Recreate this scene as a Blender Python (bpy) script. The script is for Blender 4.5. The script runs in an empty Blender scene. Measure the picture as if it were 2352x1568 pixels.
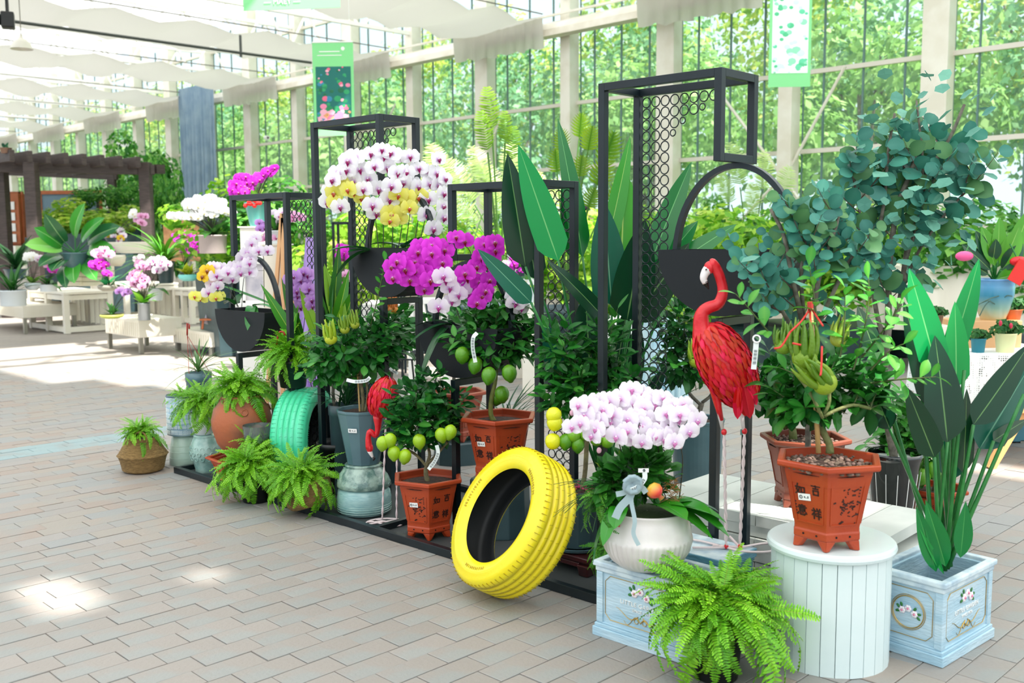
import bpy, math, random
import numpy as np
from mathutils import Vector, Matrix
R_ = random.Random(7)
PI = math.pi
SC = bpy.context.scene
COL = SC.collection
# ---------------------------------------------------------------- camera
FPX, PITCH, ROLL, YA, YB, H = 2281.45, 0.105654, -0.00649, 0.82278, 0.7819, 1.5
cp, sp = math.cos(PITCH), math.sin(PITCH)
Fv = Vector((0, cp, -sp)); Rv = Vector((1, 0, 0)); Uv = Rv.cross(Fv)
cr, sr = math.cos(ROLL), math.sin(ROLL)
R2 = Rv * cr + Uv * sr; U2 = Uv * cr - Rv * sr
CAM = Vector((0, 0, H))
cam_data = bpy.data.cameras.new('camera'); cam = bpy.data.objects.new('camera', cam_data); COL.objects.link(cam)
cam_data.sensor_width = 36; cam_data.lens = 36 * FPX / 2352; cam_data.clip_end = 400
mw = Matrix((R2, U2, -Fv)).transposed().to_4x4(); mw.translation = CAM
cam.matrix_world = mw
cam_data.dof.use_dof = True; cam_data.dof.focus_distance = 4.6; cam_data.dof.aperture_fstop = 3.4
SC.camera = cam
# ---------------------------------------------------------------- sky, sun, exposure
world = bpy.data.worlds.new('sky'); SC.world = world; world.use_nodes = True
bg = world.node_tree.nodes['Background']; bg.inputs[0].default_value = (0.80, 0.91, 1.0, 1); bg.inputs[1].default_value = 2.0
SUN_DIR = Vector((-0.36, 0.42, -0.833)).normalized()      # the way the light travels
sd = bpy.data.lights.new('sun', 'SUN'); sd.energy = 17.0; sd.angle = math.radians(1.0); sd.color = (1, 0.96, 0.88)
sun = bpy.data.objects.new('sun', sd); COL.objects.link(sun); sun.rotation_euler = SUN_DIR.to_track_quat('-Z', 'Y').to_euler()
sun.location = (8, -10, 20)
vs = SC.view_settings; vs.view_transform = 'Standard'; vs.look = 'None'; vs.gamma = 1; vs.use_curve_mapping = False
vs.exposure = -0.5
SC.cycles.max_bounces = 7; SC.cycles.diffuse_bounces = 4; SC.cycles.transmission_bounces = 4; SC.cycles.transparent_max_bounces = 12; SC.cycles.glossy_bounces = 2
SC.cycles.sample_clamp_indirect = 6
SC.cycles.caustics_reflective = False; SC.cycles.caustics_refractive = False
# ---------------------------------------------------------------- measuring
def ray(x, y): return Fv * FPX + R2 * (x - 1176) - U2 * (y - 784)
def G(x, y, z=0.0):
    d = ray(x, y); return CAM + d * ((z - H) / d.z)
def P(x, y, Y):
    d = ray(x, y); return CAM + d * (Y / d.y)
Sd = Vector((math.sin(YA), -math.cos(YA), 0)); Td = Vector((math.cos(YA), math.sin(YA), 0))
O0 = G(399, 1086)
def W(s, t, z=0.0): return O0 + Sd * s + Td * t + Vector((0, 0, z))
def onT(x, y, t):
    d = ray(x, y); k = (t - (CAM - O0).dot(Td)) / d.dot(Td); return CAM + d * k
STROT = math.atan2(Sd.y, Sd.x)                             # local x along S, local y along T
Sb = Vector((math.sin(YB), -math.cos(YB), 0)); Tb = Vector((math.cos(YB), math.sin(YB), 0))
def B(u, w, z=0.0): return Sb * u + Tb * w + Vector((0, 0, z))
BROT = math.atan2(Sb.y, Sb.x)
def onW(x, y, w=17.9):
    d = ray(x, y); k = (w - CAM.dot(Tb)) / d.dot(Tb); return CAM + d * k
def foot(x, y, r, z=0.0):
    """centre of a round foot of radius r whose near edge shows at (x, y)"""
    g = G(x, y, z); h = Vector((g.x, g.y, 0)).normalized(); return g + h * r
def ppm(Y): return FPX / Y
# ---------------------------------------------------------------- colours, materials
def lin(c):
    if isinstance(c, str): c = tuple(int(c[i:i + 2], 16) / 255 for i in (0, 2, 4))
    return tuple(((v / 12.92) if v <= 0.04045 else ((v + 0.055) / 1.055) ** 2.4) for v in c[:3])
_M = {}
def mat(name, c, rough=0.5, metal=0.0, c2=None, nscale=8.0, bump=0.0, bscale=60.0, trans=0.0, spec=0.5, coat=0.0, vcol=False, rnd=0.0, stretch=None, emit=0.0, sheen=0.0, ramp=(0.4, 0.62), coord='Object'):
    if name in _M: return _M[name]
    m = bpy.data.materials.new(name); m.use_nodes = True; nt = m.node_tree; N = nt.nodes; L = nt.links
    b = N['Principled BSDF']; b.inputs['Roughness'].default_value = rough; b.inputs['Metallic'].default_value = metal
    b.inputs['Specular IOR Level'].default_value = spec; b.inputs['Coat Weight'].default_value = coat; b.inputs['Coat Roughness'].default_value = 0.08
    if sheen: b.inputs['Sheen Weight'].default_value = sheen
    col = None
    tc = N.new('ShaderNodeTexCoord'); vec = tc.outputs[coord]
    if stretch:
        mp = N.new('ShaderNodeMapping'); mp.inputs['Scale'].default_value = stretch; L.new(vec, mp.inputs['Vector']); vec = mp.outputs[0]
    if vcol:
        a = N.new('ShaderNodeVertexColor'); a.layer_name = 'Col'; col = a.outputs['Color']
    else:
        rgb = N.new('ShaderNodeRGB'); rgb.outputs[0].default_value = (*lin(c), 1); col = rgb.outputs[0]
    if c2 is not None:
        n = N.new('ShaderNodeTexNoise'); n.inputs['Scale'].default_value = nscale; n.inputs['Detail'].default_value = 5; L.new(vec, n.inputs['Vector'])
        r = N.new('ShaderNodeMapRange'); r.inputs['From Min'].default_value = ramp[0]; r.inputs['From Max'].default_value = ramp[1]; L.new(n.outputs[0], r.inputs[0])
        mx = N.new('ShaderNodeMix'); mx.data_type = 'RGBA'; L.new(r.outputs[0], mx.inputs[0]); L.new(col, mx.inputs[6]); mx.inputs[7].default_value = (*lin(c2), 1); col = mx.outputs[2]
    if rnd:
        oi = N.new('ShaderNodeObjectInfo'); hs = N.new('ShaderNodeHueSaturation')
        r1 = N.new('ShaderNodeMapRange'); r1.inputs['To Min'].default_value = 1 - rnd; r1.inputs['To Max'].default_value = 1 + rnd; L.new(oi.outputs['Random'], r1.inputs[0]); L.new(r1.outputs[0], hs.inputs['Value'])
        r2 = N.new('ShaderNodeMapRange'); r2.inputs['To Min'].default_value = 0.5 + rnd * 0.06; r2.inputs['To Max'].default_value = 0.5 - rnd * 0.06; L.new(oi.outputs['Random'], r2.inputs[0]); L.new(r2.outputs[0], hs.inputs['Hue'])
        L.new(col, hs.inputs['Color']); col = hs.outputs[0]
    L.new(col, b.inputs['Base Color'])
    if bump:
        n2 = N.new('ShaderNodeTexNoise'); n2.inputs['Scale'].default_value = bscale; n2.inputs['Detail'].default_value = 3; L.new(vec, n2.inputs['Vector'])
        bp = N.new('ShaderNodeBump'); bp.inputs['Strength'].default_value = bump; bp.inputs['Distance'].default_value = 0.01; L.new(n2.outputs[0], bp.inputs['Height']); L.new(bp.outputs[0], b.inputs['Normal'])
    if emit: L.new(col, b.inputs['Emission Color']); b.inputs['Emission Strength'].default_value = emit
    if trans:
        t = N.new('ShaderNodeBsdfTranslucent'); ms = N.new('ShaderNodeMixShader'); ms.inputs[0].default_value = trans
        L.new(col, t.inputs['Color']); L.new(b.outputs[0], ms.inputs[1]); L.new(t.outputs[0], ms.inputs[2]); L.new(ms.outputs[0], N['Material Output'].inputs[0])
    _M[name] = m; return m
# ---------------------------------------------------------------- mesh builder
class MB:
    def __init__(s): s.v = []; s.f = []; s.m = []; s.c = []; s.cur = (1, 1, 1); s.mi = 0
    def add(s, vs, fs, cols=None):
        o = len(s.v); s.v += [tuple(v) for v in vs]; s.f += [tuple(i + o for i in f) for f in fs]; s.m += [s.mi] * len(fs)
        s.c += (cols if cols is not None else [s.cur] * len(vs)); return s
    def box(s, c, d, M=None, taper=1.0):
        x, y, z = (k / 2 for k in d); vs = []
        for sz in (-1, 1):
            k = taper if sz > 0 else 1
            for sx, sy in ((-1, -1), (1, -1), (1, 1), (-1, 1)): vs.append(Vector((sx * x * k, sy * y * k, sz * z)))
        if M is not None: vs = [M @ v for v in vs]
        c = Vector(c); vs = [v + c for v in vs]
        return s.add(vs, [(3, 2, 1, 0), (4, 5, 6, 7), (0, 1, 5, 4), (1, 2, 6, 5), (2, 3, 7, 6), (3, 0, 4, 7)])
    def beam(s, a, b, w, h=None, up=(0, 0, 1)):
        a, b = Vector(a), Vector(b); d = b - a; L = d.length; d.normalize(); up = Vector(up)
        if abs(d.dot(up)) > 0.99: up = Vector((1, 0, 0)) if abs(d.x) < .9 else Vector((0, 1, 0))
        x = d.cross(up).normalized(); y = x.cross(d)
        M = Matrix((d, -x, y)).transposed(); return s.box((a + b) / 2, (L, w, h or w), M)
    def lathe(s, prof, n=24, c=(0, 0, 0), M=None, cap0=True, cap1=False, rfun=None, cols=None, a0=0.0):
        vs = []; cc = []
        for k, (r, z) in enumerate(prof):
            for i in range(n):
                a = a0 + 2 * PI * i / n; rr = rfun(a, r, z) if rfun else r
                v = Vector((rr * math.cos(a), rr * math.sin(a), z))
                if M is not None: v = M @ v
                vs.append(v + Vector(c)); cc.append(cols[k] if cols else s.cur)
        fs = []
        for k in range(len(prof) - 1):
            for i in range(n):
                j = (i + 1) % n; fs.append((k * n + i, k * n + j, (k + 1) * n + j, (k + 1) * n + i))
        if cap0: fs.append(tuple(range(n - 1, -1, -1)))
        if cap1: fs.append(tuple((len(prof) - 1) * n + i for i in range(n)))
        return s.add(vs, fs, cc)
    def tube(s, pts, r, n=6, caps=True):
        pts = [Vector(p) for p in pts]; m = len(pts); rs = r if isinstance(r, (list, tuple)) else [r] * m
        t0 = (pts[1] - pts[0]).normalized(); ref = Vector((0, 0, 1)) if abs(t0.z) < .9 else Vector((1, 0, 0)); x = t0.cross(ref).normalized()
        vs = []
        for k in range(m):
            t = (pts[min(k + 1, m - 1)] - pts[max(k - 1, 0)]).normalized(); x = (x - t * x.dot(t)).normalized(); y = t.cross(x)
            for i in range(n):
                a = 2 * PI * i / n; vs.append(pts[k] + (x * math.cos(a) + y * math.sin(a)) * rs[k])
        fs = [(k * n + i, k * n + (i + 1) % n, (k + 1) * n + (i + 1) % n, (k + 1) * n + i) for k in range(m - 1) for i in range(n)]
        if caps: fs += [tuple(range(n - 1, -1, -1)), tuple((m - 1) * n + i for i in range(n))]
        return s.add(vs, fs)
    def ball(s, c, r, n=12, k=8, M=None):
        r = Vector(r) if not isinstance(r, (int, float)) else Vector((r, r, r)); c = Vector(c)
        vs = []; 
        for j in range(k + 1):
            th = PI * j / k
            for i in range(n):
                a = 2 * PI * i / n; v = Vector((r.x * math.sin(th) * math.cos(a), r.y * math.sin(th) * math.sin(a), -r.z * math.cos(th)))
                vs.append((M @ v if M is not None else v) + c)
        fs = []
        for j in range(k):
            for i in range(n):
                q = (i + 1) % n
                if j == 0: fs.append((i, (j + 1) * n + q, (j + 1) * n + i))
                elif j == k - 1: fs.append((j * n + i, j * n + q, (j + 1) * n + i))
                else: fs.append((j * n + i, j * n + q, (j + 1) * n + q, (j + 1) * n + i))
        return s.add(vs, fs)
    def torus(s, c, Rr, r, n=20, k=6, M=None, a0=0.0, a1=2 * PI):
        full = abs(a1 - a0) > 6.28; m = n if full else n + 1
        vs = []; c = Vector(c)
        for i in range(m):
            a = a0 + (a1 - a0) * i / n; d = Vector((math.cos(a), math.sin(a), 0))
            for j in range(k):
                b = 2 * PI * j / k; v = d * (Rr + r * math.cos(b)) + Vector((0, 0, r * math.sin(b)))
                vs.append((M @ v if M is not None else v) + c)
        fs = [(i * k + j, ((i + 1) % m) * k + j, ((i + 1) % m) * k + (j + 1) % k, i * k + (j + 1) % k) for i in range(n) for j in range(k)]
        return s.add(vs, fs)
    def prism(s, poly, z0, z1, M=None, c=(0, 0, 0)):
        n = len(poly); vs = [Vector((x, y, z0)) for x, y in poly] + [Vector((x, y, z1)) for x, y in poly]
        if M is not None: vs = [M @ v for v in vs]
        vs = [v + Vector(c) for v in vs]
        return s.add(vs, [tuple(range(n - 1, -1, -1)), tuple(range(n, 2 * n))] + [(i, (i + 1) % n, n + (i + 1) % n, n + i) for i in range(n)])
    def mesh(s, name, mats, smooth=False):
        me = bpy.data.meshes.new(name); me.from_pydata(s.v, [], s.f)
        for m in (mats if isinstance(mats, (list, tuple)) else [mats]): me.materials.append(m)
        if s.mi or any(s.m): me.polygons.foreach_set('material_index', s.m)
        if any(c != (1, 1, 1) for c in s.c):
            a = me.color_attributes.new('Col', 'FLOAT_COLOR', 'POINT'); a.data.foreach_set('color', [k for c in s.c for k in (c[0], c[1], c[2], 1.0)])
        if smooth: me.polygons.foreach_set('use_smooth', [True] * len(me.polygons))
        me.update(); return me
    def build(s, name, mats, parent=None, smooth=False, bevel=0, weld=False, **kw):
        o = link(name, s.mesh(name, mats, smooth), parent, **kw)
        if bevel:
            b = o.modifiers.new('bevel', 'BEVEL'); b.width = bevel; b.segments = 2; b.limit_method = 'ANGLE'; b.angle_limit = 0.6
        return o
def link(name, me, parent=None, M=None, label=None, cat=None, group=None, kind=None):
    o = bpy.data.objects.new(name, me); COL.objects.link(o)
    if parent is not None: o.parent = parent
    if M is not None: o.matrix_local = M
    if label: o['label'] = label
    if cat: o['category'] = cat
    if group: o['group'] = group
    if kind: o['kind'] = kind
    return o
def thing(name, label, cat, loc=(0, 0, 0), rz=0.0, group=None, M=None):
    o = bpy.data.objects.new(name, None); COL.objects.link(o); o.empty_display_size = 0.05
    if M is not None: o.matrix_world = M
    else: o.location = loc; o.rotation_euler = (0, 0, rz)
    o['label'] = label; o['category'] = cat
    if group: o['group'] = group
    return o
def struct(name, mb, m, **kw): return mb.build(name, m, kind='structure', **kw)
def smod(o, levels=1, auto=True):
    o.modifiers.new('smooth', 'SUBSURF').levels = levels; o.modifiers['smooth'].render_levels = levels
def frame(z, up=(0, 0, 1), loc=(0, 0, 0), s=1.0):
    """matrix whose local z looks along z and local y leans to up"""
    z = Vector(z).normalized(); up = Vector(up); x = up.cross(z)
    if x.length < 1e-4: x = Vector((1, 0, 0)).cross(z) if abs(z.x) < .9 else Vector((0, 1, 0)).cross(z)
    x.normalize(); y = z.cross(x); M = Matrix((x, y, z)).transposed().to_4x4()
    if s != 1.0: M = M @ Matrix.Scale(s, 4)
    M.translation = Vector(loc); return M
def bez(p, n=10):
    p = [Vector(q) for q in p]; out = []
    for i in range(n + 1):
        t = i / n; q = p[:]
        while len(q) > 1: q = [q[j].lerp(q[j + 1], t) for j in range(len(q) - 1)]
        out.append(q[0])
    return out
def pol(pts, n=4):
    """smooth path through points (Catmull-Rom)"""
    p = [Vector(q) for q in pts]; p = [p[0] * 2 - p[1]] + p + [p[-1] * 2 - p[-2]]; out = []
    for i in range(1, len(p) - 2):
        for k in range(n):
            t = k / n; a, b, c, d = p[i - 1], p[i], p[i + 1], p[i + 2]
            out.append(0.5 * ((2 * b) + (c - a) * t + (2 * a - 5 * b + 4 * c - d) * t * t + (3 * b - a - 3 * c + d) * t ** 3))
    out.append(p[-2]); return out
# ================================================================ SETTING
M_floor = mat('mortar', 'a8a49c', .9, c2='8e8a82', nscale=3)
M_brickfar = bpy.data.materials.new('far_pavers'); M_brickfar.use_nodes = True
def _far():
    nt = M_brickfar.node_tree; N = nt.nodes; L = nt.links; b = N['Principled BSDF']; b.inputs['Roughness'].default_value = .75
    tc = N.new('ShaderNodeTexCoord'); mp = N.new('ShaderNodeMapping'); mp.inputs['Rotation'].default_value = (0, 0, -math.atan2(Tb.y, Tb.x)); L.new(tc.outputs['Object'], mp.inputs[0])
    br = N.new('ShaderNodeTexBrick'); br.inputs['Scale'].default_value = 1.0; br.inputs['Brick Width'].default_value = .233; br.inputs['Row Height'].default_value = .119; br.inputs['Mortar Size'].default_value = .003
    br.inputs['Color1'].default_value = (*lin('a19890'), 1); br.inputs['Color2'].default_value = (*lin('98918b'), 1); br.inputs['Mortar'].default_value = (*lin('8c8782'), 1)
    L.new(mp.outputs[0], br.inputs[0]); L.new(br.outputs[0], b.inputs['Base Color'])
_far()
M_brick = mat('paver', '968e88', .6, c2='92928f', nscale=5, rnd=.05, bump=.25, bscale=70, ramp=(.45, .6), coord='Object')
M_brickv = mat('paver_laid', 'b4a399', .6, c2='92928f', nscale=4, vcol=True, bump=.25, bscale=70, ramp=(.5, .75))
fl = MB(); c = B(-22, 2); s_ = 46
fl.add([B(-70, -14, -.006), B(14, -14, -.006), B(14, 17.95, -.006), B(-70, 17.95, -.006)], [(0, 1, 2, 3)])
floor = struct('floor', fl, M_brickfar)
# bricks: courses along Tb
BL, BW, J = .233, .119, .003
def brick_mb(mb, c, l=BL - J, w=BW - J, dz=0.0, tilt=(0, 0), col=None):
    x0, y0, b_ = l / 2, w / 2, .0025; vs = []
    if col: mb.cur = col
    for (x, y, z) in ((x0, y0, -.02), (x0, y0, -b_ * .6), (x0 - b_, y0 - b_, 0)):
        for sx, sy in ((-1, -1), (1, -1), (1, 1), (-1, 1)):
            px, py = sx * x, sy * y; vs.append(c + Tb * px - Sb * py + Vector((0, 0, z + dz + tilt[0] * px + tilt[1] * py)))
    fs = [(8, 9, 10, 11)]
    for k in (0, 4):
        for i in range(4): j = (i + 1) % 4; fs.append((k + i, k + j, k + 4 + j, k + 4 + i))
    mb.add(vs, fs)
cells = []
a0 = G(0, 1568); 
for row in range(-72, 130):
    for k in range(-60, 90):
        u = row * BW; w = k * BL + (BL / 2 if row % 2 else 0) + (.03 * ((row * 7) % 3 - 1))
        p = B(-u, w)
        if p.y < 2.6 or p.y > 11.5: continue
        q = p - CAM; z = q.dot(Fv)
        x = 1176 + FPX * q.dot(R2) / z; y = 784 - FPX * q.dot(U2) / z
        if x < -200 or x > 2800 or y > 1700: continue
        cells.append((p.y, p))
cells.sort(key=lambda c: c[0])
tints = ['999189', '968f8a', '93908d', '9b9087', '948e89', '98928e', '998b82', '919190']
bv = []
for i in range(6):
    mb = MB(); brick_mb(mb, Vector((0, 0, 0)), tilt=(R_.uniform(-.008, .008), R_.uniform(-.012, .012))); bv.append(mb.mesh('brick', M_brick))
rest = MB(); nsep = 0; BAND = G(120, 1030).dot(Sb)
for i, (Y, p) in enumerate(cells):
    q = p - CAM; z = q.dot(Fv); x = 1176 + FPX * q.dot(R2) / z; y = 784 - FPX * q.dot(U2) / z
    hidden = x > 1380 and not (x > 2200) and Y < 4.6
    if nsep < 296 and not hidden and y > 1150:
        o = link('brick', bv[i % 6], floor); o.location = p + Vector((0, 0, R_.uniform(-.002, .001))); nsep += 1
    else: brick_mb(rest, p, dz=R_.uniform(-.003, .001), tilt=(R_.uniform(-.006, .006), R_.uniform(-.01, .01)), col=lin('8fa3a6') if abs(p.dot(Sb) - BAND) < .17 and x < 420 else lin(R_.choice(tints)))
rest.build('paving', M_brickv, floor, kind='stuff')
# ---- window wall
M_col = mat('white_paint', 'e9e4d8', .45, c2='ddd6c6', nscale=2)
M_trans = mat('transom_paint', 'd9d2c6', .5)
M_mull = mat('mullion_dark', '5a7a78', .4)
M_gut = mat('gutter_metal', 'cbc2b0', .35, c2='ded7ca', nscale=1.5)
M_glass = bpy.data.materials.new('glass'); M_glass.use_nodes = True
def _glass():
    nt = M_glass.node_tree; N = nt.nodes; L = nt.links; N.remove(N['Principled BSDF'])
    t = N.new('ShaderNodeBsdfTransparent'); t.inputs[0].default_value = (.86, .95, .93, 1); g = N.new('ShaderNodeBsdfGlossy'); g.inputs['Roughness'].default_value = .05
    f = N.new('ShaderNodeFresnel'); f.inputs[0].default_value = 1.4; d = N.new('ShaderNodeBsdfDiffuse'); d.inputs[0].default_value = (.9, .98, .96, 1)
    m = N.new('ShaderNodeMixShader'); L.new(f.outputs[0], m.inputs[0]); L.new(t.outputs[0], m.inputs[1]); L.new(g.outputs[0], m.inputs[2])
    m2 = N.new('ShaderNodeMixShader'); m2.inputs[0].default_value = .07; L.new(m.outputs[0], m2.inputs[1]); L.new(d.outputs[0], m2.inputs[2]); L.new(m2.outputs[0], N['Material Output'].inputs[0])
_glass()
WW = 17.9; BAY = 2.87; U0 = -7.32 + BAY
wall = bpy.data.objects.new('wall_back', None); COL.objects.link(wall); wall['kind'] = 'structure'
cols_u = [U0 - BAY * i for i in range(18)]
for i, u in enumerate(cols_u):
    wide = (i % 2 == 1)
    mb = MB(); w_ = .46 if wide else .30
    mb.beam(B(u, WW - .12, 0), B(u, WW - .12, 9.2), .34, w_, up=Sb); mb.build('column', M_col, wall, bevel=.01)
plinth = MB(); plinth.beam(B(U0 + 3, WW, .08), B(cols_u[-1] - 3, WW, .08), .3, .22); plinth.build('plinth', M_col, wall)
gut = MB()
prof = [(-.34, 0), (-.30, .16), (-.2, .30), (-.04, .38), (.05, .38), (.05, 0.02), (-.2, -.04)]
n = len(prof); A_, Z_ = B(U0 + 3, WW - .32, 6.1), B(cols_u[-1] - 3, WW - .32, 6.1)
gut.add([A_ + Tb * x + Vector((0, 0, z)) for x, z in prof] + [Z_ + Tb * x + Vector((0, 0, z)) for x, z in prof], [(i, (i + 1) % n, n + (i + 1) % n, n + i) for i in range(n)])
gut.build('gutter', M_gut, wall, smooth=False)
g2 = MB(); g2.beam(B(U0 + 3, WW - .45, 6.6), B(cols_u[-1] - 3, WW - .45, 6.6), .05, .05); g2.build('pipe', M_col, wall)
rows = [(.18, 1.6), (1.6, 3.1), (3.1, 4.6), (4.6, 6.1), (6.5, 8.0)]
pane_m = {}
for i in range(17):
    ua, ub = cols_u[i], cols_u[i + 1]; uc = (ua + ub) / 2
    win = bpy.data.objects.new('window_%d' % (i + 1), None); COL.objects.link(win); win['kind'] = 'structure'; win.location = B(uc, WW, 0)
    lc = win.location
    for z in (1.6, 3.1, 4.6, 8.0):
        mb = MB(); mb.beam(B(ua, WW, z) - lc, B(ub, WW, z) - lc, .09, .085); mb.build('transom', M_trans, win)
    xs = [uc + .79, uc, uc - .79]
    for u in xs:
        mb = MB(); mb.beam(B(u, WW + .03, .1) - lc, B(u, WW + .03, 8.6) - lc, .04, .032, up=Sb); mb.build('mullion', M_mull, win)
    for u in (ua - .22, ub + .22):
        mb = MB(); mb.beam(B(u, WW + .03, .1) - lc, B(u, WW + .03, 8.6) - lc, .03, .026, up=Sb); mb.build('mullion', M_mull, win)
    ed = [ua - .2] + xs + [ub + .2]
    for a, b in zip(ed[:-1], ed[1:]):
        for z0, z1 in rows:
            k = (round(a - b, 2), round(z1 - z0, 2))
            if k not in pane_m:
                mb = MB(); hw = (a - b) / 2 - .02; hz = (z1 - z0) / 2 - .03
                mb.add([Sb * -hw + Vector((0, 0, -hz)), Sb * hw + Vector((0, 0, -hz)), Sb * hw + Vector((0, 0, hz)), Sb * -hw + Vector((0, 0, hz))], [(0, 1, 2, 3)]); pane_m[k] = mb.mesh('pane', M_glass)
            o = link('pane', pane_m[k], win); o.location = B((a + b) / 2, WW + .02, (z0 + z1) / 2) - lc
# brace rods on two bays
for (a, b) in (((-11.9, 4.6), (-9.9, 2.2)), ((-10.2, 2.2), (-7.3, -.1)), ((-10.2, 2.6), (-9.0, 4.6)), ((-19.6, 2.0), (-18.2, 4.4)), ((-24.0, 3.2), (-22.4, 5.2)), ((-12.7, 0.4), (-10.4, 2.5))):
    mb = MB(); mb.tube([B(a[0], WW - .2, max(a[1], .2)), B(b[0], WW - .2, max(b[1], .2))], .03, 6); mb.build('brace_rod', M_col, wall)
# ---- roof: whitewashed sheeting with unseen openings added to let sun patches in, and rafters
M_roof = bpy.data.materials.new('whitewashed_sheet'); M_roof.use_nodes = True
def _tl(m, c, tr, mixd=.0):
    nt = m.node_tree; N = nt.nodes; L = nt.links; N.remove(N['Principled BSDF']); t = N.new('ShaderNodeBsdfTranslucent'); t.inputs[0].default_value = (*c, 1)
    d = N.new('ShaderNodeBsdfDiffuse'); d.inputs[0].default_value = (*c, 1); ms = N.new('ShaderNodeMixShader'); ms.inputs[0].default_value = tr
    L.new(d.outputs[0], ms.inputs[1]); L.new(t.outputs[0], ms.inputs[2])
    out = ms
    if mixd:
        q = N.new('ShaderNodeBsdfTransparent'); m3 = N.new('ShaderNodeMixShader'); m3.inputs[0].default_value = mixd; L.new(ms.outputs[0], m3.inputs[1]); L.new(q.outputs[0], m3.inputs[2]); out = m3
    L.new(out.outputs[0], N['Material Output'].inputs[0])
_tl(M_roof, (.80, .82, .83), .62)
ROOFZ = 9.0
def roof_uv(p):
    q = Vector(p) - SUN_DIR * ((ROOFZ - p[2]) / -SUN_DIR.z) * -1 if False else Vector(p) + (-SUN_DIR) * ((ROOFZ - p[2]) / (-SUN_DIR.z))
    return q.dot(Sb), q.dot(Tb)
holes = []   # (u, w, half-u, half-w) openings added so the sun lands on chosen spots
for p, a, b in ((G(135, 1368), .22, .10), (G(475, 1322), .07, .05), (P(1670, 1268, 3.9), .22, .16), (G(1775, 1172, .3), .16, .10), (G(2270, 1075), .40, .16),
                (P(2110, 760, 3.9), .12, .30), (P(2230, 690, 3.9), .16, .14), (P(2180, 760, 3.9), .08, .1), (P(2060, 800, 3.5), .14, .12), (P(1990, 720, 3.5), .10, .05), (G(560, 900), .0, .0),
                (P(1880, 1040, 3.4), .03, .03), (G(230, 812), .9, .4), (G(330, 770, .4), 1.4, .7), (G(100, 690, .5), 1.8, .9), (G(300, 560, 1.0), 2.0, 2.0), (P(60, 500, 15), .6, .6), (P(330, 500, 15), .6, .5),
                (P(470, 470, 12), .6, .6), (P(2250, 860, 7.5), .3, .3), (P(230, 620, 15.5), 5.5, 2.6), (P(1180, 520, 11), 1.2, 1.0), (P(1090, 620, 14), 2.0, 1.0), (P(500, 620, 10.), .8, .5)):
    if a: u, w = roof_uv(p); holes.append((u, w, a, b))
STEP = .5
roof = MB()
def roof_rect(u0, u1, w0, w1): roof.add([B(u0, w0, ROOFZ), B(u1, w0, ROOFZ), B(u1, w1, ROOFZ), B(u0, w1, ROOFZ)], [(0, 1, 2, 3)])
us = sorted(set([-66, 16] + [v for h in holes for v in (h[0] - h[2], h[0] + h[2])])); ws = sorted(set([-13, 18] + [v for h in holes for v in (h[1] - h[3], h[1] + h[3])]))
us = [u for u in us if -66 <= u <= 16]; ws = [w for w in ws if -13 <= w <= 18]
for i in range(len(us) - 1):
    j = 0
    while j < len(ws) - 1:
        uc = (us[i] + us[i + 1]) / 2
        def op(k):
            wc = (ws[k] + ws[k + 1]) / 2; return any(abs(uc - h[0]) < h[2] and abs(wc - h[1]) < h[3] for h in holes)
        if op(j): j += 1; continue
        k = j
        while k < len(ws) - 1 and not op(k): k += 1
        roof_rect(us[i], us[i + 1], ws[j], ws[k]); j = k
ceiling = struct('ceiling', roof, M_roof)
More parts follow.
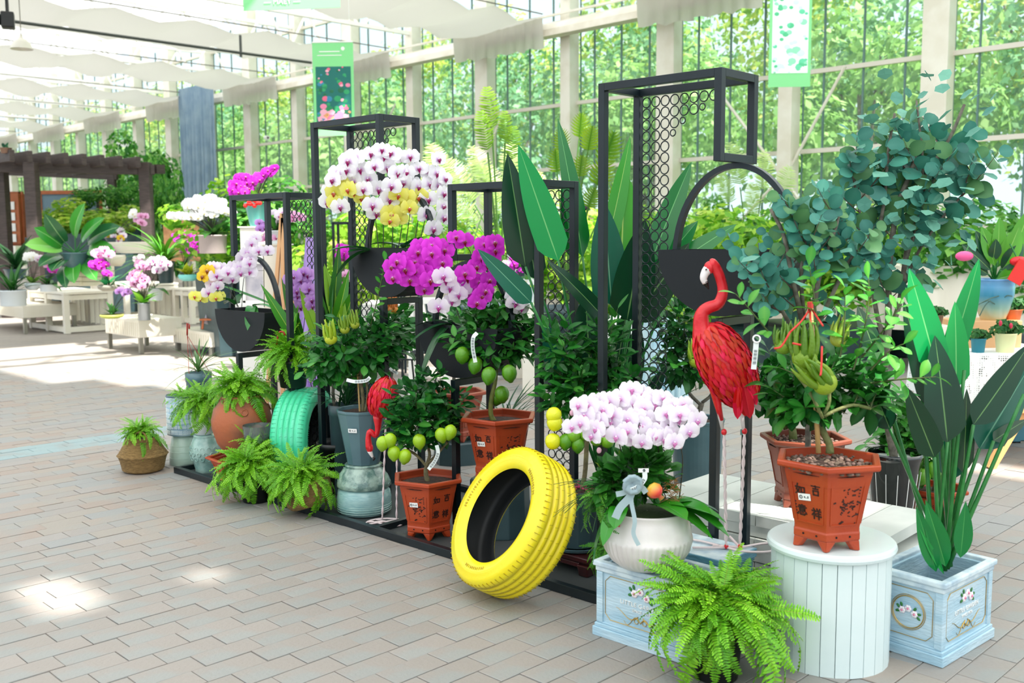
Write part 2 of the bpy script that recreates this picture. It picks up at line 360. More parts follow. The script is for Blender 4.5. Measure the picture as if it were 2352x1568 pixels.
# ---- pleated shade cloths between the trusses, each with a flap hanging at the wall
M_cloth = bpy.data.materials.new('shade_cloth'); M_cloth.use_nodes = True; _tl(M_cloth, (.74, .72, .67), .42)
M_wire = mat('cable', '6f6a60', .6)
M_truss = mat('truss_white', 'f4f2ec', .4)
for i in range(9):
    ua = -10.5 - 5.75 * i; ub = ua - 2.75; nw = 60; nu = 6
    w0 = -6 if i < 2 else (-11 if i < 6 else -4); w1 = WW - .7
    t = thing('shade_cloth', ['white pleated shade cloth overhead, its flap hanging behind the tall black frame', 'white overhead shade cloth whose flap hangs above the drooping fern leaves', 'white overhead shade cloth ending beside the green hanging banner', 'white overhead shade cloth ending just right of the blue curtain', 'white overhead shade cloth ending just left of the blue curtain', 'white overhead shade cloth two bays left of the blue curtain', 'white overhead shade cloth over the brown pergola', 'farthest white overhead shade cloth but one, past the pergola', 'farthest white overhead shade cloth, at the left end of the hall'][i], 'shade cloth', B(ua, w1, 6.5))
    lc = t.location; mb = MB(); vs = []
    for a in range(nw + 1):
        w = w0 + (w1 - w0) * a / nw
        for b in range(nu + 1):
            u = ua + (ub - ua) * b / nu + (.06 * math.sin(a * 1.9 + i) if b in (0, nu) else 0)
            z = 6.55 - .10 * (1 - math.cos(PI * 2 * a / 4)) - (.10 + .06 * math.sin(a * 2.3)) * math.sin(PI * b / nu) * 1.0
            vs.append(B(u, w, z) - lc)
    mb.add(vs, [(a * (nu + 1) + b, a * (nu + 1) + b + 1, (a + 1) * (nu + 1) + b + 1, (a + 1) * (nu + 1) + b) for a in range(nw) for b in range(nu)])
    mb.build('cloth', M_cloth, t, smooth=True)
    mb = MB(); vs = []; nf = 26
    for a in range(nf + 1):
        x = a / nf; u = ua + (ub - ua) * x; cur = .55 * max(0, x - .72) ** 1.2 / .28 ** 1.2
        for b in range(7):
            z = 6.52 - .68 * b / 6 * (1 + .05 * math.sin(a * 1.3)); ww = w1 + .05 * math.sin(a * 2.1 + b * .2) * (b / 6 + .3) - cur * .6 * (1 - .3 * b / 6)
            vs.append(B(u + .03 * math.sin(a * 1.7) * b / 6, ww, z) - lc)
    mb.add(vs, [(a * 7 + b, a * 7 + b + 1, (a + 1) * 7 + b + 1, (a + 1) * 7 + b) for a in range(nf) for b in range(6)])
    mb.build('flap', M_cloth, t, smooth=True)
    for u in (ua, ub):
        mb = MB(); mb.tube([B(u, w0, 6.6) - lc, B(u, w1, 6.6) - lc], .016, 5); mb.build('cable', M_wire, t)
# trusses along Tb in the open bays
for i in range(8):
    for u in (-10.5 - 5.75 * i + .35, -10.5 - 5.75 * i + 2.6):
        t = bpy.data.objects.new('trim_%d' % (i * 2 + (1 if u > -10.5 - 5.75 * i + 1 else 0) + 1), None); COL.objects.link(t); t['kind'] = 'structure'
        mb = MB(); mb.beam(B(u, -10, 7.0), B(u, WW, 7.0), .10, .10); mb.beam(B(u, -10, 8.0), B(u, WW, 8.0), .10, .10); mb.build('chord', M_truss, t)
        mb = MB(); w = -9.5
        while w < WW - 1: mb.beam(B(u, w, 7.0), B(u, w + .55, 8.0), .05); mb.beam(B(u, w + .55, 8.0), B(u, w + 1.1, 7.0), .05); w += 1.35
        mb.build('web_bars', M_truss, t)
# ================================================================ BLACK DISPLAY STAND
M_blk = mat('black_metal', '0e181d', .34, spec=.45, c2='122026', nscale=3)
TU = .032
base = thing('display_platform', 'long low black metal base rail on the floor that the tall frames stand on', 'platform', W(0, 0, 0), STROT)
def bar(mb, a, b, w=TU, h=None, up=(0, 0, 1)): mb.beam(a, b, w, h, up)
for nm, a, b in (('rail', (0, .016, .02), (4.0, .016, .02)), ('rail', (0, .90, .02), (4.0, .90, .02)), ('rail', (.016, .03, .02), (.016, .885, .02)), ('rail', (2.0, .03, .02), (2.0, .885, .02)), ('rail', (3.984, .03, .02), (3.984, .885, .02))):
    mb = MB(); mb.beam(a, b, TU, .04); mb.build(nm, M_blk, base, bevel=.002)
mb = MB(); mb.box((2.0, .455, .004), (3.94, .84, .006)); mb.build('base_sheet', mat('base_sheet', '3a3f40', .6), base)
ring_meshes = {}
def ring(r):
    if r not in ring_meshes:
        mb = MB(); mb.torus((0, 0, 0), r - .0026, .0028, 18, 5, M=Matrix.Rotation(PI / 2, 3, 'X')); ring_meshes[r] = mb.mesh('ring', M_blk, True)
    return ring_meshes[r]
def display_frame(s0, s1, zt, leg, cs, zrim, zbar, label):
    """s0,s1 span along S; leg = side of the tall posts (0 left, 1 right); cs bowl centre, zrim rim height, zbar lower bar of the drop frame"""
    t1, t2 = .3 + TU / 2, .585 - TU / 2; sl = (s0 + TU / 2) if leg == 0 else (s1 - TU / 2); sh = (s1 - TU / 2) if leg == 0 else (s0 + TU / 2)
    T = thing('display_stand', label, 'display stand', W(s0, t1, .042), STROT)
    o = Vector((s0, t1, .042))
    def L(s, t, z): return Vector((s, t, z)) - o
    def piece(nm, a, b, w=TU): mb = MB(); mb.beam(a, b, w); mb.build(nm, M_blk, T, bevel=.0015)
    z = zt - TU / 2
    for t in (t1, t2):
        piece('post', L(sl, t, .042), L(sl, t, zt))
        piece('top_bar', L(min(sl, sh) + TU / 2, t, z), L(max(sl, sh) - TU / 2, t, z))
        piece('drop_bar', L(sh, t, zbar), L(sh, t, zt))
    piece('cross_bar', L(sl, t1 + TU / 2, z), L(sl, t2 - TU / 2, z)); piece('cross_bar', L(sh, t1 + TU / 2, z), L(sh, t2 - TU / 2, z))
    piece('cross_bar', L(sh, t1 + TU / 2, zbar + TU / 2), L(sh, t2 - TU / 2, zbar + TU / 2))
    tm = (t1 + t2) / 2; zb = zrim - .265
    for t in (t1, t2): piece('pedestal_post', L(cs, t, .042), L(cs, t, zb - .005))
    piece('pedestal_bar', L(cs, t1 + TU / 2, zb - .02), L(cs, t2 - TU / 2, zb - .02))
    # hoop: a flat strap arch
    mb = MB(); n = 28; rw, rh = .287, zbar - zrim; vs = []
    for i in range(n + 1):
        a = PI * i / n
        for dr, dt in ((0, -.014), (0, .014), (-.022, .014), (-.022, -.014)):
            vs.append(L(cs + (rw + dr) * math.cos(a), tm + dt, zrim - .03 + (rh + .03 + dr) * math.sin(a)))
    mb.add(vs, [(i * 4 + j, i * 4 + (j + 1) % 4, (i + 1) * 4 + (j + 1) % 4, (i + 1) * 4 + j) for i in range(n) for j in range(4)]); mb.build('hoop', M_blk, T, smooth=False)
    # half-drum bowl, open on top
    mb = MB(); r, th = .288, .006; ta, tb = .325, .56; n = 28; arc = [(cs + r * math.cos(PI + PI * i / n), zrim + .262 * math.sin(PI + PI * i / n)) for i in range(n + 1)]
    arci = [(cs + (r - th) * math.cos(PI + PI * i / n), zrim + .256 * math.sin(PI + PI * i / n)) for i in range(n + 1)]
    vs = [L(x, ta, z) for x, z in arc] + [L(x, tb, z) for x, z in arc] + [L(x, ta + th, z) for x, z in arci] + [L(x, tb - th, z) for x, z in arci]; m = n + 1
    fs = [tuple(range(m)), tuple(range(2 * m - 1, m - 1, -1)), tuple(range(3 * m - 1, 2 * m - 1, -1)), tuple(range(3 * m, 4 * m))]
    fs += [(i, m + i, m + i + 1, i + 1) for i in range(n)] + [(2 * m + i + 1, 3 * m + i + 1, 3 * m + i, 2 * m + i) for i in range(n)]
    fs += [(0, n, 2 * m + n, 2 * m), (m, m + n, 3 * m + n, 3 * m), (0, m, 3 * m, 2 * m), (n, m + n, 3 * m + n, 2 * m + n)]
    mb.add(vs, fs); mb.build('bowl', mat('matt_black', '0f151a', .55, spec=.35), T)
    mb = MB(); mb.box(L(cs, .4425, zrim - .045), (2 * r - .06, .21, .02)); mb.build('moss', mat('moss', '2c3a1c', .9, bump=.6, bscale=90), T)
    # ring lattice on the back plane, beside the back post
    D = .0487; dirn = 1 if leg == 0 else -1; se = sl + dirn * (TU / 2 + D / 2 + .004); z0 = zt - TU - D / 2 - .004; r0 = 0
    while True:
        zz = z0 - r0 * D
        if zz < .1: break
        nc = max(3, {0: 8, 1: 7, 2: 5, 3: 4}.get(r0, 3)) if zt > 2 else max(3, {0: 8, 1: 7, 2: 6, 3: 5, 4: 4}.get(r0, 3))
        for k in range(nc):
            last = (r0 < 5 and k == nc - 1 and nc > 3)
            q = ring(.0165 if (last and r0) else (.0243 if not last else .0243))
            p = L(se + dirn * k * D - (dirn * .007 if last and r0 else 0), t2, zz + (.006 if last and r0 else 0))
            lk = link('ring', q, T); lk.location = p
        r0 += 1
    for zz in (.4, .9, 1.4): 
        if zz < zt: piece('lattice_rod', L(sl + dirn * (TU / 2 + 3 * D + .006), t2, .042) , L(sl + dirn * (TU / 2 + 3 * D + .006), t2, .10), .006) if zz == .4 else None
    return T
display_frame(.282, .895, 1.765, 1, .31, 1.04, 1.385, 'leftmost black metal frame with ring lattice, shortest of the four with its hoop bowl')
display_frame(1.154, 1.758, 2.142, 0, 1.745, 1.44, 1.785, 'tall black metal frame whose bowl holds the white and yellow orchids')
display_frame(2.269, 2.868, 1.755, 1, 2.29, 1.055, 1.38, 'black metal frame beside the magenta orchids, third from the left')
display_frame(3.204, 3.802, 2.140, 0, 3.787, 1.44, 1.785, 'tallest-looking black metal frame right behind the large red flamingo')
# ================================================================ PLANT KIT
def leafmat(name, c, rough=.38, trans=.28, rnd=.22, coat=.0): return mat(name, c, rough, vcol=False, trans=trans, rnd=rnd, coat=coat, spec=.4)
M_leafv = mat('leaf', 'ffffff', .36, vcol=True, trans=.25, rnd=.20, spec=.45)
M_leafg = mat('waxy_leaf', 'ffffff', .24, vcol=True, trans=.12, rnd=.10, spec=.5)
M_euc = mat('eucalyptus_leaf', 'ffffff', .5, vcol=True, trans=.15, rnd=.16, spec=.35)
M_petal = mat('petal', 'ffffff', .5, vcol=True, trans=.35, spec=.25)
M_stem = mat('green_stem', '4f7a34', .5)
M_dstem = mat('dark_stem', '2a2c1c', .5)
M_bark = mat('bark', '6a6248', .8, c2='8d8560', nscale=30, bump=.5, bscale=60)
M_bark2 = mat('grey_bark', '5c574e', .85, c2='7c766a', nscale=30, bump=.4)
M_twig = mat('twig', '4c5a2e', .6)
M_cane = mat('bamboo_stake', 'c9a66a', .5)
M_soil = mat('soil', '4a3229', .95, c2='2c1f1a', nscale=60, bump=.9, bscale=70)
M_peb = mat('clay_pebble', '74594c', .8, c2='9a8376', nscale=14, rnd=.3)
def mixc(a, b, t): return tuple(a[i] * (1 - t) + b[i] * t for i in range(3))
def leaf_mesh(name, L, w, shape='oval', c0='2f7d2c', c1='6fae4a', fold=.25, curl=.15, n=6, m=None, twist=0.0, notch=0, thick=0.0):
    """leaf along +Y from the origin, its face to +Z; c0 blade, c1 midrib"""
    mb = MB(); vs = []; cs = []; a, b = lin(c0), lin(c1)
    for i in range(n + 1):
        t = i / n
        if shape == 'oval': k = math.sin(PI * t ** .9) ** .8
        elif shape == 'obovate': k = math.sin(PI * t ** 1.35) ** .75
        elif shape == 'round': k = math.sin(PI * min(1, .06 + t * .94)) ** .55
        elif shape == 'lance': k = math.sin(PI * t ** .75) ** 1.0
        elif shape == 'strap': k = min(1, (t * 6) ** .7) * (1 - t ** 5) ** .7
        elif shape == 'paddle': k = (min(1, t * 7.0) ** .6) * max(0, 1 - max(0, (t - .30) / .70) ** 1.9) ** .9
        k = max(k, .015 if 0 < i < n else (.04 if i == 0 else .0))
        y = L * t; z = -curl * L * t * t; hw = w / 2 * k
        tw = twist * t
        for sx in (-1, -.5, -.05, 0, .05, .5, 1) if n >= 8 else (-1, 0, 1):
            x = sx * hw; zz = abs(x) * fold; xr = x * math.cos(tw) - zz * math.sin(tw); zr = x * math.sin(tw) + zz * math.cos(tw)
            vs.append((xr, y, z + zr)); cs.append((b if n >= 8 else mixc(a, b, .45)) if sx == 0 else a)
    q = 7 if n >= 8 else 3
    mb.add(vs, [(i * q + j, i * q + j + 1, (i + 1) * q + j + 1, (i + 1) * q + j) for i in range(n) for j in range(q - 1)], cs)
    return mb.mesh(name, m or M_leafv, True)
def frond_mesh(L, w, droop, npin=24, c0='4f9a1e', c1='8cc832', seed=0):
    """fern frond along +Y, arching down; ruffled narrow pinnae"""
    r = random.Random(seed); mb = MB(); a, b = lin(c0), lin(c1)
    def pos(t): ang = droop * t; return Vector((0, L * (math.sin(ang) / droop if droop > .01 else t), -L * ((1 - math.cos(ang)) / droop) if droop > .01 else 0))
    pts = [pos(i / 8) for i in range(9)]
    mb.cur = lin('8a9a3a'); mb.tube(pts, [.0016 * (1 - i / 9) + .0005 for i in range(9)], 3, False)
    for i in range(npin):
        t = .08 + .92 * i / npin; p = pos(t); d = (pos(min(1, t + .02)) - pos(t - .02)).normalized(); up = Vector((1, 0, 0)).cross(d)
        k = math.sin(PI * min(1, t * .86 + .12)) ** .65; pl = w / 2 * k; pw = L / npin * .66
        for sx in (-1, 1):
            dr = (Vector((sx, 0, 0)) + d * (.28 + r.uniform(-.1, .1)) + up * r.uniform(-.45, .2)).normalized(); side = d + Vector((0, 0, 0))
            col = mixc(a, b, .15 + .35 * t + r.uniform(0, .2)); col2 = mixc(a, b, min(1, t * .6 + .4))
            v = [p - side * pw * .45, p + side * pw * .45, p + dr * pl * .35 + side * pw * .55 + up * .0015, p + dr * pl * .35 - side * pw * .5, p + dr * pl * .72 + side * pw * .42 - up * .001, p + dr * pl * .7 - side * pw * .40, p + dr * pl]
            mb.add(v, [(0, 1, 2, 3), (3, 2, 4, 5), (5, 4, 6)], [col, col, col, col, col2, col2, col2])
    return mb.mesh('frond', M_leafv, False)
FR = {}
def fronds(kind):
    if kind not in FR:
        FR[kind] = [frond_mesh(.30, .058, d, 27, *( ('2f8410', '94dc2c') if kind == 'fern' else ('2c7a18', '5fb028')), seed=i) for i, d in enumerate((.7, 1.1, 1.6, 2.1, 2.6))]
    return FR[kind]
def fern(parent, c, R, nf0, rise=.9, kind='fern', droop=1.0, seed=0, squash=1.0, azrange=None, bias=(0, 0)):
    """c: crown point in the parent's space; R: reach"""
    r = random.Random(seed); ms = fronds(kind); c = Vector(c); nf = min(298, int(nf0 * 2.5))
    for i in range(nf):
        az = (azrange[0] + (azrange[1] - azrange[0]) * (i + r.random() * .7) / nf) if azrange else 2 * PI * (i * .618034) % (2 * PI) + r.uniform(-.2, .2)
        el = r.random() ** .8; k = int(min(4, max(0, (1 - el) * 2.6 * droop + 1.3 + r.uniform(-.9, .9))))
        elev = (-.15 + el * 1.35 * rise); s = R / .30 * r.uniform(.62, 1.12) * (1 + .22 * (k > 2)) * (1.1 - .25 * el)
        d = Vector((math.cos(az) * math.cos(elev) + bias[0], math.sin(az) * math.cos(elev) + bias[1], math.sin(elev) * squash)).normalized()
        up = Vector((-math.cos(az) * math.sin(elev), -math.sin(az) * math.sin(elev), math.cos(elev)))
        x = d.cross(up).normalized(); up = x.cross(d); roll = r.uniform(-.8, .8)
        M = Matrix((x, d, up)).transposed() @ Matrix.Rotation(roll, 3, 'Y'); M = M.to_4x4() @ Matrix.Scale(s, 4)
        M.translation = c + Vector((r.gauss(0, .13) * R, r.gauss(0, .13) * R, r.uniform(-.02, .03)))
        link('frond', ms[k], parent, M)
def leaves_on(parent, me, path, n, spread=1.0, size=(.8, 1.15), seed=0, name='leaf', start=.15, updir=.35, r=None):
    """alternate leaves along a twig; returns nothing"""
    r = r or random.Random(seed); m = len(path) - 1
    for i in range(n):
        t = start + (1 - start) * (i + .5) / n if i < n - 1 else 1.0
        f = t * m; k = min(int(f), m - 1); p = Vector(path[k]).lerp(Vector(path[k + 1]), f - k); d = (Vector(path[k + 1]) - Vector(path[k])).normalized()
        a = i * 2.4 + r.uniform(-.4, .4); ref = d.cross(Vector((0, 0, 1)));
        if ref.length < .05: ref = Vector((1, 0, 0))
        ref.normalize(); ref2 = d.cross(ref)
        side = ref * math.cos(a) + ref2 * math.sin(a)
        ld = (side * spread + d * (.55 if i < n - 1 else 2.2) + Vector((0, 0, r.uniform(-.35, .25)))).normalized()
        up = Vector((0, 0, 1)) + d * .5 + Vector((r.uniform(-.5, .5), r.uniform(-.5, .5) - updir, 0))
        x = ld.cross(up).normalized(); u = x.cross(ld); s = r.uniform(*size)
        M = Matrix((x, ld, u)).transposed().to_4x4() @ Matrix.Scale(s, 4); M.translation = p
        link(name, me[r.randrange(len(me))] if isinstance(me, list) else me, parent, M)
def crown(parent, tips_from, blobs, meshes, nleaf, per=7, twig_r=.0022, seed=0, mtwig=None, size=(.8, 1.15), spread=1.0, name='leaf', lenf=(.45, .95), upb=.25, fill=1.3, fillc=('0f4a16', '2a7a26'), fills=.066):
    """blobs: (centre, (rx, ry, rz), share) in the parent's space; twigs leave tips_from points and end on the blobs"""
    r = random.Random(seed); mb = MB(); tot = 0
    for (c, rad, share) in blobs:
        nt = max(1, round(nleaf * share / per)); c = Vector(c)
        for i in range(nt):
            z = 1 - 2 * (i + .5) / nt; a = i * 2.39996 + r.uniform(-.3, .3); q = math.sqrt(1 - z * z); k = r.uniform(*lenf) + .05
            e = c + Vector((rad[0] * q * math.cos(a), rad[1] * q * math.sin(a), rad[2] * z)) * min(1, k + .15)
            s = min(tips_from, key=lambda p: (Vector(p) - e).length + r.uniform(0, .05)); s = Vector(s); s = s.lerp(e, .25) if (e - s).length > .22 else s
            mid = s.lerp(e, .5) + Vector((r.uniform(-.02, .02), r.uniform(-.02, .02), upb * .1 * (e - s).length))
            path = bez([s, mid, e + Vector((0, 0, upb * .15 * (e - s).length))], 5)
            mb.tube(path, [twig_r * (1.3 - .9 * j / 5) for j in range(6)], 4, False)
            leaves_on(parent, meshes, path, per, spread, size, name=name, start=.3, r=r)
    mb.build('twigs', mtwig or M_twig, parent)
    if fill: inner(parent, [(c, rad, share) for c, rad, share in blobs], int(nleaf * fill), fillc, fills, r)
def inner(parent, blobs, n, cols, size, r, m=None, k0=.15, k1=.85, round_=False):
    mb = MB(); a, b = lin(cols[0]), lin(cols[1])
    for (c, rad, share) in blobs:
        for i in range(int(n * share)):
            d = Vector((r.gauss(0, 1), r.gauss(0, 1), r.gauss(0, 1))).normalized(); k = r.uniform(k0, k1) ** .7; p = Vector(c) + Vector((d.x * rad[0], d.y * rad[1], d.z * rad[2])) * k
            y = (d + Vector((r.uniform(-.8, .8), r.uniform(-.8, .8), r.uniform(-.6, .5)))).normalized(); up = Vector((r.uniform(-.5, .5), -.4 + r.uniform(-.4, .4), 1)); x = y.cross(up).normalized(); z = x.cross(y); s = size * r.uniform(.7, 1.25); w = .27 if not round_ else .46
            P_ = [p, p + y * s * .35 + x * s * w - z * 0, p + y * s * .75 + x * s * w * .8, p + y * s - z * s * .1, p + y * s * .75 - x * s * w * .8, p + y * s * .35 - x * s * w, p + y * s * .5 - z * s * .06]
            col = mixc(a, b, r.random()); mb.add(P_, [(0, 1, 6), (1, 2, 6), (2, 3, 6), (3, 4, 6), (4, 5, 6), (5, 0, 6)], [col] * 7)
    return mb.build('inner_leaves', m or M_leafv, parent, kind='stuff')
# ---- orchids
def orchid_mesh(kind, size=1.0):
    pal = {'white': (('fbf8fc', 'fdfbff', 'c86ad0'), 'b01070', 'f0d060'), 'magenta': (('c010b8', 'e840e0', 'ff70f0'), 'a0083c', 'd03050'), 'lilac': (('f2e0f6', 'fbf2fc', 'e0a8ea'), 'c83aa0', 'e8c060'), 'blush': (('f6e6f8', 'fcf6fd', 'ecc4f0'), 'e58ccc', 'f0e8a0'),
           'mauve': (('c78ae0', 'd9a8ec', 'b060c8'), '8a1470', 'd070c0'), 'yellow': (('f0ec58', 'f4f080', 'ece448'), 'd8582c', 'f0e060'), 'pure': (('ffffff', 'ffffff', 'f6f4e6'), 'f2e8b0', 'fff'), 'pink': (('f2a8dc', 'f8c6ea', 'd860b0'), 'b02070', 'f0c0d0'), 'golden': (('f0c020', 'f6d440', 'd88a10'), 'a04a10', 'ffd040')}[kind]
    (cb, ce, cc), lip, cal = pal; cb, ce, cc, lip = lin(cb), lin(ce), lin(cc), lin(lip)
    mb = MB(); R = .040 * size
    def petal(ang, L, w, broad, z, cup):
        n = 7; m = 5; vs = []; cs = []
        for i in range(n + 1):
            t = i / n; k = (math.sin(PI * min(1, .10 + .90 * t ** (.72 if broad else .9))) ** .62) if i < n else .0
            if broad: k = math.sqrt(max(0, 1 - ((t - .56) / .50) ** 2)) * (1 if t > .56 else .25 + .75 * (t / .56) ** .6) if i < n else 0.12
            for j in range(m):
                s = j / (m - 1) * 2 - 1; x = s * w / 2 * k; y = L * t * (1 - .06 * s * s * broad); zz = z + cup * L * (t * t) - .10 * w * (s * s) * k + .03 * L * math.sin(3 * t)
                ca, sa = math.cos(ang), math.sin(ang); vs.append((x * ca - y * sa, x * sa + y * ca, zz))
                col = mixc(cb, ce, min(1, t * 1.3)); col = mixc(cc, col, min(1, (t / (.42 if broad else .30)) ** 1.2 + abs(s) * .35 * (broad))); cs.append(col)
        mb.add(vs, [(i * m + j, i * m + j + 1, (i + 1) * m + j + 1, (i + 1) * m + j) for i in range(n) for j in range(m - 1)], cs)
    petal(0, R * .98, R * .80, 0, .0, .05); petal(2.2, R * .92, R * .72, 0, .0, .08); petal(-2.2, R * .92, R * .72, 0, .0, .08)
    petal(1.32, R * 1.16, R * 1.45, 1, .0025, .10); petal(-1.32, R * 1.16, R * 1.45, 1, .0025, .10)
    me = mb.mesh('blossom', M_petal, True)
    lb = MB(); lb.cur = lip; lb.ball((0, -R * .16, R * .20), (R * .15, R * .21, R * .15), 8, 5); lb.cur = mixc(lip, (1, 1, 1), .15)
    lb.ball((-R * .14, -R * .06, R * .26), (R * .08, R * .13, R * .11), 6, 4); lb.ball((R * .14, -R * .06, R * .26), (R * .10, R * .17, R * .13), 6, 4)
    lb.cur = mixc(cb, lin('ffffff'), .6); lb.ball((0, R * .08, R * .20), (R * .08, R * .10, R * .14), 6, 4); lb.cur = lip
    lb.add([(-R * .12, -R * .28, R * .25), (R * .12, -R * .28, R * .25), (0, -R * .55, R * .12)], [(0, 1, 2)])
    return me, lb.mesh('lip', M_petal, True)
_OM = {}
def orchid(kind):
    if kind not in _OM: _OM[kind] = orchid_mesh(kind)
    return _OM[kind]
def blossom(parent, p, face, up=(0, 0, 1), kind='white', s=1.0, lip=True):
    me, lb = orchid(kind); M = frame(face, up, p, s); o = link('blossom', me, parent, M)
    if lip: link('lip', lb, o)
def spray(parent, path, n, kind, face, s=1.0, seed=0, start=.35, lip=True, jit=.35, gap=.028, stem=.0022, bud=True, mstem=None):
    """an arching flower stem with two ranks of blossoms along its outer part"""
    r = random.Random(seed); pts = pol(path, 6); mb = MB(); mb.tube(pts, [stem * (1.2 - .7 * i / len(pts)) for i in range(len(pts))], 5); m = len(pts) - 1; face = Vector(face)
    side = 1
    for i in range(n):
        t = start + (1 - start) * (i + .5) / n; f = t * m; k = min(int(f), m - 1); p = pts[k].lerp(pts[k + 1], f - k); d = (pts[k + 1] - pts[k]).normalized()
        x = d.cross(face).normalized(); side = -side; q = p + x * side * gap * r.uniform(.6, 1.1) + face.normalized() * r.uniform(0, .03)
        mb.tube([p, q - face.normalized() * .006], .0011, 4, False)
        fc = (face.normalized() + Vector((r.uniform(-jit, jit), r.uniform(-jit, jit), r.uniform(-jit, jit * .4))) + x * side * .25).normalized()
        blossom(parent, q, fc, Vector((r.uniform(-.2, .2), 0, 1)), kind, s * r.uniform(.88, 1.08), lip)
    if bud:
        e = pts[-1]; mb.ball(e, (.007, .007, .011), 6, 4); mb.ball(e + (pts[-1] - pts[-2]).normalized() * .022, (.005, .005, .008), 6, 4)
    mb.build('flower_stem', mstem or M_dstem, parent)
M_orl = None
def orchid_leaves(parent, c, n, L=.20, w=.075, seed=0, az0=0.0, spreadv=.25, azs=None, c0='2c6a2e', curl=.35):
    r = random.Random(seed); ms = [leaf_mesh('leaf', L * k, w, 'strap', c0, '4f9148', .28, curl * j, 8, M_leafg) for k, j in ((1, 1), (.8, .6), (1.1, 1.5))]
    for i in range(n):
        az = azs[i] if azs else az0 + i * PI * (1 + .13) + r.uniform(-.3, .3); el = r.uniform(.1, .7) + spreadv
        d = Vector((math.cos(az) * math.cos(el), math.sin(az) * math.cos(el), math.sin(el))); up = Vector((-math.cos(az) * math.sin(el), -math.sin(az) * math.sin(el), math.cos(el))); x = d.cross(up)
        M = Matrix((x, d, up)).transposed().to_4x4() @ Matrix.Scale(r.uniform(.8, 1.15), 4); M.translation = Vector(c); link('leaf', ms[i % 3], parent, M)
# ---- long blades given by base, tip, width, and which way the face looks
def blade(parent, a, b, w, face, c0='1c6b34', c1='9fce8a', shape='paddle', bend=.06, fold=.22, n=12, name='leaf', m=None, twist=0.0, label=None):
    a, b = Vector(a), Vector(b); d = (b - a); L = d.length; d.normalize(); f = Vector(face); x = d.cross(f).normalized(); up = x.cross(d)
    me = leaf_mesh(name, L, w, shape, c0, c1, fold, bend, n, m or M_leafg, twist); M = Matrix((x, d, up)).transposed().to_4x4(); M.translation = a
    o = link(name, me, parent, M)
    if label: o['label'] = label
    return o
# ---- pots (all local, foot at z = 0)
def hexpoly(r, a0=0): return [(r * math.cos(a0 + i * PI / 3), r * math.sin(a0 + i * PI / 3)) for i in range(6)]
M_terra = mat('red_clay', 'b3461f', .42, c2='a83c1a', nscale=6, bump=.1, bscale=120)
M_terrad = mat('brown_clay', '7a3a28', .4, c2='8c4630', nscale=6)
M_ink = mat('ink', '3a1810', .6)
M_white = mat('paper', 'f4f4f2', .5)
M_ink2 = mat('print_black', '22343a', .5)
CH = {   # simplified strokes on a 10 x 10 field: (x0,y0,x1,y1)
 'ji': [(1, 9, 9, 9), (5, 10, 5, 6.5), (2.5, 6.6, 7.5, 6.6), (2.5, 4.6, 7.5, 4.6), (2.5, 4.6, 2.7, .8), (7.5, 4.6, 7.3, .8), (2.6, .9, 7.4, .9)],
 'xiang': [(2.5, 9.8, 3.2, 8.6), (1, 7.6, 4.3, 7.6), (4.3, 7.6, 1, 3.4), (2.8, 5.6, 2.8, 0), (3.4, 5, 4.4, 4), (5.8, 9.8, 6.6, 8.2), (8.8, 9.8, 8, 8.2), (5, 7.6, 9.6, 7.6), (5.4, 5.2, 9.2, 5.2), (4.6, 2.8, 10, 2.8), (7.3, 7.6, 7.3, 0)],
 'ru': [(.5, 6.6, 5, 6.6), (2.8, 9.8, 1.5, 4.4), (1.5, 4.4, 4.6, .6), (4.4, 6.6, 3.4, 3.2), (3.4, 3.2, .6, .4), (6, 6.4, 6, 1.6), (6, 6.4, 9.2, 6.4), (9.2, 6.4, 9.2, 1.6), (6, 1.8, 9.2, 1.8)],
 'yi': [(5, 10, 5, 9), (2, 9, 8, 9), (3.4, 8.8, 4, 7.6), (6.6, 8.8, 6, 7.6), (1, 7.4, 9, 7.4), (2.6, 6.4, 7.4, 6.4), (2.6, 5.2, 7.4, 5.2), (2.6, 4, 7.4, 4), (2.6, 6.4, 2.6, 4), (7.4, 6.4, 7.4, 4), (1.2, 2.6, .8, .8), (3, 3, 3.2, .6), (3.2, .6, 7, .4), (7, .4, 7.6, 1.6), (5, 3.2, 5.6, 2), (8.4, 3, 9.2, 1.6)]}
def strokes(mb, ch, org, ux, uy, size, wdt, nrm, depth=.0012):
    for x0, y0, x1, y1 in CH[ch]:
        a = org + ux * (x0 / 10 * size) + uy * (y0 / 10 * size); b = org + ux * (x1 / 10 * size) + uy * (y1 / 10 * size)
        d = b - a
        if d.length < 1e-5: continue
        mb.beam(a - d.normalized() * wdt * .3 + nrm * depth * .5, b + d.normalized() * wdt * .3 + nrm * depth * .5, wdt, depth, up=nrm)
def sticker(parent, M, w=.045, h=.024, barcode=False):
    mb = MB(); mb.box((0, 0, .0004), (w, h, .0008)); o = mb.build('price_sticker', M_white, parent); o.matrix_local = M
    mb = MB()
    if barcode:
        for i in range(16): mb.box((-w * .38 + i * w * .05, -h * .1, .0010), (w * (.012 if i % 3 else .028), h * .5, .0006))
    else:
        mb.torus((-w * .28, 0, .0010), h * .22, h * .06, 12, 4); mb.ball((-w * .28, 0, .001), (h * .08, h * .08, .0006), 6, 3)
        mb.box((w * .02, 0, .0010), (w * .09, h * .26, .0006)); mb.box((w * .30, 0, .0010), (w * .07, h * .34, .0006)); mb.box((w * .18, -h * .12, .0010), (w * .22, h * .05, .0006))
    mb.build('print', M_ink2, o)
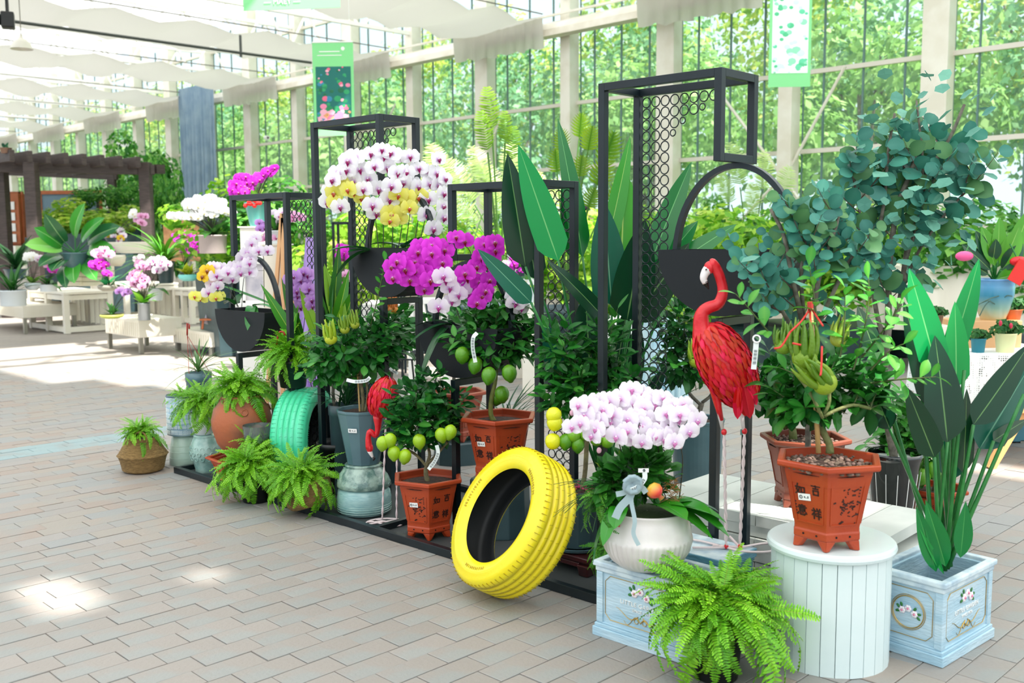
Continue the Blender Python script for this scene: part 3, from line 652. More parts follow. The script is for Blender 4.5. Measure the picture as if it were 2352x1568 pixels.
def hex_pot(T, Rr, Hh, rot=0.0, m=None, deco=True, stick=True, face0=0, soil=True, pebbles=0, sy=1.0):
    """hexagonal clay pot with six bracket feet, rolled rim and framed panels"""
    m = m or M_terra; mb = MB(); A = rot
    prof = [(.60, .10), (.62, .11), (.645, .125), (.645, .20), (.625, .215), (.63, .25), (.83, .88), (.86, .915), (.98, .93), (1.0, .95), (1.0, .985), (.985, 1.0), (.885, 1.0), (.865, .985), (.85, .88), (.80, .75)]
    mb.lathe([(Rr * r, Hh * z) for r, z in prof], 6, a0=A, cap0=True)
    for i in range(6):                                   # bracket feet
        a = A + i * PI / 3; c = Vector((math.cos(a), math.sin(a), 0)); 
        for sgn in (-1, 1):
            e = (Vector((math.cos(a + sgn * PI / 3), math.sin(a + sgn * PI / 3), 0)) - c)
            p = c * Rr * .62; inn = -c * Rr * .10
            o1 = p; o2 = p + e * Rr * .62 * .30
            vs = [c * Rr * .635, o2 + c * .0, o2 + inn, p + inn]
            top = [v + Vector((0, 0, Hh * .115)) for v in vs]; bot = [c * Rr * .655 * 1.0, p + e * Rr * .62 * .10, p + e * Rr * .62 * .10 + inn, p + inn]
            mb.add(bot + top, [(0, 1, 2, 3), (7, 6, 5, 4), (0, 4, 5, 1), (1, 5, 6, 2), (2, 6, 7, 3), (3, 7, 4, 0)])
    pot = mb.build('pot', m, T, bevel=Rr * .012)
    # framed panels + holes
    fr = MB(); ik = MB(); hl = MB()
    for i in range(6):
        a = A + (i + .5) * PI / 3; ca = math.cos(PI / 6)
        nx = Vector((math.cos(a), math.sin(a), 0)); ux = Vector((-math.sin(a), math.cos(a), 0))
        z0, z1 = Hh * .27, Hh * .86; r0, r1 = Rr * (.63 + (.20 * (.27 - .25) / .63)) * ca, Rr * .822 * ca
        up = (nx * (r1 - r0) + Vector((0, 0, z1 - z0))); Lh = up.length; up.normalize(); nrm = ux.cross(up).normalized()
        if nrm.dot(nx) < 0: nrm = -nrm
        def pt(u, v): return nx * (r0 + (r1 - r0) * v) + Vector((0, 0, z0 + (z1 - z0) * v)) + ux * u * (r0 + (r1 - r0) * v) * .577 + nrm * .001
        cs_ = [pt(-.78, .06), pt(.78, .06), pt(.80, .95), pt(-.80, .95)]
        for j in range(4): fr.beam(cs_[j], cs_[(j + 1) % 4], .005, .004, up=nrm)
        for u in (-.35, .35): hl.lathe([(.004, 0), (.004, .002)], 8, c=nx * (Rr * .645 * ca - .001) + ux * u * Rr * .37 + Vector((0, 0, Hh * .165)), M=Matrix((ux, Vector((0, 0, 1)), nx)).transposed(), cap1=True)
        if deco:
            S_ = Rr * .20; cen = pt(0, .5)
            if (i + face0) % 2 == 0:
                for ch, u, v in (('ji', .42, .62), ('xiang', .42, .16), ('ru', -.40, .60), ('yi', -.40, .18)): strokes(ik, ch, pt(u, v) - ux * S_ * .5 * -1 - ux * S_ * (1.0), ux, up, S_, S_ * .13, nrm)
                for k in range(5): ik.box(pt(-.72, .20 + k * .06), (.004, .004, .004))
            else:
                rr = random.Random(3)
                for k in range(44):
                    u = rr.gauss(0, .30); v = .5 + rr.gauss(0, .17) - .2 * abs(u); a_ = pt(u, v); b_ = pt(u + rr.uniform(-.22, .22), v + rr.uniform(-.05, .05)); ik.beam(a_, b_ + ux * .001, S_ * rr.uniform(.05, .18), .0012, up=nrm)
                for k in range(4): ik.box(pt(.60, .80 - k * .06), (.004, .004, .004))
    fr.build('panel_moulding', m, T); hl.build('drain_holes', mat('hole', '1a0a06', .9), T)
    if deco: ik.build('inscription', M_ink, T)
    if stick:
        a = A + (stick - .5) * PI / 3 if stick is not True else A + PI / 6
        nx = Vector((math.cos(a), math.sin(a), 0)); ux = Vector((-math.sin(a), math.cos(a), 0)); ca = math.cos(PI / 6)
        z = Hh * .60; rr_ = Rr * (.63 + .20 * (.60 - .25) / .63) * ca + .004
        M = Matrix((ux, Vector((nx.x * .3, nx.y * .3, 1)).normalized(), nx)).transposed().to_4x4(); M.translation = nx * rr_ + Vector((0, 0, z)) - ux * .012
        sticker(T, M)
    if soil:
        mb = MB(); mb.lathe([(Rr * .845, Hh * .87), (Rr * .6, Hh * .90), (Rr * .25, Hh * .915)], 18, cap1=True, cap0=False, rfun=lambda a, r, z: r * (1 if r < Rr * .8 else .93 + .0 * a) * 1.0); mb.build('soil', M_soil, T, smooth=True)
    if pebbles: pebble_bed(T, Rr * .80, Hh * .905, pebbles)
    return pot
def pebble_bed(T, R, z, n, s=(.006, .011), seed=1):
    r = random.Random(seed); ms = []
    for i in range(3):
        mb = MB(); mb.ball((0, 0, 0), (1, .8, .6), 7, 5); ms.append(mb.mesh('pebble', M_peb, True))
    pk = MB()
    for i in range(n):
        a = r.uniform(0, 2 * PI); q = R * math.sqrt(r.random()); k = r.uniform(*s)
        if i < 140:
            o = link('pebble', ms[i % 3], T, Matrix.Translation((q * math.cos(a), q * math.sin(a), z + r.uniform(0, .008))) @ Matrix.Rotation(r.uniform(0, 6), 4, 'Z') @ Matrix.Rotation(r.uniform(-.5, .5), 4, 'X') @ Matrix.Scale(k, 4))
        else: pk.ball((q * math.cos(a), q * math.sin(a), z), (k, k * .8, k * .6), 6, 4)
    if n > 140: pk.build('pebbles', M_peb, T, smooth=True, kind='stuff')
def lathe_pot(T, name, prof, m, n=36, smooth=True, **kw):
    mb = MB(); mb.lathe(prof, n, **kw); return mb.build(name, m, T, smooth=smooth)
def auto_smooth(o, ang=.7):
    me = o.data
    try: me.set_sharp_from_angle(angle=ang)
    except Exception: pass
    return o
def fruit_hand(parent, p, s=1.0, down=False, seed=0, col=('7fae1e', 'b8cf3c'), lean=(0, 0)):
    """buddha's hand: a bulb that splits into long fingers"""
    r = random.Random(seed); mb = MB(); a, b = lin(col[0]), lin(col[1]); sg = 1
    mb.cur = b; mb.ball((0, 0, 0), (.036, .034, .032), 12, 8)
    for i in range(13):
        az = 2 * PI * i * .618; k = math.sqrt((i + .5) / 13); q = Vector((math.cos(az) * k, math.sin(az) * k, 0))
        L = r.uniform(.060, .110) * (1.05 - .15 * k); c0 = q * .024; c1 = q * .046 + Vector((0, 0, L * .45)); c2 = q * r.uniform(.030, .050) + Vector((0, 0, L * .8)); c3 = q * r.uniform(.022, .05) + Vector((r.uniform(-.01, .01), r.uniform(-.01, .01), L * 1.1))
        pts = bez([c0, c1, c2, c3], 6); mb.cur = mixc(a, b, r.uniform(0, .6)); fr_ = r.uniform(.75, 1.0); mb.tube(pts, [k_ * fr_ for k_ in (.0125, .0125, .0105, .0085, .0068, .0048, .0012)], 7)
    me = mb.mesh('fingered_citron', mat('citron_skin', 'a0c030', .35, vcol=True, bump=.25, bscale=140, spec=.5), True)
    z = Vector((lean[0], lean[1], 1)).normalized(); M = frame(z, (0, 1, .01), p, s); return link('fingered_citron', me, parent, M)
def lemon_mesh(c0, c1, round_=False):
    mb = MB(); a, b = lin(c0), lin(c1); prof = [(.001, -.042), (.008, -.040), (.013, -.034), (.024, -.024), (.031, -.008), (.032, .006), (.027, .022), (.016, .032), (.004, .037)] if not round_ else [(.001, -.034), (.014, -.032), (.026, -.022), (.032, -.006), (.032, .008), (.026, .022), (.013, .031), (.002, .033)]
    mb.lathe(prof, 14, cols=[mixc(a, b, i / len(prof)) for i in range(len(prof))], cap1=True)
    me = mb.mesh('lemon', mat('lemon_skin', 'b0cf20', .35, vcol=True, bump=.15, bscale=160, coat=.2), True); return me
def hang_fruit(parent, me, p, s=1.0, r=R_, name='lemon'):
    M = Matrix.Translation(p) @ Matrix.Rotation(r.uniform(-.25, .25), 4, 'X') @ Matrix.Rotation(r.uniform(-.25, .25), 4, 'Y') @ Matrix.Rotation(r.uniform(0, 6), 4, 'Z') @ Matrix.Scale(s, 4); o = link(name, me, parent, M); return o
def tag_strip(parent, pts, w=.018, nrm=(0, -1, .2), barcode=True):
    """a paper strip tag following pts"""
    p = pol(pts, 4); mb = MB(); nrm = Vector(nrm).normalized(); vs = []
    for i, q in enumerate(p):
        d = (p[min(i + 1, len(p) - 1)] - p[max(i - 1, 0)]).normalized(); x = d.cross(nrm).normalized(); vs += [q - x * w / 2, q + x * w / 2]
    mb.add(vs, [(2 * i, 2 * i + 1, 2 * i + 3, 2 * i + 2) for i in range(len(p) - 1)]); o = mb.build('paper_tag', mat('tag_paper', 'e8f0ee', .5), parent); s = o.modifiers.new('t', 'SOLIDIFY'); s.thickness = .0006
    mb = MB(); m = len(p)
    for i in range(1, m - 2):
        d = (p[i + 1] - p[i]); x = d.normalized().cross(nrm).normalized()
        for k in (.15, .45, .75):
            c = p[i] + d * k + nrm * .0012
            if i > m * .3: mb.beam(c - x * w * .3, c + x * w * .3, d.length * (.08 if k != .45 else .16), .0006, up=nrm)
    mb.build('print', M_ink2, o)
# ================================================================ POTS, FERNS AND TREES ON AND AROUND THE STAND
M_blackpot = mat('black_plastic', '0c0f10', .42)
M_slate = mat('slate_glaze', '587880', .32, c2='4c6a74', nscale=5, coat=.2)
M_slated = mat('dark_slate', '33474c', .4, c2='3c5258', nscale=5)
M_grass = mat('seagrass', 'b18d55', .75, c2='8f7040', nscale=40, bump=1.0, bscale=150, stretch=(1, 1, 5))
M_grassin = mat('seagrass_inside', '7d6540', .85, bump=.8, bscale=120)
M_celadon = mat('celadon_glaze', 'a9c9c0', .15, c2='7fa8a0', nscale=16, coat=.7, bump=.35, bscale=40)
M_sage = mat('sage_glaze', 'b9cfc0', .3, c2='a9c4b6', nscale=6, coat=.3)
M_whitegl = mat('white_glaze', 'dfe9ee', .25, coat=.4)
def cluster_dir(p): d = (CAM - Vector(p)); return d.normalized()
def woven(T, name, prof, m=M_grass, n=48, amp=.0022, pitch=.011):
    """a lathe with coil ridges"""
    P_ = []; 
    for (r0, z0), (r1, z1) in zip(prof[:-1], prof[1:]):
        L = math.hypot(r1 - r0, z1 - z0); k = max(1, int(L / pitch * 2))
        for i in range(k): t = i / k; P_.append((r0 + (r1 - r0) * t + (amp if (len(P_) % 2) else 0), z0 + (z1 - z0) * t))
    P_.append(prof[-1]); mb = MB(); mb.lathe(P_, n, rfun=lambda a, r, z: r * (1 + .006 * math.sin(a * 24 + z * 700))); return mb.build(name, m, T, smooth=True)
def nursery_pot(T, r, h, z=0, m=None):
    m = m or M_blackpot
    prof = [(r * .74, z), (r * .78, z + h * .02), (r * .96, z + h * .88), (r * 1.0, z + h * .885), (r * 1.03, z + h), (r * .98, z + h), (r * .94, z + h * .9), (r * .8, z + h * .6)]
    lathe_pot(T, 'pot', prof, m, 28); mb = MB(); mb.lathe([(r * .93, z + h * .86), (r * .5, z + h * .9), (.002, z + h * .9)], 16, cap0=False); mb.build('soil', M_soil, T)
FERNS = 'boston ferns on and around the stand'
# --- fern in the lidded-belly seagrass basket
c = foot(330, 1090, .13)
T = thing('seagrass_basket', 'round seagrass belly basket with a loop handle, standing alone left of the stand', 'basket', c)
woven(T, 'body', [(.105, 0), (.128, .012), (.140, .07), (.150, .098), (.158, .108), (.150, .118), (.130, .150), (.108, .19), (.100, .225), (.094, .225), (.10, .18), (.13, .12), (.12, .03)])
hd = MB(); pts = [Vector((.05 * math.cos(a) + .02, -.105 + .03 * math.sin(a), .205 + .062 * math.sin(a))) for a in [PI * i / 10 for i in range(11)]]; hd.tube(pts, .006, 6); hd.build('handle', M_grass, T, smooth=True)
hd = MB(); hd.tube([p + Vector((-.03, .2, 0)) for p in pts], .006, 6); hd.build('handle', M_grass, T, smooth=True)
F = thing('potted_fern', 'boston fern in a black pot inside the round seagrass basket at far left', 'fern', c + Vector((0, 0, .03)), group=None)
nursery_pot(F, .085, .20); fern(F, (0, 0, .21), .17, 62, 1.0, droop=.8, seed=1, bias=(-.35, -.25))
# --- sage pot upside down, patterned cylinder pot with fern on top
c = foot(425, 1071, .10)
T = thing('sage_pot', 'upturned pale sage glazed pot under the blue patterned planter', 'pot', c)
lathe_pot(T, 'body', [(.093, 0), (.098, .004), (.096, .06), (.088, .13), (.078, .18), (.066, .2), (.001, .2)], M_sage, 32)
mb = MB(); [mb.torus((0, 0, z), r, .0012, 32, 4) for z, r in ((.05, .0965), (.09, .094), (.13, .0885))]; mb.build('throwing_rings', M_sage, T)
M_blu = mat('blue_stripe_glaze', '7fa6bf', .3, c2='b9d3df', nscale=9, stretch=(1, 1, 6), coat=.3)
T = thing('patterned_planter', 'cylindrical blue and white planter with line patterns, on the upturned sage pot', 'planter', c + Vector((.005, 0, .201)))
lathe_pot(T, 'body', [(.10, 0), (.109, .004), (.109, .262), (.103, .262), (.100, .2)], M_blu, 40)
mb = MB(); mb.torus((0, 0, .262), .106, .006, 36, 6); mb.build('rim', mat('navy_rim', '3f5a6c', .4), T, smooth=True)
mb = MB(); rr = random.Random(4)
for row in range(7):
    z0 = .012 + row * .036
    for k in range(24):
        a = 2 * PI * k / 24
        if (k // 4 + row) % 2:
            for q in range(3): mb.box((.1096 * math.cos(a + q * .075), .1096 * math.sin(a + q * .075), z0 + .014), (.0022, .0022, .024), Matrix.Rotation(a, 3, 'Z'))
        else:
            for q in range(4): mb.box((.1096 * math.cos(a + .1), .1096 * math.sin(a + .1), z0 + .003 + q * .008), (.0022, .026, .002), Matrix.Rotation(a + .1, 3, 'Z'))
mb.build('line_pattern', M_white, T)
F = thing('potted_fern', 'small boston fern spilling out of the blue and white patterned planter', 'fern', c + Vector((.005, 0, .27)))
nursery_pot(F, .08, .17); fern(F, (0, 0, .18), .13, 40, .9, seed=2, bias=(.1, -.35))
# --- celadon stool with white pot and fern
c = foot(478, 1091, .10)
T = thing('garden_stool', 'carved celadon ceramic garden stool carrying the small white pot', 'garden stool', c)
lathe_pot(T, 'body', [(.074, .0), (.080, .006), (.078, .03), (.090, .07), (.104, .11), (.108, .15), (.100, .19), (.086, .225), (.080, .236), (.083, .242), (.076, .248), (.001, .248)], M_celadon, 40)
mb = MB()
for k in range(16):
    for j in range(3):
        a = 2 * PI * k / 16 + j * .2; z = .10 + j * .032; R0 = (.103, .108, .104)[j]
        mb.torus((R0 * math.cos(a), R0 * math.sin(a), z), .012, .0028, 10, 4, M=Matrix.Rotation(a, 3, 'Z') @ Matrix.Rotation(PI / 2, 3, 'Y'))
mb.build('scroll_relief', M_celadon, T, smooth=True)
T = thing('white_pot', 'small rounded white glazed pot on the celadon garden stool', 'pot', c + Vector((-.012, -.02, .249)))
lathe_pot(T, 'body', [(.045, 0), (.058, .01), (.073, .06), (.078, .11), (.078, .145), (.073, .145), (.070, .06)], M_whitegl, 32)
F = thing('potted_fern', 'boston fern in a black pot set in the small white pot', 'fern', c + Vector((-.012, -.02, .262)))
nursery_pot(F, .066, .19); fern(F, (0, 0, .20), .21, 60, 1.0, seed=3, bias=(-.05, -.3))
# --- spider plant with red hanger hook, behind
c = P(455, 842, 6.95); c.z = 0
T = thing('spider_plant', 'thin leaved spider plant with a red hanger hook on wires, behind the left ferns', 'potted plant', c)
nursery_pot(T, .09, .56, 0, M_slate)
ms = [leaf_mesh('leaf', .26, .014, 'strap', '4f7f3a', 'a9c77a', .3, k, 8) for k in (.35, .7, 1.0)]
r = random.Random(5)
for i in range(38):
    az = r.uniform(0, 6.28); el = r.uniform(.3, 1.4); d = Vector((math.cos(az) * math.cos(el), math.sin(az) * math.cos(el), math.sin(el))); up = Vector((-math.cos(az) * math.sin(el), -math.sin(az) * math.sin(el), math.cos(el)))
    M = Matrix((d.cross(up), d, up)).transposed().to_4x4(); M.translation = (0, 0, .56); link('leaf', ms[i % 3], T, M @ Matrix.Scale(r.uniform(.7, 1.1), 4))
M_redpl = mat('red_plastic', 'a8261c', .4); hk = P(430, 770, 6.9) - c
mb = MB()
for a in (0, 2.1, 4.2): mb.tube([Vector((.085 * math.cos(a), .085 * math.sin(a), .55)), hk], .0018, 4)
mb.build('hanger_wires', M_redpl, T)
mb = MB(); top = P(430, 742, 6.9) - c; mb.tube([hk, hk.lerp(top, .5), top, top + Vector((.014, 0, -.012)), top + Vector((.012, 0, -.04))], .006, 6); mb.build('hook', M_redpl, T, smooth=True)
# --- terracotta jar on an upturned hexagonal pot, fern on top
M_jar = mat('terracotta', 'b0613c', .6, c2='8d5a45', nscale=5, bump=.3, bscale=30)
c = P(556, 980, 5.98); c.z = 0
T = thing('low_clay_pot', 'low hexagonal red clay pot with feet under the round terracotta jar', 'pot', c + Vector((-.02, -.02, .008)))
hex_pot(T, .20, .172, rot=-1.9, deco=False, stick=False, soil=False)
T = thing('terracotta_jar', 'big round terracotta jar left of the green tyre', 'jar', c + Vector((0, 0, .181)))
lathe_pot(T, 'body', [(.085, 0), (.10, .01), (.150, .08), (.178, .17), (.182, .22), (.165, .29), (.135, .335), (.128, .35), (.142, .368), (.135, .375), (.122, .355), (.13, .3)], M_jar, 40)
mb = MB()
for a in (-1.2, .4, 2.0): mb.torus((.166 * math.cos(a), .166 * math.sin(a), .285), .018, .005, 12, 5, M=Matrix.Rotation(a, 3, 'Z') @ Matrix.Rotation(PI / 2 - .4, 3, 'Y'))
mb.build('lug', M_jar, T, smooth=True)
F = thing('potted_fern', 'full boston fern crowning the round terracotta jar', 'fern', c + Vector((0, 0, .40)))
nursery_pot(F, .115, .17); fern(F, (0, 0, .19), .235, 84, 1.0, seed=4, bias=(0, -.15))
# --- green tyre
def tyre(name, label, centre, n, Rr, w, col, colname, gap=.0):
    M = frame(n, (0, 0, 1), centre); T = thing(name, label, 'tyre', M=M)
    mt = mat(colname, col[0], .33, c2=col[1], nscale=7, bump=.12, bscale=60, coat=.15, ramp=(.5, .75)); mr = mat('rubber', '0b0e10', .55)
    h = w / 2; ri = Rr * .665; mb = MB(); N_ = 96; prof = []
    outer = [(ri, h * .78), (ri + .006, h * .86), (ri + .02, h * .93), (Rr * .80, h * 1.0), (Rr * .84, h * 1.01), (Rr * .85, h * .985), (Rr * .915, h * .97), (Rr * .955, h * .88), (Rr * .982, h * .76)]
    tread = [(Rr * .990, h * .70)]
    for g in (.46, .15, -.15, -.46):
        tread += [(Rr * (1.0 - .012 * g * g), h * (g + .055)), (Rr * .977, h * (g + .035)), (Rr * .977, h * (g - .035)), (Rr * (1.0 - .012 * g * g), h * (g - .055))]
    tread += [(Rr * .990, -h * .70)]
    prof = outer + tread + [(r_, -z_) for r_, z_ in outer[::-1]]
    vs = []; fs = []
    for k, (r_, z_) in enumerate(prof):
        for i in range(N_): a = 2 * PI * i / N_; vs.append((r_ * math.cos(a), r_ * math.sin(a), z_))
    for k in range(len(prof) - 1):
        for i in range(N_): j = (i + 1) % N_; fs.append((k * N_ + i, (k + 1) * N_ + i, (k + 1) * N_ + j, k * N_ + j))
    mb.add(vs, fs); mb.build('tread_and_walls', mt, T, smooth=True)
    # inner liner
    mb = MB(); pr = [(ri, h * .78), (ri + .02, h * .70), (Rr * .90, h * .74), (Rr * .94, h * .5), (Rr * .95, 0), (Rr * .94, -h * .5), (Rr * .90, -h * .74), (ri + .02, -h * .70), (ri, -h * .78)]
    vs = [(r_ * math.cos(2 * PI * i / 64), r_ * math.sin(2 * PI * i / 64), z_) for r_, z_ in pr for i in range(64)]
    mb.add(vs, [(k * 64 + i, k * 64 + (i + 1) % 64, (k + 1) * 64 + (i + 1) % 64, (k + 1) * 64 + i) for k in range(len(pr) - 1) for i in range(64)]); mb.build('inner_liner', mr, T, smooth=True)
    # sipes: short raised bars at both shoulders, mould rings and lettering bumps on the wall
    mb = MB(); dk = mat(colname + '_groove', col[2], .5)
    for i in range(72):
        a = 2 * PI * i / 72; rm = Matrix.Rotation(a, 3, 'Z')
        for sg in (1, -1): mb.box(rm @ Vector((Rr * .984, 0, sg * h * .74)), (.003, .0022, h * .26), rm @ Matrix.Rotation(sg * -.18, 3, 'Y'))
        if i % 2 == 0:
            for g in (.30, -.30, 0): mb.box(rm @ Vector((Rr * .9975, 0, h * g)), (.0018, .0016, h * .15), rm @ Matrix.Rotation(.35, 3, 'X'))
    mb.build('sipes', dk, T, kind='stuff')
    mb = MB()
    for sg in (1, -1):
        mb.torus((0, 0, sg * h * .965), ri + .034, .0016, 72, 4); mb.torus((0, 0, sg * h * 1.0), Rr * .82, .0016, 72, 4)
    mb.build('mould_rings', mt, T, smooth=True)
    mb = MB(); rr = random.Random(9)
    for a0_ in (.6, 2.7, 4.6):
        for k in range(11):
            a = a0_ + k * .055; rm = Matrix.Rotation(a, 3, 'Z'); mb.box(rm @ Vector((Rr * .77, 0, h * .99)), (.013, .003 + .004 * rr.random(), .0015), rm)
            if k % 3 == 0: mb.box(rm @ Vector((Rr * .775, .004, h * .99)), (.003, .007, .0015), rm)
    mb.build('wall_lettering', dk, T)
    return T
n = Vector((.985, -.17, 0)); gc = P(700, 1002, 5.95); gc.z = .300
tyre('green_tyre', 'mint green painted car tyre standing upright', gc, n, .298, .225, ('4fe0aa', '78ecc4', '2aa87c'), 'mint_paint')
c = Vector((P(674, 900, 5.95).x, 5.95, .602))
F = thing('potted_fern', 'boston fern in a black pot with a red hook, on top of the green tyre', 'fern', c)
nursery_pot(F, .098, .165); fern(F, (0, 0, .20), .235, 86, 1.1, seed=5, bias=(-.10, -.1), droop=.45)
mb = MB(); h0 = P(636, 790, 5.9) - c; mb.tube(pol([h0, P(640, 765, 5.9) - c, P(650, 762, 5.9) - c, P(655, 770, 5.9) - c], 3), .006, 6); mb.build('hook', M_redpl, F, smooth=True)
# --- two ferns on the floor in front of the green tyre
c = foot(590, 1158, .085)
F = thing('potted_fern', 'boston fern in a black pot on the floor left of the seagrass tub', 'fern', c)
nursery_pot(F, .10, .17); fern(F, (-.03, 0, .20), .235, 92, 1.0, seed=6, bias=(-.10, -.3))
c = P(598, 1060, 5.72); c.z = .007
F = thing('potted_fern', 'smaller boston fern between the terracotta jar and the green tyre', 'fern', c)
nursery_pot(F, .08, .26); fern(F, (0, 0, .27), .16, 46, 1.1, seed=7)
mb = MB(); mb.lathe([(.07, .26), (.085, .40), (.083, .40), (.068, .262)], 24, c=(-.02, .03, 0)); mb.build('glass_cylinder', M_glass, F, smooth=True)
# --- tilted seagrass tub with fern
c = G(705, 1195); c = c + Vector((.0, .14, .012))
Mt = Matrix.Translation(c + Vector((0, 0, .035))) @ Matrix.Rotation(-.30, 4, Vector((.15, 1, 0)).normalized())
T = thing('seagrass_tub', 'wide low seagrass tub tipped against the base rail', 'basket', M=Mt)
woven(T, 'body', [(.075, 0), (.110, .006), (.128, .03), (.133, .08), (.135, .128), (.127, .130), (.124, .08), (.118, .03), (.10, .02)], n=56)
mb = MB(); mb.torus((0, 0, .130), .131, .006, 44, 6); mb.build('rim', M_grass, T, smooth=True)
cw = Mt @ Vector((-.03, -.0, .03))
F = thing('potted_fern', 'bright boston fern drooping over the seagrass tub', 'fern', cw)
nursery_pot(F, .072, .13); fern(F, (-.01, -.01, .15), .225, 96, 1.0, seed=8, bias=(-.25, -.3))
# --- celadon drum and bell, slate cup pot with citron tree
c = foot(838, 1195, .145)
T = thing('celadon_drum', 'wide round celadon glazed drum pot on the base, beneath the dark patterned bell pot', 'pot', c + Vector((0, 0, .008)))
lathe_pot(T, 'body', [(.125, 0), (.137, .006), (.147, .05), (.148, .09), (.142, .13), (.13, .145), (.001, .146)], mat('ribbed_celadon', '9fc4c2', .18, c2='84aeb0', nscale=30, stretch=(1, 1, 14), coat=.6), 44)
mb = MB(); [mb.torus((0, 0, .02 + .012 * k), .1405 + .007 * math.sin(PI * min(1, (k + 2) / 8)), .0016, 44, 4) for k in range(10)]; mb.build('throwing_rings', M_celadon, T)
T = thing('celadon_bell', 'celadon bell shaped pot turned over, holding the slate cup planter', 'pot', c + Vector((0, 0, .155)))
lathe_pot(T, 'body', [(.143, 0), (.148, .006), (.146, .03), (.132, .07), (.105, .105), (.098, .112), (.104, .118), (.099, .124), (.001, .124)], mat('crackle_celadon', '9fb9ac', .2, c2='5f7f78', nscale=22, coat=.6, bump=.6, bscale=45), 44)
mb = MB(); r = random.Random(2)
for k in range(70):
    a = r.uniform(0, 6.28); z = r.uniform(.02, .10); R0 = .147 - (z > .03) * (z - .03) * .58; rm = Matrix.Rotation(a, 3, 'Z'); mb.box((R0 * math.cos(a), R0 * math.sin(a), z), (.003, .020, .0028), rm @ Matrix.Rotation(r.uniform(-.6, .6), 3, 'X'))
mb.build('scratched_relief', M_celadon, T)
def decagon_pot(T, r0, r1, h, n=10, m=M_slate, rot=0, soilr=.9):
    mb = MB(); mb.lathe([(r0 * .96, 0), (r0, .004), (r1 * .97, h * .93), (r1, h * .96), (r1, h), (r1 * .93, h), (r1 * .91, h * .9)], n, a0=rot); mb.build('pot', m, T, bevel=.003)
    mb = MB(); mb.lathe([(r1 * .92, h * .93), (r1 * .5, h * .95), (.002, h * .95)], 20, cap0=False); mb.build('soil', M_soil, T, smooth=True)
ML = lambda c0, c1, L=.062, w=.034, sh='obovate': [leaf_mesh('leaf', L * k, w * k, sh, c0, c1, .22, .22 * j, 7) for k, j in ((1, 1), (.85, .4), (1.1, 1.6), (.95, -.4))]
LC_buddha = ML('176420', '3f9038', .066, .036)
LC_lemon = ML('1c7024', '4f9e3c', .060, .028, 'oval')
LC_lemon2 = ML('196a22', '4a983a', .070, .032, 'oval')
LC_bright = ML('3f9a32', '7cc04a', .068, .036)
LC_buddha += ML('2f8a26', '62b048', .062, .034)[:2]; LC_lemon += ML('3a8f2c', '6fb850', .058, .027, 'oval')[:2]; LC_lemon2 += ML('358c2a', '68b44c', .066, .030, 'oval')[:2]
base7 = c + Vector((0, 0, .280))
T = thing('citron_tree', 'buddhas hand citron tree in a slate grey cup planter on the celadon pots', 'potted tree', base7)
decagon_pot(T, .088, .140, .30, 12)
lq = lambda x, y, Y: P(x, y, Y) - T.location
mb = MB(); mb.tube(pol([(.0, 0, .27), (.005, 0, .36), (-.005, .0, .45), (.0, 0, .55)], 3), [.010] * 8 + [.008] * 2, 7); mb.tube(pol([(.012, 0, .27), (.03, 0, .38), (.015, .02, .50)], 3), .007, 6); mb.build('trunk', M_bark, T, smooth=True)
mb = MB(); mb.tube([(-.012, -.01, .26), (-.025, 0, .62)], .005, 6); mb.build('stake', M_cane, T)
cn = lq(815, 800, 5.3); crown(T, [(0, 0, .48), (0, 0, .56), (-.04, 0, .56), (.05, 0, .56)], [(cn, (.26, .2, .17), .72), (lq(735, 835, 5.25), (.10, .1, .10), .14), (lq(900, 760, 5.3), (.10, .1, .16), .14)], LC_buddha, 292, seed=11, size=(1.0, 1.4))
pt = [cn + Vector((.08, 0, .1)), lq(868, 690, 5.2), lq(885, 600, 5.2)]; pth = bez(pt, 8); mb = MB(); mb.tube(pth, .003, 5); mb.build('shoot', M_twig, T); leaves_on(T, LC_bright, pth, 16, seed=3, size=(.6, .9))
for x, y, s in ((760, 778, .95), (792, 756, .75), (815, 745, .7)): fruit_hand(T, lq(x, y, 5.1), s, seed=int(x), col=('7fa81c', 'b8c42c') if x < 780 else ('5f8a1c', '98a830'), lean=(-.15, -.1))
Ms = frame(Vector((-.35, -1, -.28)), (0, 0, 1), lq(793, 987, 5.05) - Vector((.0, 0, 0)), 1.0); 
aa = math.atan2(-5.0, -.0) ; nx = (Vector((CAM.x - c.x, CAM.y - c.y, 0)).normalized()); a_ = math.atan2(nx.y, nx.x) - .45; nx = Vector((math.cos(a_), math.sin(a_), 0)); ux = Vector((-nx.y, nx.x, 0))
M = Matrix((ux, Vector((nx.x * .17, nx.y * .17, 1)).normalized(), nx)).transposed().to_4x4(); M.translation = nx * .124 + Vector((0, 0, .20)); sticker(T, M, .05, .022)
tag_strip(T, [lq(796, 872, 5.12), lq(815, 876, 5.1), lq(840, 874, 5.1), lq(850, 866, 5.1)], .018)
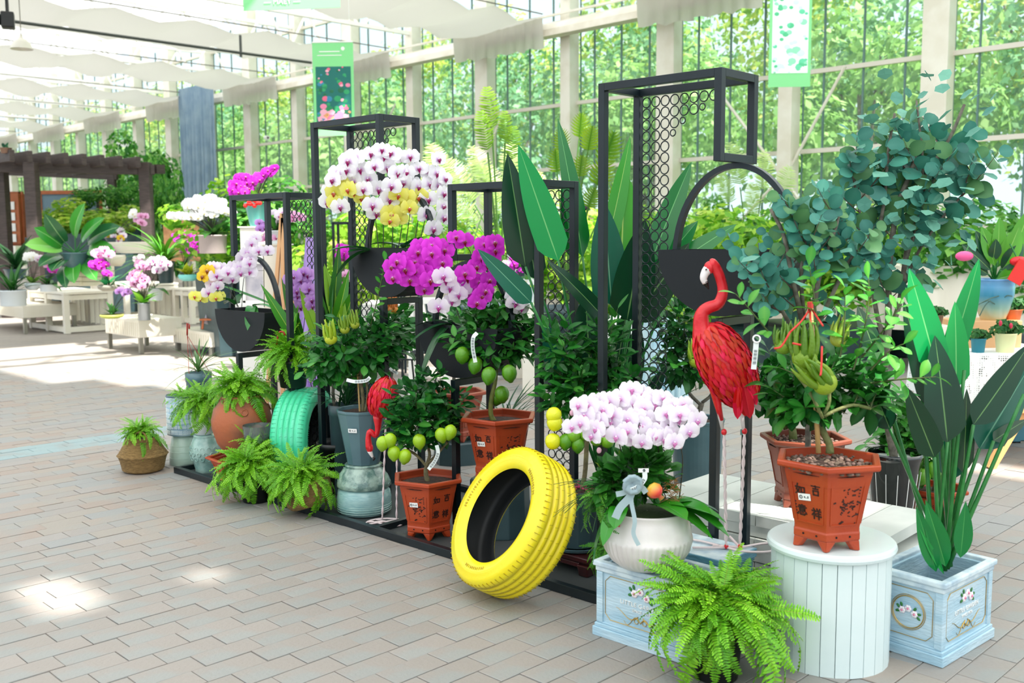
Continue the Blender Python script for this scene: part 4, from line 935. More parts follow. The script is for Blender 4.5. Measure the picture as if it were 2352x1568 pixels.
# --- small flamingo, head down
M_flam = mat('flamingo_red', 'd00c1c', .34, c2='e02430', nscale=18, coat=.15, bump=.3, bscale=40)
M_flamw = mat('flamingo_white', 'efe6e6', .35)
M_beak = mat('beak_black', '1a1416', .35)
M_pinkw = mat('pale_pink_rod', 'ecd9da', .35, coat=.3)
def feathers(T, L, A_, M0, rows=13, seed=0, m=None):
    """overlapping feather blades over an ellipsoid body (long axis local x in M0)"""
    r = random.Random(seed); me = leaf_mesh('feather', .058, .020, 'lance', 'd00a16', 'e83844', .5, .25, 5, mat('feather', 'ffffff', .42, vcol=True, rnd=.22, spec=.35)); lst = []
    for i in range(rows):
        x = L * (.92 - 1.75 * i / rows); k = math.sqrt(max(0, 1 - (x / L) ** 2)); nn = int(7 + 15 * k)
        for j in range(nn):
            a = 2 * PI * (j + .5 * (i % 2)) / nn + r.uniform(-.08, .08); p = Vector((x, A_[0] * k * math.cos(a), A_[1] * k * math.sin(a))); nrm = Vector((x / L ** 2, p.y / A_[0] ** 2, p.z / A_[1] ** 2)).normalized()
            back = Vector((-1, 0, 0)); back = (back - nrm * back.dot(nrm)).normalized(); back = (back + nrm * .12).normalized(); x_ = back.cross(nrm).normalized(); M = Matrix((x_, back, x_.cross(back))).transposed().to_4x4() @ Matrix.Scale(r.uniform(.8, 1.15), 4); M.translation = p * 1.0; link('feather', me, T, M0 @ M)
gb = G(885, 1203, .008)
T = thing('flamingo_ornament', 'smaller red flamingo ornament with its head lowered beside the slate cup planter', 'garden ornament', gb)
q = lambda x, y, Y=gb.y: P(x, y, Y) - gb
bc = q(880, 915); ax = (q(868, 960) - q(890, 878)); ax.normalize(); M0 = Matrix.Translation(bc) @ frame(Vector((0, -1, 0)).cross(ax), (0, -1, 0)) ; 
X = ax; Z = Vector((.3, -1, 0)); Z = (Z - X * Z.dot(X)).normalized(); Y_ = Z.cross(X); M0 = Matrix((X, Y_, Z)).transposed().to_4x4(); M0.translation = bc
mb = MB(); mb.ball((0, 0, 0), (.105, .072, .065), 18, 12, M=M0.to_3x3()); o = mb.build('body', M_flam, T, smooth=True); o.location = bc
feathers(T, .105, (.072, .066), M0, 9, 1)
mb = MB(); mb.tube(pol([q(868, 955), q(868, 985), q(862, 1000), q(850, 990), q(846, 1005), q(848, 1030)], 4), [.026, .024, .020, .017, .015, .014, .014, .014, .014, .014, .014, .014, .014, .014, .014, .014, .015, .016, .017, .018, .018][:21], 10); mb.build('neck', M_flam, T, smooth=True)
mb = MB(); mb.ball(q(849, 1028), (.019, .018, .026), 12, 8); mb.build('head', M_flam, T, smooth=True)
mb = MB(); mb.tube(pol([q(849, 1035), q(854, 1046), q(858, 1054)], 3), [.013, .012, .010, .008, .006, .004, .002], 8); mb.build('beak', M_flamw, T, smooth=True)
mb = MB(); mb.tube([q(857, 1049), q(860, 1053), q(857, 1058)], [.009, .007, .002], 8); mb.build('beak_tip', M_beak, T, smooth=True)
def twisted_rod(T, a, b, r, name='leg', m=None):
    mb = MB(); a, b = Vector(a), Vector(b); n = 36
    for ph in (0, PI):
        pts = []
        for i in range(n + 1):
            t = i / n; p = a.lerp(b, t); an = ph + t * 34; pts.append(p + Vector((math.cos(an), math.sin(an), 0)) * r * .5)
        mb.tube(pts, r * .62, 5)
    mb.build(name, m or M_pinkw, T, smooth=True)
twisted_rod(T, q(887, 945), q(878, 1190), .0055); twisted_rod(T, q(912, 950), q(911, 1197), .0055)
def wire_foot(T, c, rx, m=None):
    mb = MB(); n = 20; pts = [c + Vector((rx * math.cos(a), rx * .8 * math.sin(a), .006)) for a in [2 * PI * i / n for i in range(n + 1)]]; mb.tube(pts, .005, 6)
    for a in (.3, .9, -.4, 2.6): mb.tube([c + Vector((rx * math.cos(a), rx * .8 * math.sin(a), .006)), c + Vector((rx * math.cos(a + 2.6), rx * .8 * math.sin(a + 2.6), .006))], .0045, 6)
    mb.build('wire_foot', m or M_pinkw, T, smooth=True)
wire_foot(T, Vector((.0, 0, 0)), .10)
# --- lemon bonsai in hexagonal pot A
def cam_az(c): return math.atan2(-c.y, -c.x)
c = foot(985, 1243, .125, .008)
T = thing('lemon_tree', 'low lemon tree in a red hexagonal pot standing on the base beside the small flamingo', 'potted tree', c)
hex_pot(T, .19, .30, rot=cam_az(c) + .02, face0=0, stick=6)
q = lambda x, y, Y=c.y: P(x, y, Y) - T.location
mb = MB(); mb.tube(pol([(0, 0, .26), (-.01, 0, .33), (.01, .01, .40), (.0, 0, .46)], 3), [.014, .013, .012, .011, .010, .009, .008, .008, .007, .007], 7); mb.tube(pol([(0, 0, .34), (-.05, 0, .40), (-.10, -.02, .44)], 3), .007, 6); mb.tube(pol([(0, 0, .36), (.05, .01, .41), (.10, 0, .47)], 3), .007, 6); mb.build('trunk', M_bark, T, smooth=True)
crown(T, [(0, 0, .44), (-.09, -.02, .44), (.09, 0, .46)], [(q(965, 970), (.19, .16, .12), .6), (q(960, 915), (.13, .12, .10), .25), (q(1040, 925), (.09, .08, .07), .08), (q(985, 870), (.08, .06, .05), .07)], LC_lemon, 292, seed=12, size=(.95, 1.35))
lm = lemon_mesh('7aa812', 'a6c81c'); lmg = lemon_mesh('5f9e1c', '86b828', True); lmy = lemon_mesh('d8dc1c', 'e8e82c', True); lgb = lemon_mesh('3a8012', '649e1a')
rr = random.Random(5)
for x, y in ((879, 1018), (896, 1011), (905, 1040), (930, 1048), (963, 1013), (1014, 999), (1034, 992)): hang_fruit(T, lm, q(x, y, 4.72), 1.0, rr)
tag_strip(T, [q(1003, 1022, 4.72), q(1006, 1040, 4.72), q(998, 1060, 4.72), q(984, 1078, 4.72)], .018)
# --- slate support and tall pot B with lemon standard
c = P(1147, 1060, 4.92); c.z = .007
T = thing('slate_stand', 'dark slate grey pot turned upside down beneath the lemon standard', 'pot', c)
mb = MB(); mb.lathe([(.16, 0), (.15, .27), (.14, .282), (.001, .282)], 10); mb.build('body', M_slated, T, bevel=.004)
T = thing('lemon_standard', 'round headed lemon standard in a red hexagonal pot behind the yellow tyre', 'potted tree', c + Vector((0, 0, .283)))
hex_pot(T, .205, .32, rot=cam_az(c) - .10, face0=1, stick=6)
q = lambda x, y, Y=c.y: P(x, y, Y) - T.location
mb = MB(); mb.tube(pol([q(1135, 968), q(1127, 950), q(1129, 915), q(1137, 880), q(1140, 850)], 3), [.016, .014, .013, .012, .012, .012, .012, .012, .011, .010, .010, .009, .009], 8); mb.build('trunk', mat('green_bark', '7d7f3a', .6, c2='5e6a2c', nscale=30, bump=.3), T, smooth=True)
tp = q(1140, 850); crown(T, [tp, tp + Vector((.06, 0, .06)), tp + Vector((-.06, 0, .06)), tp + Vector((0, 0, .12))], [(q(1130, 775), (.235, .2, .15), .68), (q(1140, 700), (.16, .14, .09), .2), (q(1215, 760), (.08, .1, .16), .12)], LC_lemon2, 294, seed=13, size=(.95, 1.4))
for x, y, Y in ((1123, 862, 4.72), (1170, 857, 4.72), (1153, 905, 4.85), (1142, 912, 4.95), (1062, 815, 4.8), (1092, 838, 4.8)): hang_fruit(T, lgb, q(x, y, Y), 1.15, rr)
tag_strip(T, [q(1096, 764, 4.66), q(1087, 775, 4.64), q(1086, 800, 4.64), q(1092, 832, 4.64)], .018)
# --- yellow tyre leaning
view = (G(1137, 1175, .36) - CAM).normalized(); n = (R2 * -.75 + U2 * .455 - Fv * .48).normalized()
fc = G(1137, 1178, .355); cen = fc - n * .095
tyre('yellow_tyre', 'bright yellow painted car tyre leaning over the base rail', cen, n, .312, .20, ('f2dc14', 'e6dc20', 'b39a10'), 'yellow_paint')
# --- mahogany stand with saucer, slate tub and lime tree
c = P(1325, 1300, 4.42); c.z = .007
M_mah = mat('mahogany', '45181a', .3, c2='2c0e10', nscale=12, stretch=(1, 8, 1), coat=.4)
T = thing('wooden_plant_stand', 'dark mahogany carved plant stand with a white sticker, right of the yellow tyre', 'plant stand', c, STROT)
mb = MB(); mb.box((0, 0, .075), (.33, .26, .022)); mb.box((0, 0, .058), (.30, .23, .014)); mb.build('top', M_mah, T, bevel=.005)
for sx in (-1, 1):
    for sy in (-1, 1): mb = MB(); mb.box((sx * .135, sy * .10, .026), (.05, .05, .052), taper=1.25); mb.build('leg', M_mah, T, bevel=.006)
mb = MB(); mb.box((0, -.115, .046), (.22, .012, .022)); mb.box((0, .115, .046), (.22, .012, .022)); mb.build('apron', M_mah, T, bevel=.004)
sticker(T, Matrix.Translation((-.07, -.1305, .050)) @ Matrix.Rotation(PI / 2, 4, 'X'), .035, .035)
T = thing('lime_tree', 'lime tree with yellow and green fruit in a slate tub on the mahogany stand', 'potted tree', c + Vector((0, 0, .0875)))
mb = MB(); mb.lathe([(.125, 0), (.14, .004), (.15, .02), (.143, .02), (.13, .008)], 32); mb.build('saucer', M_slate, T, smooth=False, bevel=.002)
mb = MB(); mb.lathe([(.096, .009), (.100, .012), (.128, .25), (.132, .262), (.132, .272), (.122, .272), (.118, .24)], 12); mb.build('pot', M_slated, T, bevel=.003)
mb = MB(); mb.lathe([(.119, .25), (.002, .262)], 16, cap0=False); mb.build('soil', M_soil, T)
M_pk = mat('pink_gravel', 'c2306a', .6); gm = MB(); gm.ball((0, 0, 0), (.010, .006, .005), 6, 4); gme = gm.mesh('pink_chip', M_pk); r = random.Random(8)
for i in range(36): a = r.uniform(0, 6.28); k = .10 * math.sqrt(r.random()); link('pink_chip', gme, T, Matrix.Translation((k * math.cos(a), k * math.sin(a), .268)) @ Matrix.Rotation(r.uniform(0, 3), 4, 'Z'))
q = lambda x, y, Y=c.y: P(x, y, Y) - T.location
mb = MB(); mb.tube(pol([(.02, 0, .25), q(1343, 1090), q(1346, 1050), q(1348, 1005), q(1350, 960)], 3), .011, 7); mb.tube(pol([q(1347, 1020), q(1325, 985), q(1310, 950)], 3), .006, 6); mb.build('trunk', M_bark, T, smooth=True)
tp = q(1350, 960); crown(T, [tp, q(1310, 950), q(1340, 900), q(1380, 900)], [(q(1345, 900), (.22, .16, .15), .52), (q(1280, 800), (.09, .08, .15), .16), (q(1395, 790), (.10, .08, .17), .18), (q(1320, 820), (.08, .08, .1), .08), (q(1440, 880), (.07, .08, .08), .06)], LC_lemon2, 294, seed=14, size=(.95, 1.35))
for x, y, me_ in ((1272, 953, lmy), (1274, 971, lmy), (1270, 1013, lmy), (1299, 1014, lgb), (1318, 999, lmg), (1327, 1021, lgb), (1347, 995, lmg), (1371, 1007, lmg), (1395, 1012, lmg)): hang_fruit(T, me_, q(x, y, 4.22), 1.05 if me_ is lmy else .95, rr)
# ---------------------------------------------------------------- crates
M_crate = mat('crate_blue_wash', '9fc3d6', .5, c2='c9dde6', nscale=3, bump=.35, bscale=26, stretch=(1, 1, 5), ramp=(.35, .7))
M_crateT = mat('crate_whitewash', 'd5e3e8', .5, c2='a5bccc', nscale=12, bump=.35, bscale=26)
M_teal = mat('crate_teal', '3f7d98', .45, c2='6fa3b8', nscale=5, bump=.4, bscale=24, stretch=(1, 1, 4))
M_gold = mat('gold_line', 'b99a52', .4, metal=.5)
M_rose = mat('rose_petal', 'ffffff', .5, vcol=True)
def txt(parent, s, size, M, m, name='lettering', ext=.0012):
    cu = bpy.data.curves.new(name, 'FONT'); cu.body = s; cu.size = size; cu.extrude = ext; cu.align_x = 'CENTER'; cu.align_y = 'CENTER'; cu.space_character = 1.08; cu.resolution_u = 2; tmp = bpy.data.objects.new(name, cu)
    COL.objects.link(tmp); dg = bpy.context.evaluated_depsgraph_get(); me = bpy.data.meshes.new_from_object(tmp.evaluated_get(dg)); bpy.data.objects.remove(tmp); bpy.data.curves.remove(cu)
    me.name = name; me.materials.clear(); me.materials.append(m); return link(name, me, parent, M)
def roses(parent, M, s=1.0, n=3):
    mb = MB(); r = random.Random(3)
    for i in range(n):
        cx, cy = ((-.026, -.002), (0, .010), (.028, -.008))[i]
        mb.cur = lin('f7eef2'); 
        for k in range(6): a = k * PI / 3 + i; mb.ball((cx + .008 * math.cos(a), cy + .008 * math.sin(a), .002), (.0085, .0085, .004), 7, 4)
        mb.cur = lin('e58aa8'); mb.ball((cx, cy, .006), (.0055, .0055, .004), 7, 4)
    mb.cur = lin('2f7a34')
    for (x, y, a) in ((-.044, .012, 2.3), (-.046, -.010, 3.4), (-.030, .022, 1.9), (.030, .014, .9), (.048, -.004, .2), (.046, -.022, -.7)): mb.ball((x, y, .002), (.010, .006, .002), 8, 4, M=Matrix.Rotation(a, 3, 'Z'))
    o = mb.build('rose_relief', M_rose, parent, smooth=True); o.matrix_local = M @ Matrix.Scale(s, 4)
def crate(name, label, loc, rz, Lx, Ly, Hh, up=True, mside=M_crate, mtop=M_crateT, text=True, oval=True, cat='planter box'):
    """planter box with its long side along local x; text panel on -y, oval medallion on the ends"""
    M = Matrix.Translation(loc) @ Matrix.Rotation(rz, 4, 'Z')
    if not up: M = M @ Matrix.Translation((0, 0, Hh)) @ Matrix.Rotation(PI, 4, 'X')
    T = thing(name, label, cat, M=M); hx, hy = Lx / 2, Ly / 2
    def ringbox(mb, x, y, z0, z1, th=.02):
        o = [(-x, -y), (x, -y), (x, y), (-x, y)]; i_ = [(-x + th, -y + th), (x - th, -y + th), (x - th, y - th), (-x + th, y - th)]
        vs = [(a, b, z0) for a, b in o] + [(a, b, z1) for a, b in o] + [(a, b, z0) for a, b in i_] + [(a, b, z1) for a, b in i_]
        fs = []
        for k in range(4): j = (k + 1) % 4; fs += [(k, j, 4 + j, 4 + k), (8 + j, 8 + k, 12 + k, 12 + j), (4 + k, 4 + j, 12 + j, 12 + k), (j, k, 8 + k, 8 + j)]
        mb.add(vs, fs)
    mb = MB(); ringbox(mb, hx - .018, hy - .018, .0, Hh * .95); mb.box((0, 0, .012), (Lx - .05, Ly - .05, .02)); mb.build('body', mside, T, bevel=.003)
    mb = MB(); ringbox(mb, hx, hy, 0, Hh * .12, .03); ringbox(mb, hx - .006, hy - .006, Hh * .12, Hh * .17, .03); ringbox(mb, hx - .012, hy - .012, Hh * .17, Hh * .19, .02); mb.build('skirting', mside, T, bevel=.005)
    mb = MB(); ringbox(mb, hx - .008, hy - .008, Hh * .86, Hh * .93, .02); ringbox(mb, hx, hy, Hh * .93, Hh, .03); mb.build('rim', mtop, T, bevel=.005)
    if not up: mb = MB(); mb.box((0, 0, .004), (Lx - .01, Ly - .01, .012)); mb.build('lid_face', mtop, T, bevel=.004)
    # corner stiles
    mb = MB()
    for sx in (-1, 1):
        for sy in (-1, 1): mb = MB(); mb.box((sx * (hx - .026), sy * (hy - .026), Hh * .52), (.030, .030, Hh * .68)); mb.build('corner_stile', mside, T, bevel=.003)
    for side, (nrm, hw, off) in enumerate(((Vector((0, -1, 0)), hx, hy - .018), (Vector((1, 0, 0)), hy, hx - .018), (Vector((-1, 0, 0)), hy, hx - .018), (Vector((0, 1, 0)), hx, hy - .018))):
        ux = Vector((0, 0, 1)).cross(nrm); Mf = Matrix((ux, Vector((0, 0, 1)), nrm)).transposed().to_4x4(); Mf.translation = nrm * (off + .0005) + Vector((0, 0, Hh * .53))
        w2, h2 = hw - .050, Hh * .29; g = MB()
        k = .022; pts = [(-w2 + k, -h2), (w2 - k, -h2), (w2, -h2 + k), (w2, h2 - k), (w2 - k, h2), (-w2 + k, h2), (-w2, h2 - k), (-w2, -h2 + k), (-w2 + k, -h2)]
        g.tube([(x, y, .001) for x, y in pts], .0014, 4)
        if side in (0, 3):
            for sg in (-1, 1):
                g.tube([(sg * (.01 + .10 * t), -h2 * .48 - .020 * math.sin(t * 4.5) * (1 - .3 * t), .001) for t in [i / 14 for i in range(15)]], [.0022 - .0014 * i / 14 for i in range(15)], 4)
                g.tube([(sg * (.0 + .075 * t), -h2 * .75 + .018 * math.sin(t * 6), .001) for t in [i / 12 for i in range(13)]], [.002 - .0012 * i / 12 for i in range(13)], 4)
                g.torus((sg * .018, -h2 * .70, .001), .009, .0015, 12, 4)
            o = g.build('gilt_scroll', M_gold, T); o.matrix_local = Mf
            if text and side == 0:
                txt(T, 'LITTLE GARDEN', .0235, Mf @ Matrix.Translation((0, h2 * .02, .001)), M_white, ext=.0015); txt(T, 'SINCE 1978', .0150, Mf @ Matrix.Translation((.004, -h2 * .25, .001)), M_white, ext=.0015)
            roses(T, Mf @ Matrix.Translation((0, h2 * .55, 0)), 1.0)
        else:
            if oval:
                g.torus((0, 0, .001), .058, .0022, 36, 4); g.torus((0, 0, .001), .064, .0012, 36, 4)
            o = g.build('gilt_scroll', M_gold, T); o.matrix_local = Mf; roses(T, Mf @ Matrix.Translation((0, .004, 0)), .85)
    return T
crate('planter_box', 'pale blue little garden planter box under the white ribbed bowl', W(3.61 + .21, -.25 + .1225, 0), STROT, .42, .245, .29)
crate('upturned_planter_box', 'teal sided planter box turned over, the large flamingo stands on it', W(3.79, .17, .007), STROT, .42, .235, .283, up=False, mside=M_teal)
cr_c = G(2165, 1535); dB = (G(2283, 1463) - cr_c); dB.z = 0; dB.normalize(); dA = Vector((dB.y, -dB.x, 0))     # dA points toward the camera side
ctr = cr_c + dB * .205 - dA * .14
crate('planter_box', 'pale blue planter box at right edge holding the big strap leaved plant', ctr, math.atan2(dB.y, dB.x), .41, .28, .30)
# ---------------------------------------------------------------- white ribbed bowl of orchids
bc = P(1486, 1235, (W(3.84, -.13, 0)).y); bc = Vector((bc.x, W(3.84, -.13, 0).y, .292))
T = thing('orchid_bowl', 'white ribbed ceramic bowl of pale lilac orchids with a silver bow', 'potted orchid', bc)
M_cer = mat('cream_ceramic', 'e6e0dc', .3, c2='ddd6d2', nscale=9, coat=.3, bump=.05, bscale=90)
def rib(a, r, z): return r * (1 + (.016 * math.sin(a * 44) if z < .118 else 0) * min(1, z / .02))
prof = [(.085, 0), (.105, .004), (.135, .028), (.158, .065), (.168, .105), (.1685, .118), (.166, .120), (.164, .15), (.152, .185), (.146, .205), (.150, .212), (.146, .216), (.138, .21), (.14, .18)]
mb = MB(); mb.lathe([(r_ * .98, z) for r_, z in prof], 176, rfun=rib); mb.build('bowl', M_cer, T, smooth=True)
mb = MB(); mb.lathe([(.137, .195), (.05, .205), (.002, .205)], 24, cap0=False); mb.build('moss', mat('moss_top', '33451d', .9, bump=.8, bscale=80), T, smooth=True)
q = lambda x, y, Y=bc.y: P(x, y, Y) - bc
sc = 2.305; pts = [(300,165),(350,160),(400,150),(455,140),(520,130),(575,85),(630,100),(690,130),(740,130),(800,170),(850,160),(265,280),(310,260),(360,240),(410,245),(470,255),(530,200),(590,160),(600,220),(640,180),(700,160),(830,215),(870,210),(920,245),(880,305),(370,325),(440,305),(500,330),(560,300),(630,270),(680,310),(720,260),(770,280),(635,360),(590,350),(800,360),(820,240),(745,340),(700,330),(540,270),(655,235),(760,210),(390,290),(480,215),(560,240),(515,285),(330,215),(430,190),(670,200),(790,320)]
stems = [[q(1440, 1130), q(1430, 1050), q(1400, 960, bc.y - .05), q(1345, 945, bc.y - .1), q(1312, 975, bc.y - .12)], [q(1480, 1130), q(1475, 1020), q(1450, 925), q(1400, 915, bc.y - .06), q(1335, 935, bc.y - .1)], [q(1500, 1140), q(1500, 1010), q(1520, 930), q(1570, 930, bc.y - .05), q(1612, 965, bc.y - .1)], [q(1560, 1150), q(1568, 1060), q(1560, 990), q(1590, 985, bc.y - .06), q(1582, 1000, bc.y - .08)], [q(1460, 1140), q(1450, 1050), q(1440, 985, bc.y - .08), q(1400, 980, bc.y - .14), q(1360, 1000, bc.y - .16)], [q(1520, 1140), q(1515, 1050), q(1500, 960, bc.y - .08), q(1540, 980, bc.y - .14), q(1560, 1010, bc.y - .16)], [q(1490, 1140), q(1480, 1040), q(1475, 970, bc.y - .1), q(1465, 985, bc.y - .17), q(1470, 1020, bc.y - .18)]]
def put_blossoms(T, org, pxs, sc, ox, oy, Yf, kinds, stems, size=(.9, 1.1), seed=0, jit=.35, out=.5, lip=True, cen=None):
    r = random.Random(seed); mb = MB(); sp_ = []
    for s_ in stems:
        p = pol(s_, 6); mb.tube(p, [.0026 - .0012 * i / len(p) for i in range(len(p))], 5, False); sp_ += p[len(p) // 3:]
    cx = sum(p[0] for p in pxs) / len(pxs); cy = sum(p[1] for p in pxs) / len(pxs)
    for i, pq in enumerate(pxs):
        x, y = pq[0], pq[1]; kind = pq[2] if len(pq) > 2 else kinds; Y = Yf(x, y) + r.uniform(-.03, .03); w = P(ox + x / sc, oy + y / sc, Y); p = w - org
        f = (CAM - w).normalized() + Vector(((x - cx) / sc / 120 * out, 0, -(y - cy) / sc / 120 * out * .6)) + Vector((r.uniform(-jit, jit), r.uniform(-jit, jit) * .5, r.uniform(-jit, jit) * .6))
        blossom(T, p, f, (r.uniform(-.25, .25), 0, 1), kind, r.uniform(*size), lip)
        n_ = min(sp_, key=lambda s: (s - p).length)
        if (n_ - p).length < .22: mb.tube([p - f.normalized() * .006, (p + n_) / 2 + Vector((0, .008, .004)), n_], .0012, 4, False)
    mb.build('flower_stems', M_dstem, T)
put_blossoms(T, bc, pts, sc, 1200, 860, lambda x, y: bc.y - .04 - .12 * min(1, max(0, (y - 120) / 240)) - .05 * abs(x - 600) / 300, 'blush', stems, (.84, 1.02), 3, out=.6)
for x, y in ((1314, 948), (1376, 1034), (1563, 1024)): mb = MB(); mb.ball(q(x, y, bc.y - .1), (.009, .009, .011), 8, 6); mb.build('bud', mat('bud', 'd9a8b8', .5), T, smooth=True)
orchid_leaves(T, q(1535, 1160, bc.y - .05), 4, .20, .10, seed=3, azs=[-.15, -.6, .35, -.35], curl=.45, c0='2e8a1e', spreadv=-.1); orchid_leaves(T, q(1425, 1165, bc.y - .08), 3, .14, .08, seed=4, azs=[-2.3, -1.9, 2.8], curl=.9, c0='2e8a1e', spreadv=-.35); orchid_leaves(T, q(1500, 1160, bc.y - .05), 2, .18, .09, seed=5, azs=[-.5, -1.0], curl=.8, c0='2e8a1e', spreadv=-.2)
crown(T, [q(1450, 1150), q(1500, 1150), q(1400, 1150)], [(q(1470, 1085), (.13, .09, .085), .7), (q(1405, 1110), (.07, .07, .07), .3)], [leaf_mesh('leaf', .034, .020, 'oval', '23701f', '4c9a36', .2, .2, 5)], 240, per=7, seed=15, size=(.8, 1.3))
fern(T, q(1395, 1140, bc.y - .02), .13, 14, .6, seed=16, kind='fern2', azrange=(2.2, 4.4))
mb = MB(); r = random.Random(6)
for i in range(40): a = r.uniform(2.6, 4.6); p = q(1390, 1135, bc.y); e = p + Vector((math.cos(a) * r.uniform(.08, .2), math.sin(a) * .1, r.uniform(-.12, .06))); mb.tube(bez([p, p.lerp(e, .5) + Vector((0, 0, .05)), e], 4), .0011, 3, False)
mb.build('grass_tuft', mat('grass_tuft', '2f5a2a', .6), T)
mb = MB()
for i in range(110): a = r.uniform(0, 6.28); p = q(1545, 1120, bc.y - .06) + Vector((r.gauss(0, .012), r.gauss(0, .012), r.uniform(-.06, .03))); mb.tube([p, p + Vector((r.uniform(-.03, .03), r.uniform(-.02, .02), r.uniform(-.02, .02)))], .0009, 3, False)
mb.build('dry_moss', mat('straw', '9c6b3a', .8), T, kind='stuff')
mb = MB(); mb.cur = lin('f0b030'); mb.lathe([(.002, -.026), (.018, -.022), (.028, -.006), (.026, .010), (.016, .020), (.007, .024), (.011, .036), (.004, .030), (.001, .026)], 12, cols=[lin(k) for k in ('e8c84a', 'f0c040', 'ee8a3a', 'e0403a', 'd83a44', 'd8504a', 'c8a050', 'b89050', 'b08040')]); o = mb.build('pomegranate', mat('fruit_skin', 'ffffff', .3, vcol=True, coat=.3), T, smooth=True); o.matrix_local = Matrix.Translation(q(1504, 1127, bc.y - .17)) @ Matrix.Rotation(2.4, 4, Vector((.2, 1, 0))) @ Matrix.Scale(1.05, 4)
M_rib = mat('silver_ribbon', 'b9cfd6', .3, trans=.35, sheen=.5)
mb = MB(); bo = q(1452, 1110, bc.y - .18)
for k in range(16):
    a = k * .8; el = -.5 + 1.1 * ((k * 7) % 16) / 16; d = Vector((math.cos(a) * math.cos(el), -.5, math.sin(a))).normalized(); s_ = d.cross(Vector((0, 1, .3))).normalized() * .012
    pth = [bo, bo + d * .028 + Vector((0, -.01, 0)), bo + d * .040, bo + d * .030 + Vector((0, .012, 0)), bo + Vector((0, .004, 0))]
    vs = []
    for p in pth: vs += [p - s_, p + s_]
    mb.add(vs, [(2 * i, 2 * i + 1, 2 * i + 3, 2 * i + 2) for i in range(4)])
mb.build('bow', M_rib, T, smooth=True)
def ribbon(T, pts, w, nrm=(0, -1, 0), m=None):
    p = pol(pts, 5); mb = MB(); vs = []; nrm = Vector(nrm)
    for i, a in enumerate(p): d = (p[min(i + 1, len(p) - 1)] - p[max(i - 1, 0)]).normalized(); x = d.cross(nrm).normalized(); vs += [a - x * w / 2, a + x * w / 2]
    mb.add(vs, [(2 * i, 2 * i + 1, 2 * i + 3, 2 * i + 2) for i in range(len(p) - 1)]); mb.build('ribbon_tail', m or M_rib, T, smooth=True)
Yr = bc.y - .185; ribbon(T, [q(1450, 1118, Yr), q(1447, 1140, Yr), q(1425, 1165, Yr), q(1413, 1190, Yr)], .028); ribbon(T, [q(1455, 1118, Yr), q(1450, 1150, Yr), q(1458, 1195, Yr - .01), q(1455, 1225, Yr - .01), q(1467, 1252, Yr - .01)], .015); ribbon(T, [q(1450, 1115, Yr), q(1435, 1130, Yr), q(1415, 1135, Yr)], .02); ribbon(T, [q(1455, 1112, Yr), q(1475, 1120, Yr), q(1484, 1132, Yr)], .02)
tag_strip(T, [q(1481, 1085, Yr - .01), q(1480, 1100, Yr - .01), q(1465, 1118, Yr - .01), q(1445, 1127, Yr - .01)], .017)
mb = MB(); tw = frame(Vector((0, -1, .1)), (0, 0, 1), q(1478, 1080, Yr - .01)); mb.box((0, 0, 0), (.036, .014, .001)); o = mb.build('tag_card', M_white, T); o.matrix_local = tw; mb = MB(); mb.torus((.002, 0, .001), .004, .0012, 10, 4); mb.box((.002, 0, .001), (.003, .008, .0008)); o2 = mb.build('print', M_ink2, o)
nx = Vector((-.80, -.60, 0)).normalized(); ux = Vector((-nx.y, nx.x, 0)); mb = MB(); mb.box((0, 0, 0), (.034, .013, .001)); o = mb.build('origin_label', mat('label_red', 'd8503c', .5), T); M = Matrix((ux, Vector((nx.x * .2, nx.y * .2, 1)).normalized(), nx)).transposed().to_4x4(); M.translation = nx * .154 + Vector((0, 0, .180)); o.matrix_local = M
mb = MB(); mb.box((-.011, 0, .0008), (.010, .012, .0008)); mb.build('label_mark', M_ink2, o); mb = MB(); [mb.box((.005, .003 - k * .003, .0008), (.018, .001, .0008)) for k in range(3)]; mb.build('print', M_white, o)
# ================================================================ BIG FLAMINGO
gb = W(3.92, .18, .292); Yg = gb.y
T = thing('flamingo_ornament', 'large red metal flamingo ornament with its head held high, on the upturned teal box', 'garden ornament', gb)
q = lambda x, y, Y=Yg: P(x, y, Y) - gb
bc_ = q(1668, 838); X = (q(1625, 745) - q(1722, 925)).normalized(); Z = Vector((.25, -1, .1)); Z = (Z - X * Z.dot(X)).normalized(); Y_ = Z.cross(X); M0 = Matrix((X, Y_, Z)).transposed().to_4x4(); M0.translation = bc_
mb = MB(); mb.ball((0, 0, 0), (.178, .100, .085), 24, 16, M=M0.to_3x3()); o = mb.build('body', M_flam, T, smooth=True); o.location = bc_
feathers(T, .178, (.100, .086), M0, 15, 2)
nk = pol([q(1625, 800), q(1612, 752), q(1612, 722), q(1626, 707), q(1650, 697), q(1660, 672), q(1657, 648), q(1648, 622), q(1637, 607), q(1629, 604)], 4)
nr = [.052, .050, .046, .040, .034, .031, .029, .028, .026, .0245, .024, .0235, .023, .0225, .022, .022, .0215, .021, .021, .0205, .020, .020, .0195, .019, .019, .019, .019, .019, .019, .0195, .020, .020, .0205, .021, .020, .018, .015]
mb = MB(); mb.tube(nk, nr[:len(nk)] + [.016] * max(0, len(nk) - len(nr)), 14); mb.build('neck', M_flam, T, smooth=True)
mb = MB(); mb.ball(q(1630, 614), (.022, .020, .024), 14, 10); mb.build('head', M_flam, T, smooth=True)
mb = MB(); mb.tube(pol([q(1627, 616), q(1619, 628), q(1616, 640), q(1620, 650)], 3), [.018, .018, .0175, .016, .0155, .0145, .0135, .0125, .0115, .011], 10); mb.build('beak', M_flamw, T, smooth=True)
mb = MB(); mb.tube(pol([q(1619, 647), q(1624, 656), q(1628, 664)], 4), [.0118, .011, .010, .008, .007, .005, .004, .003, .0015], 8); mb.build('beak_tip', M_beak, T, smooth=True)
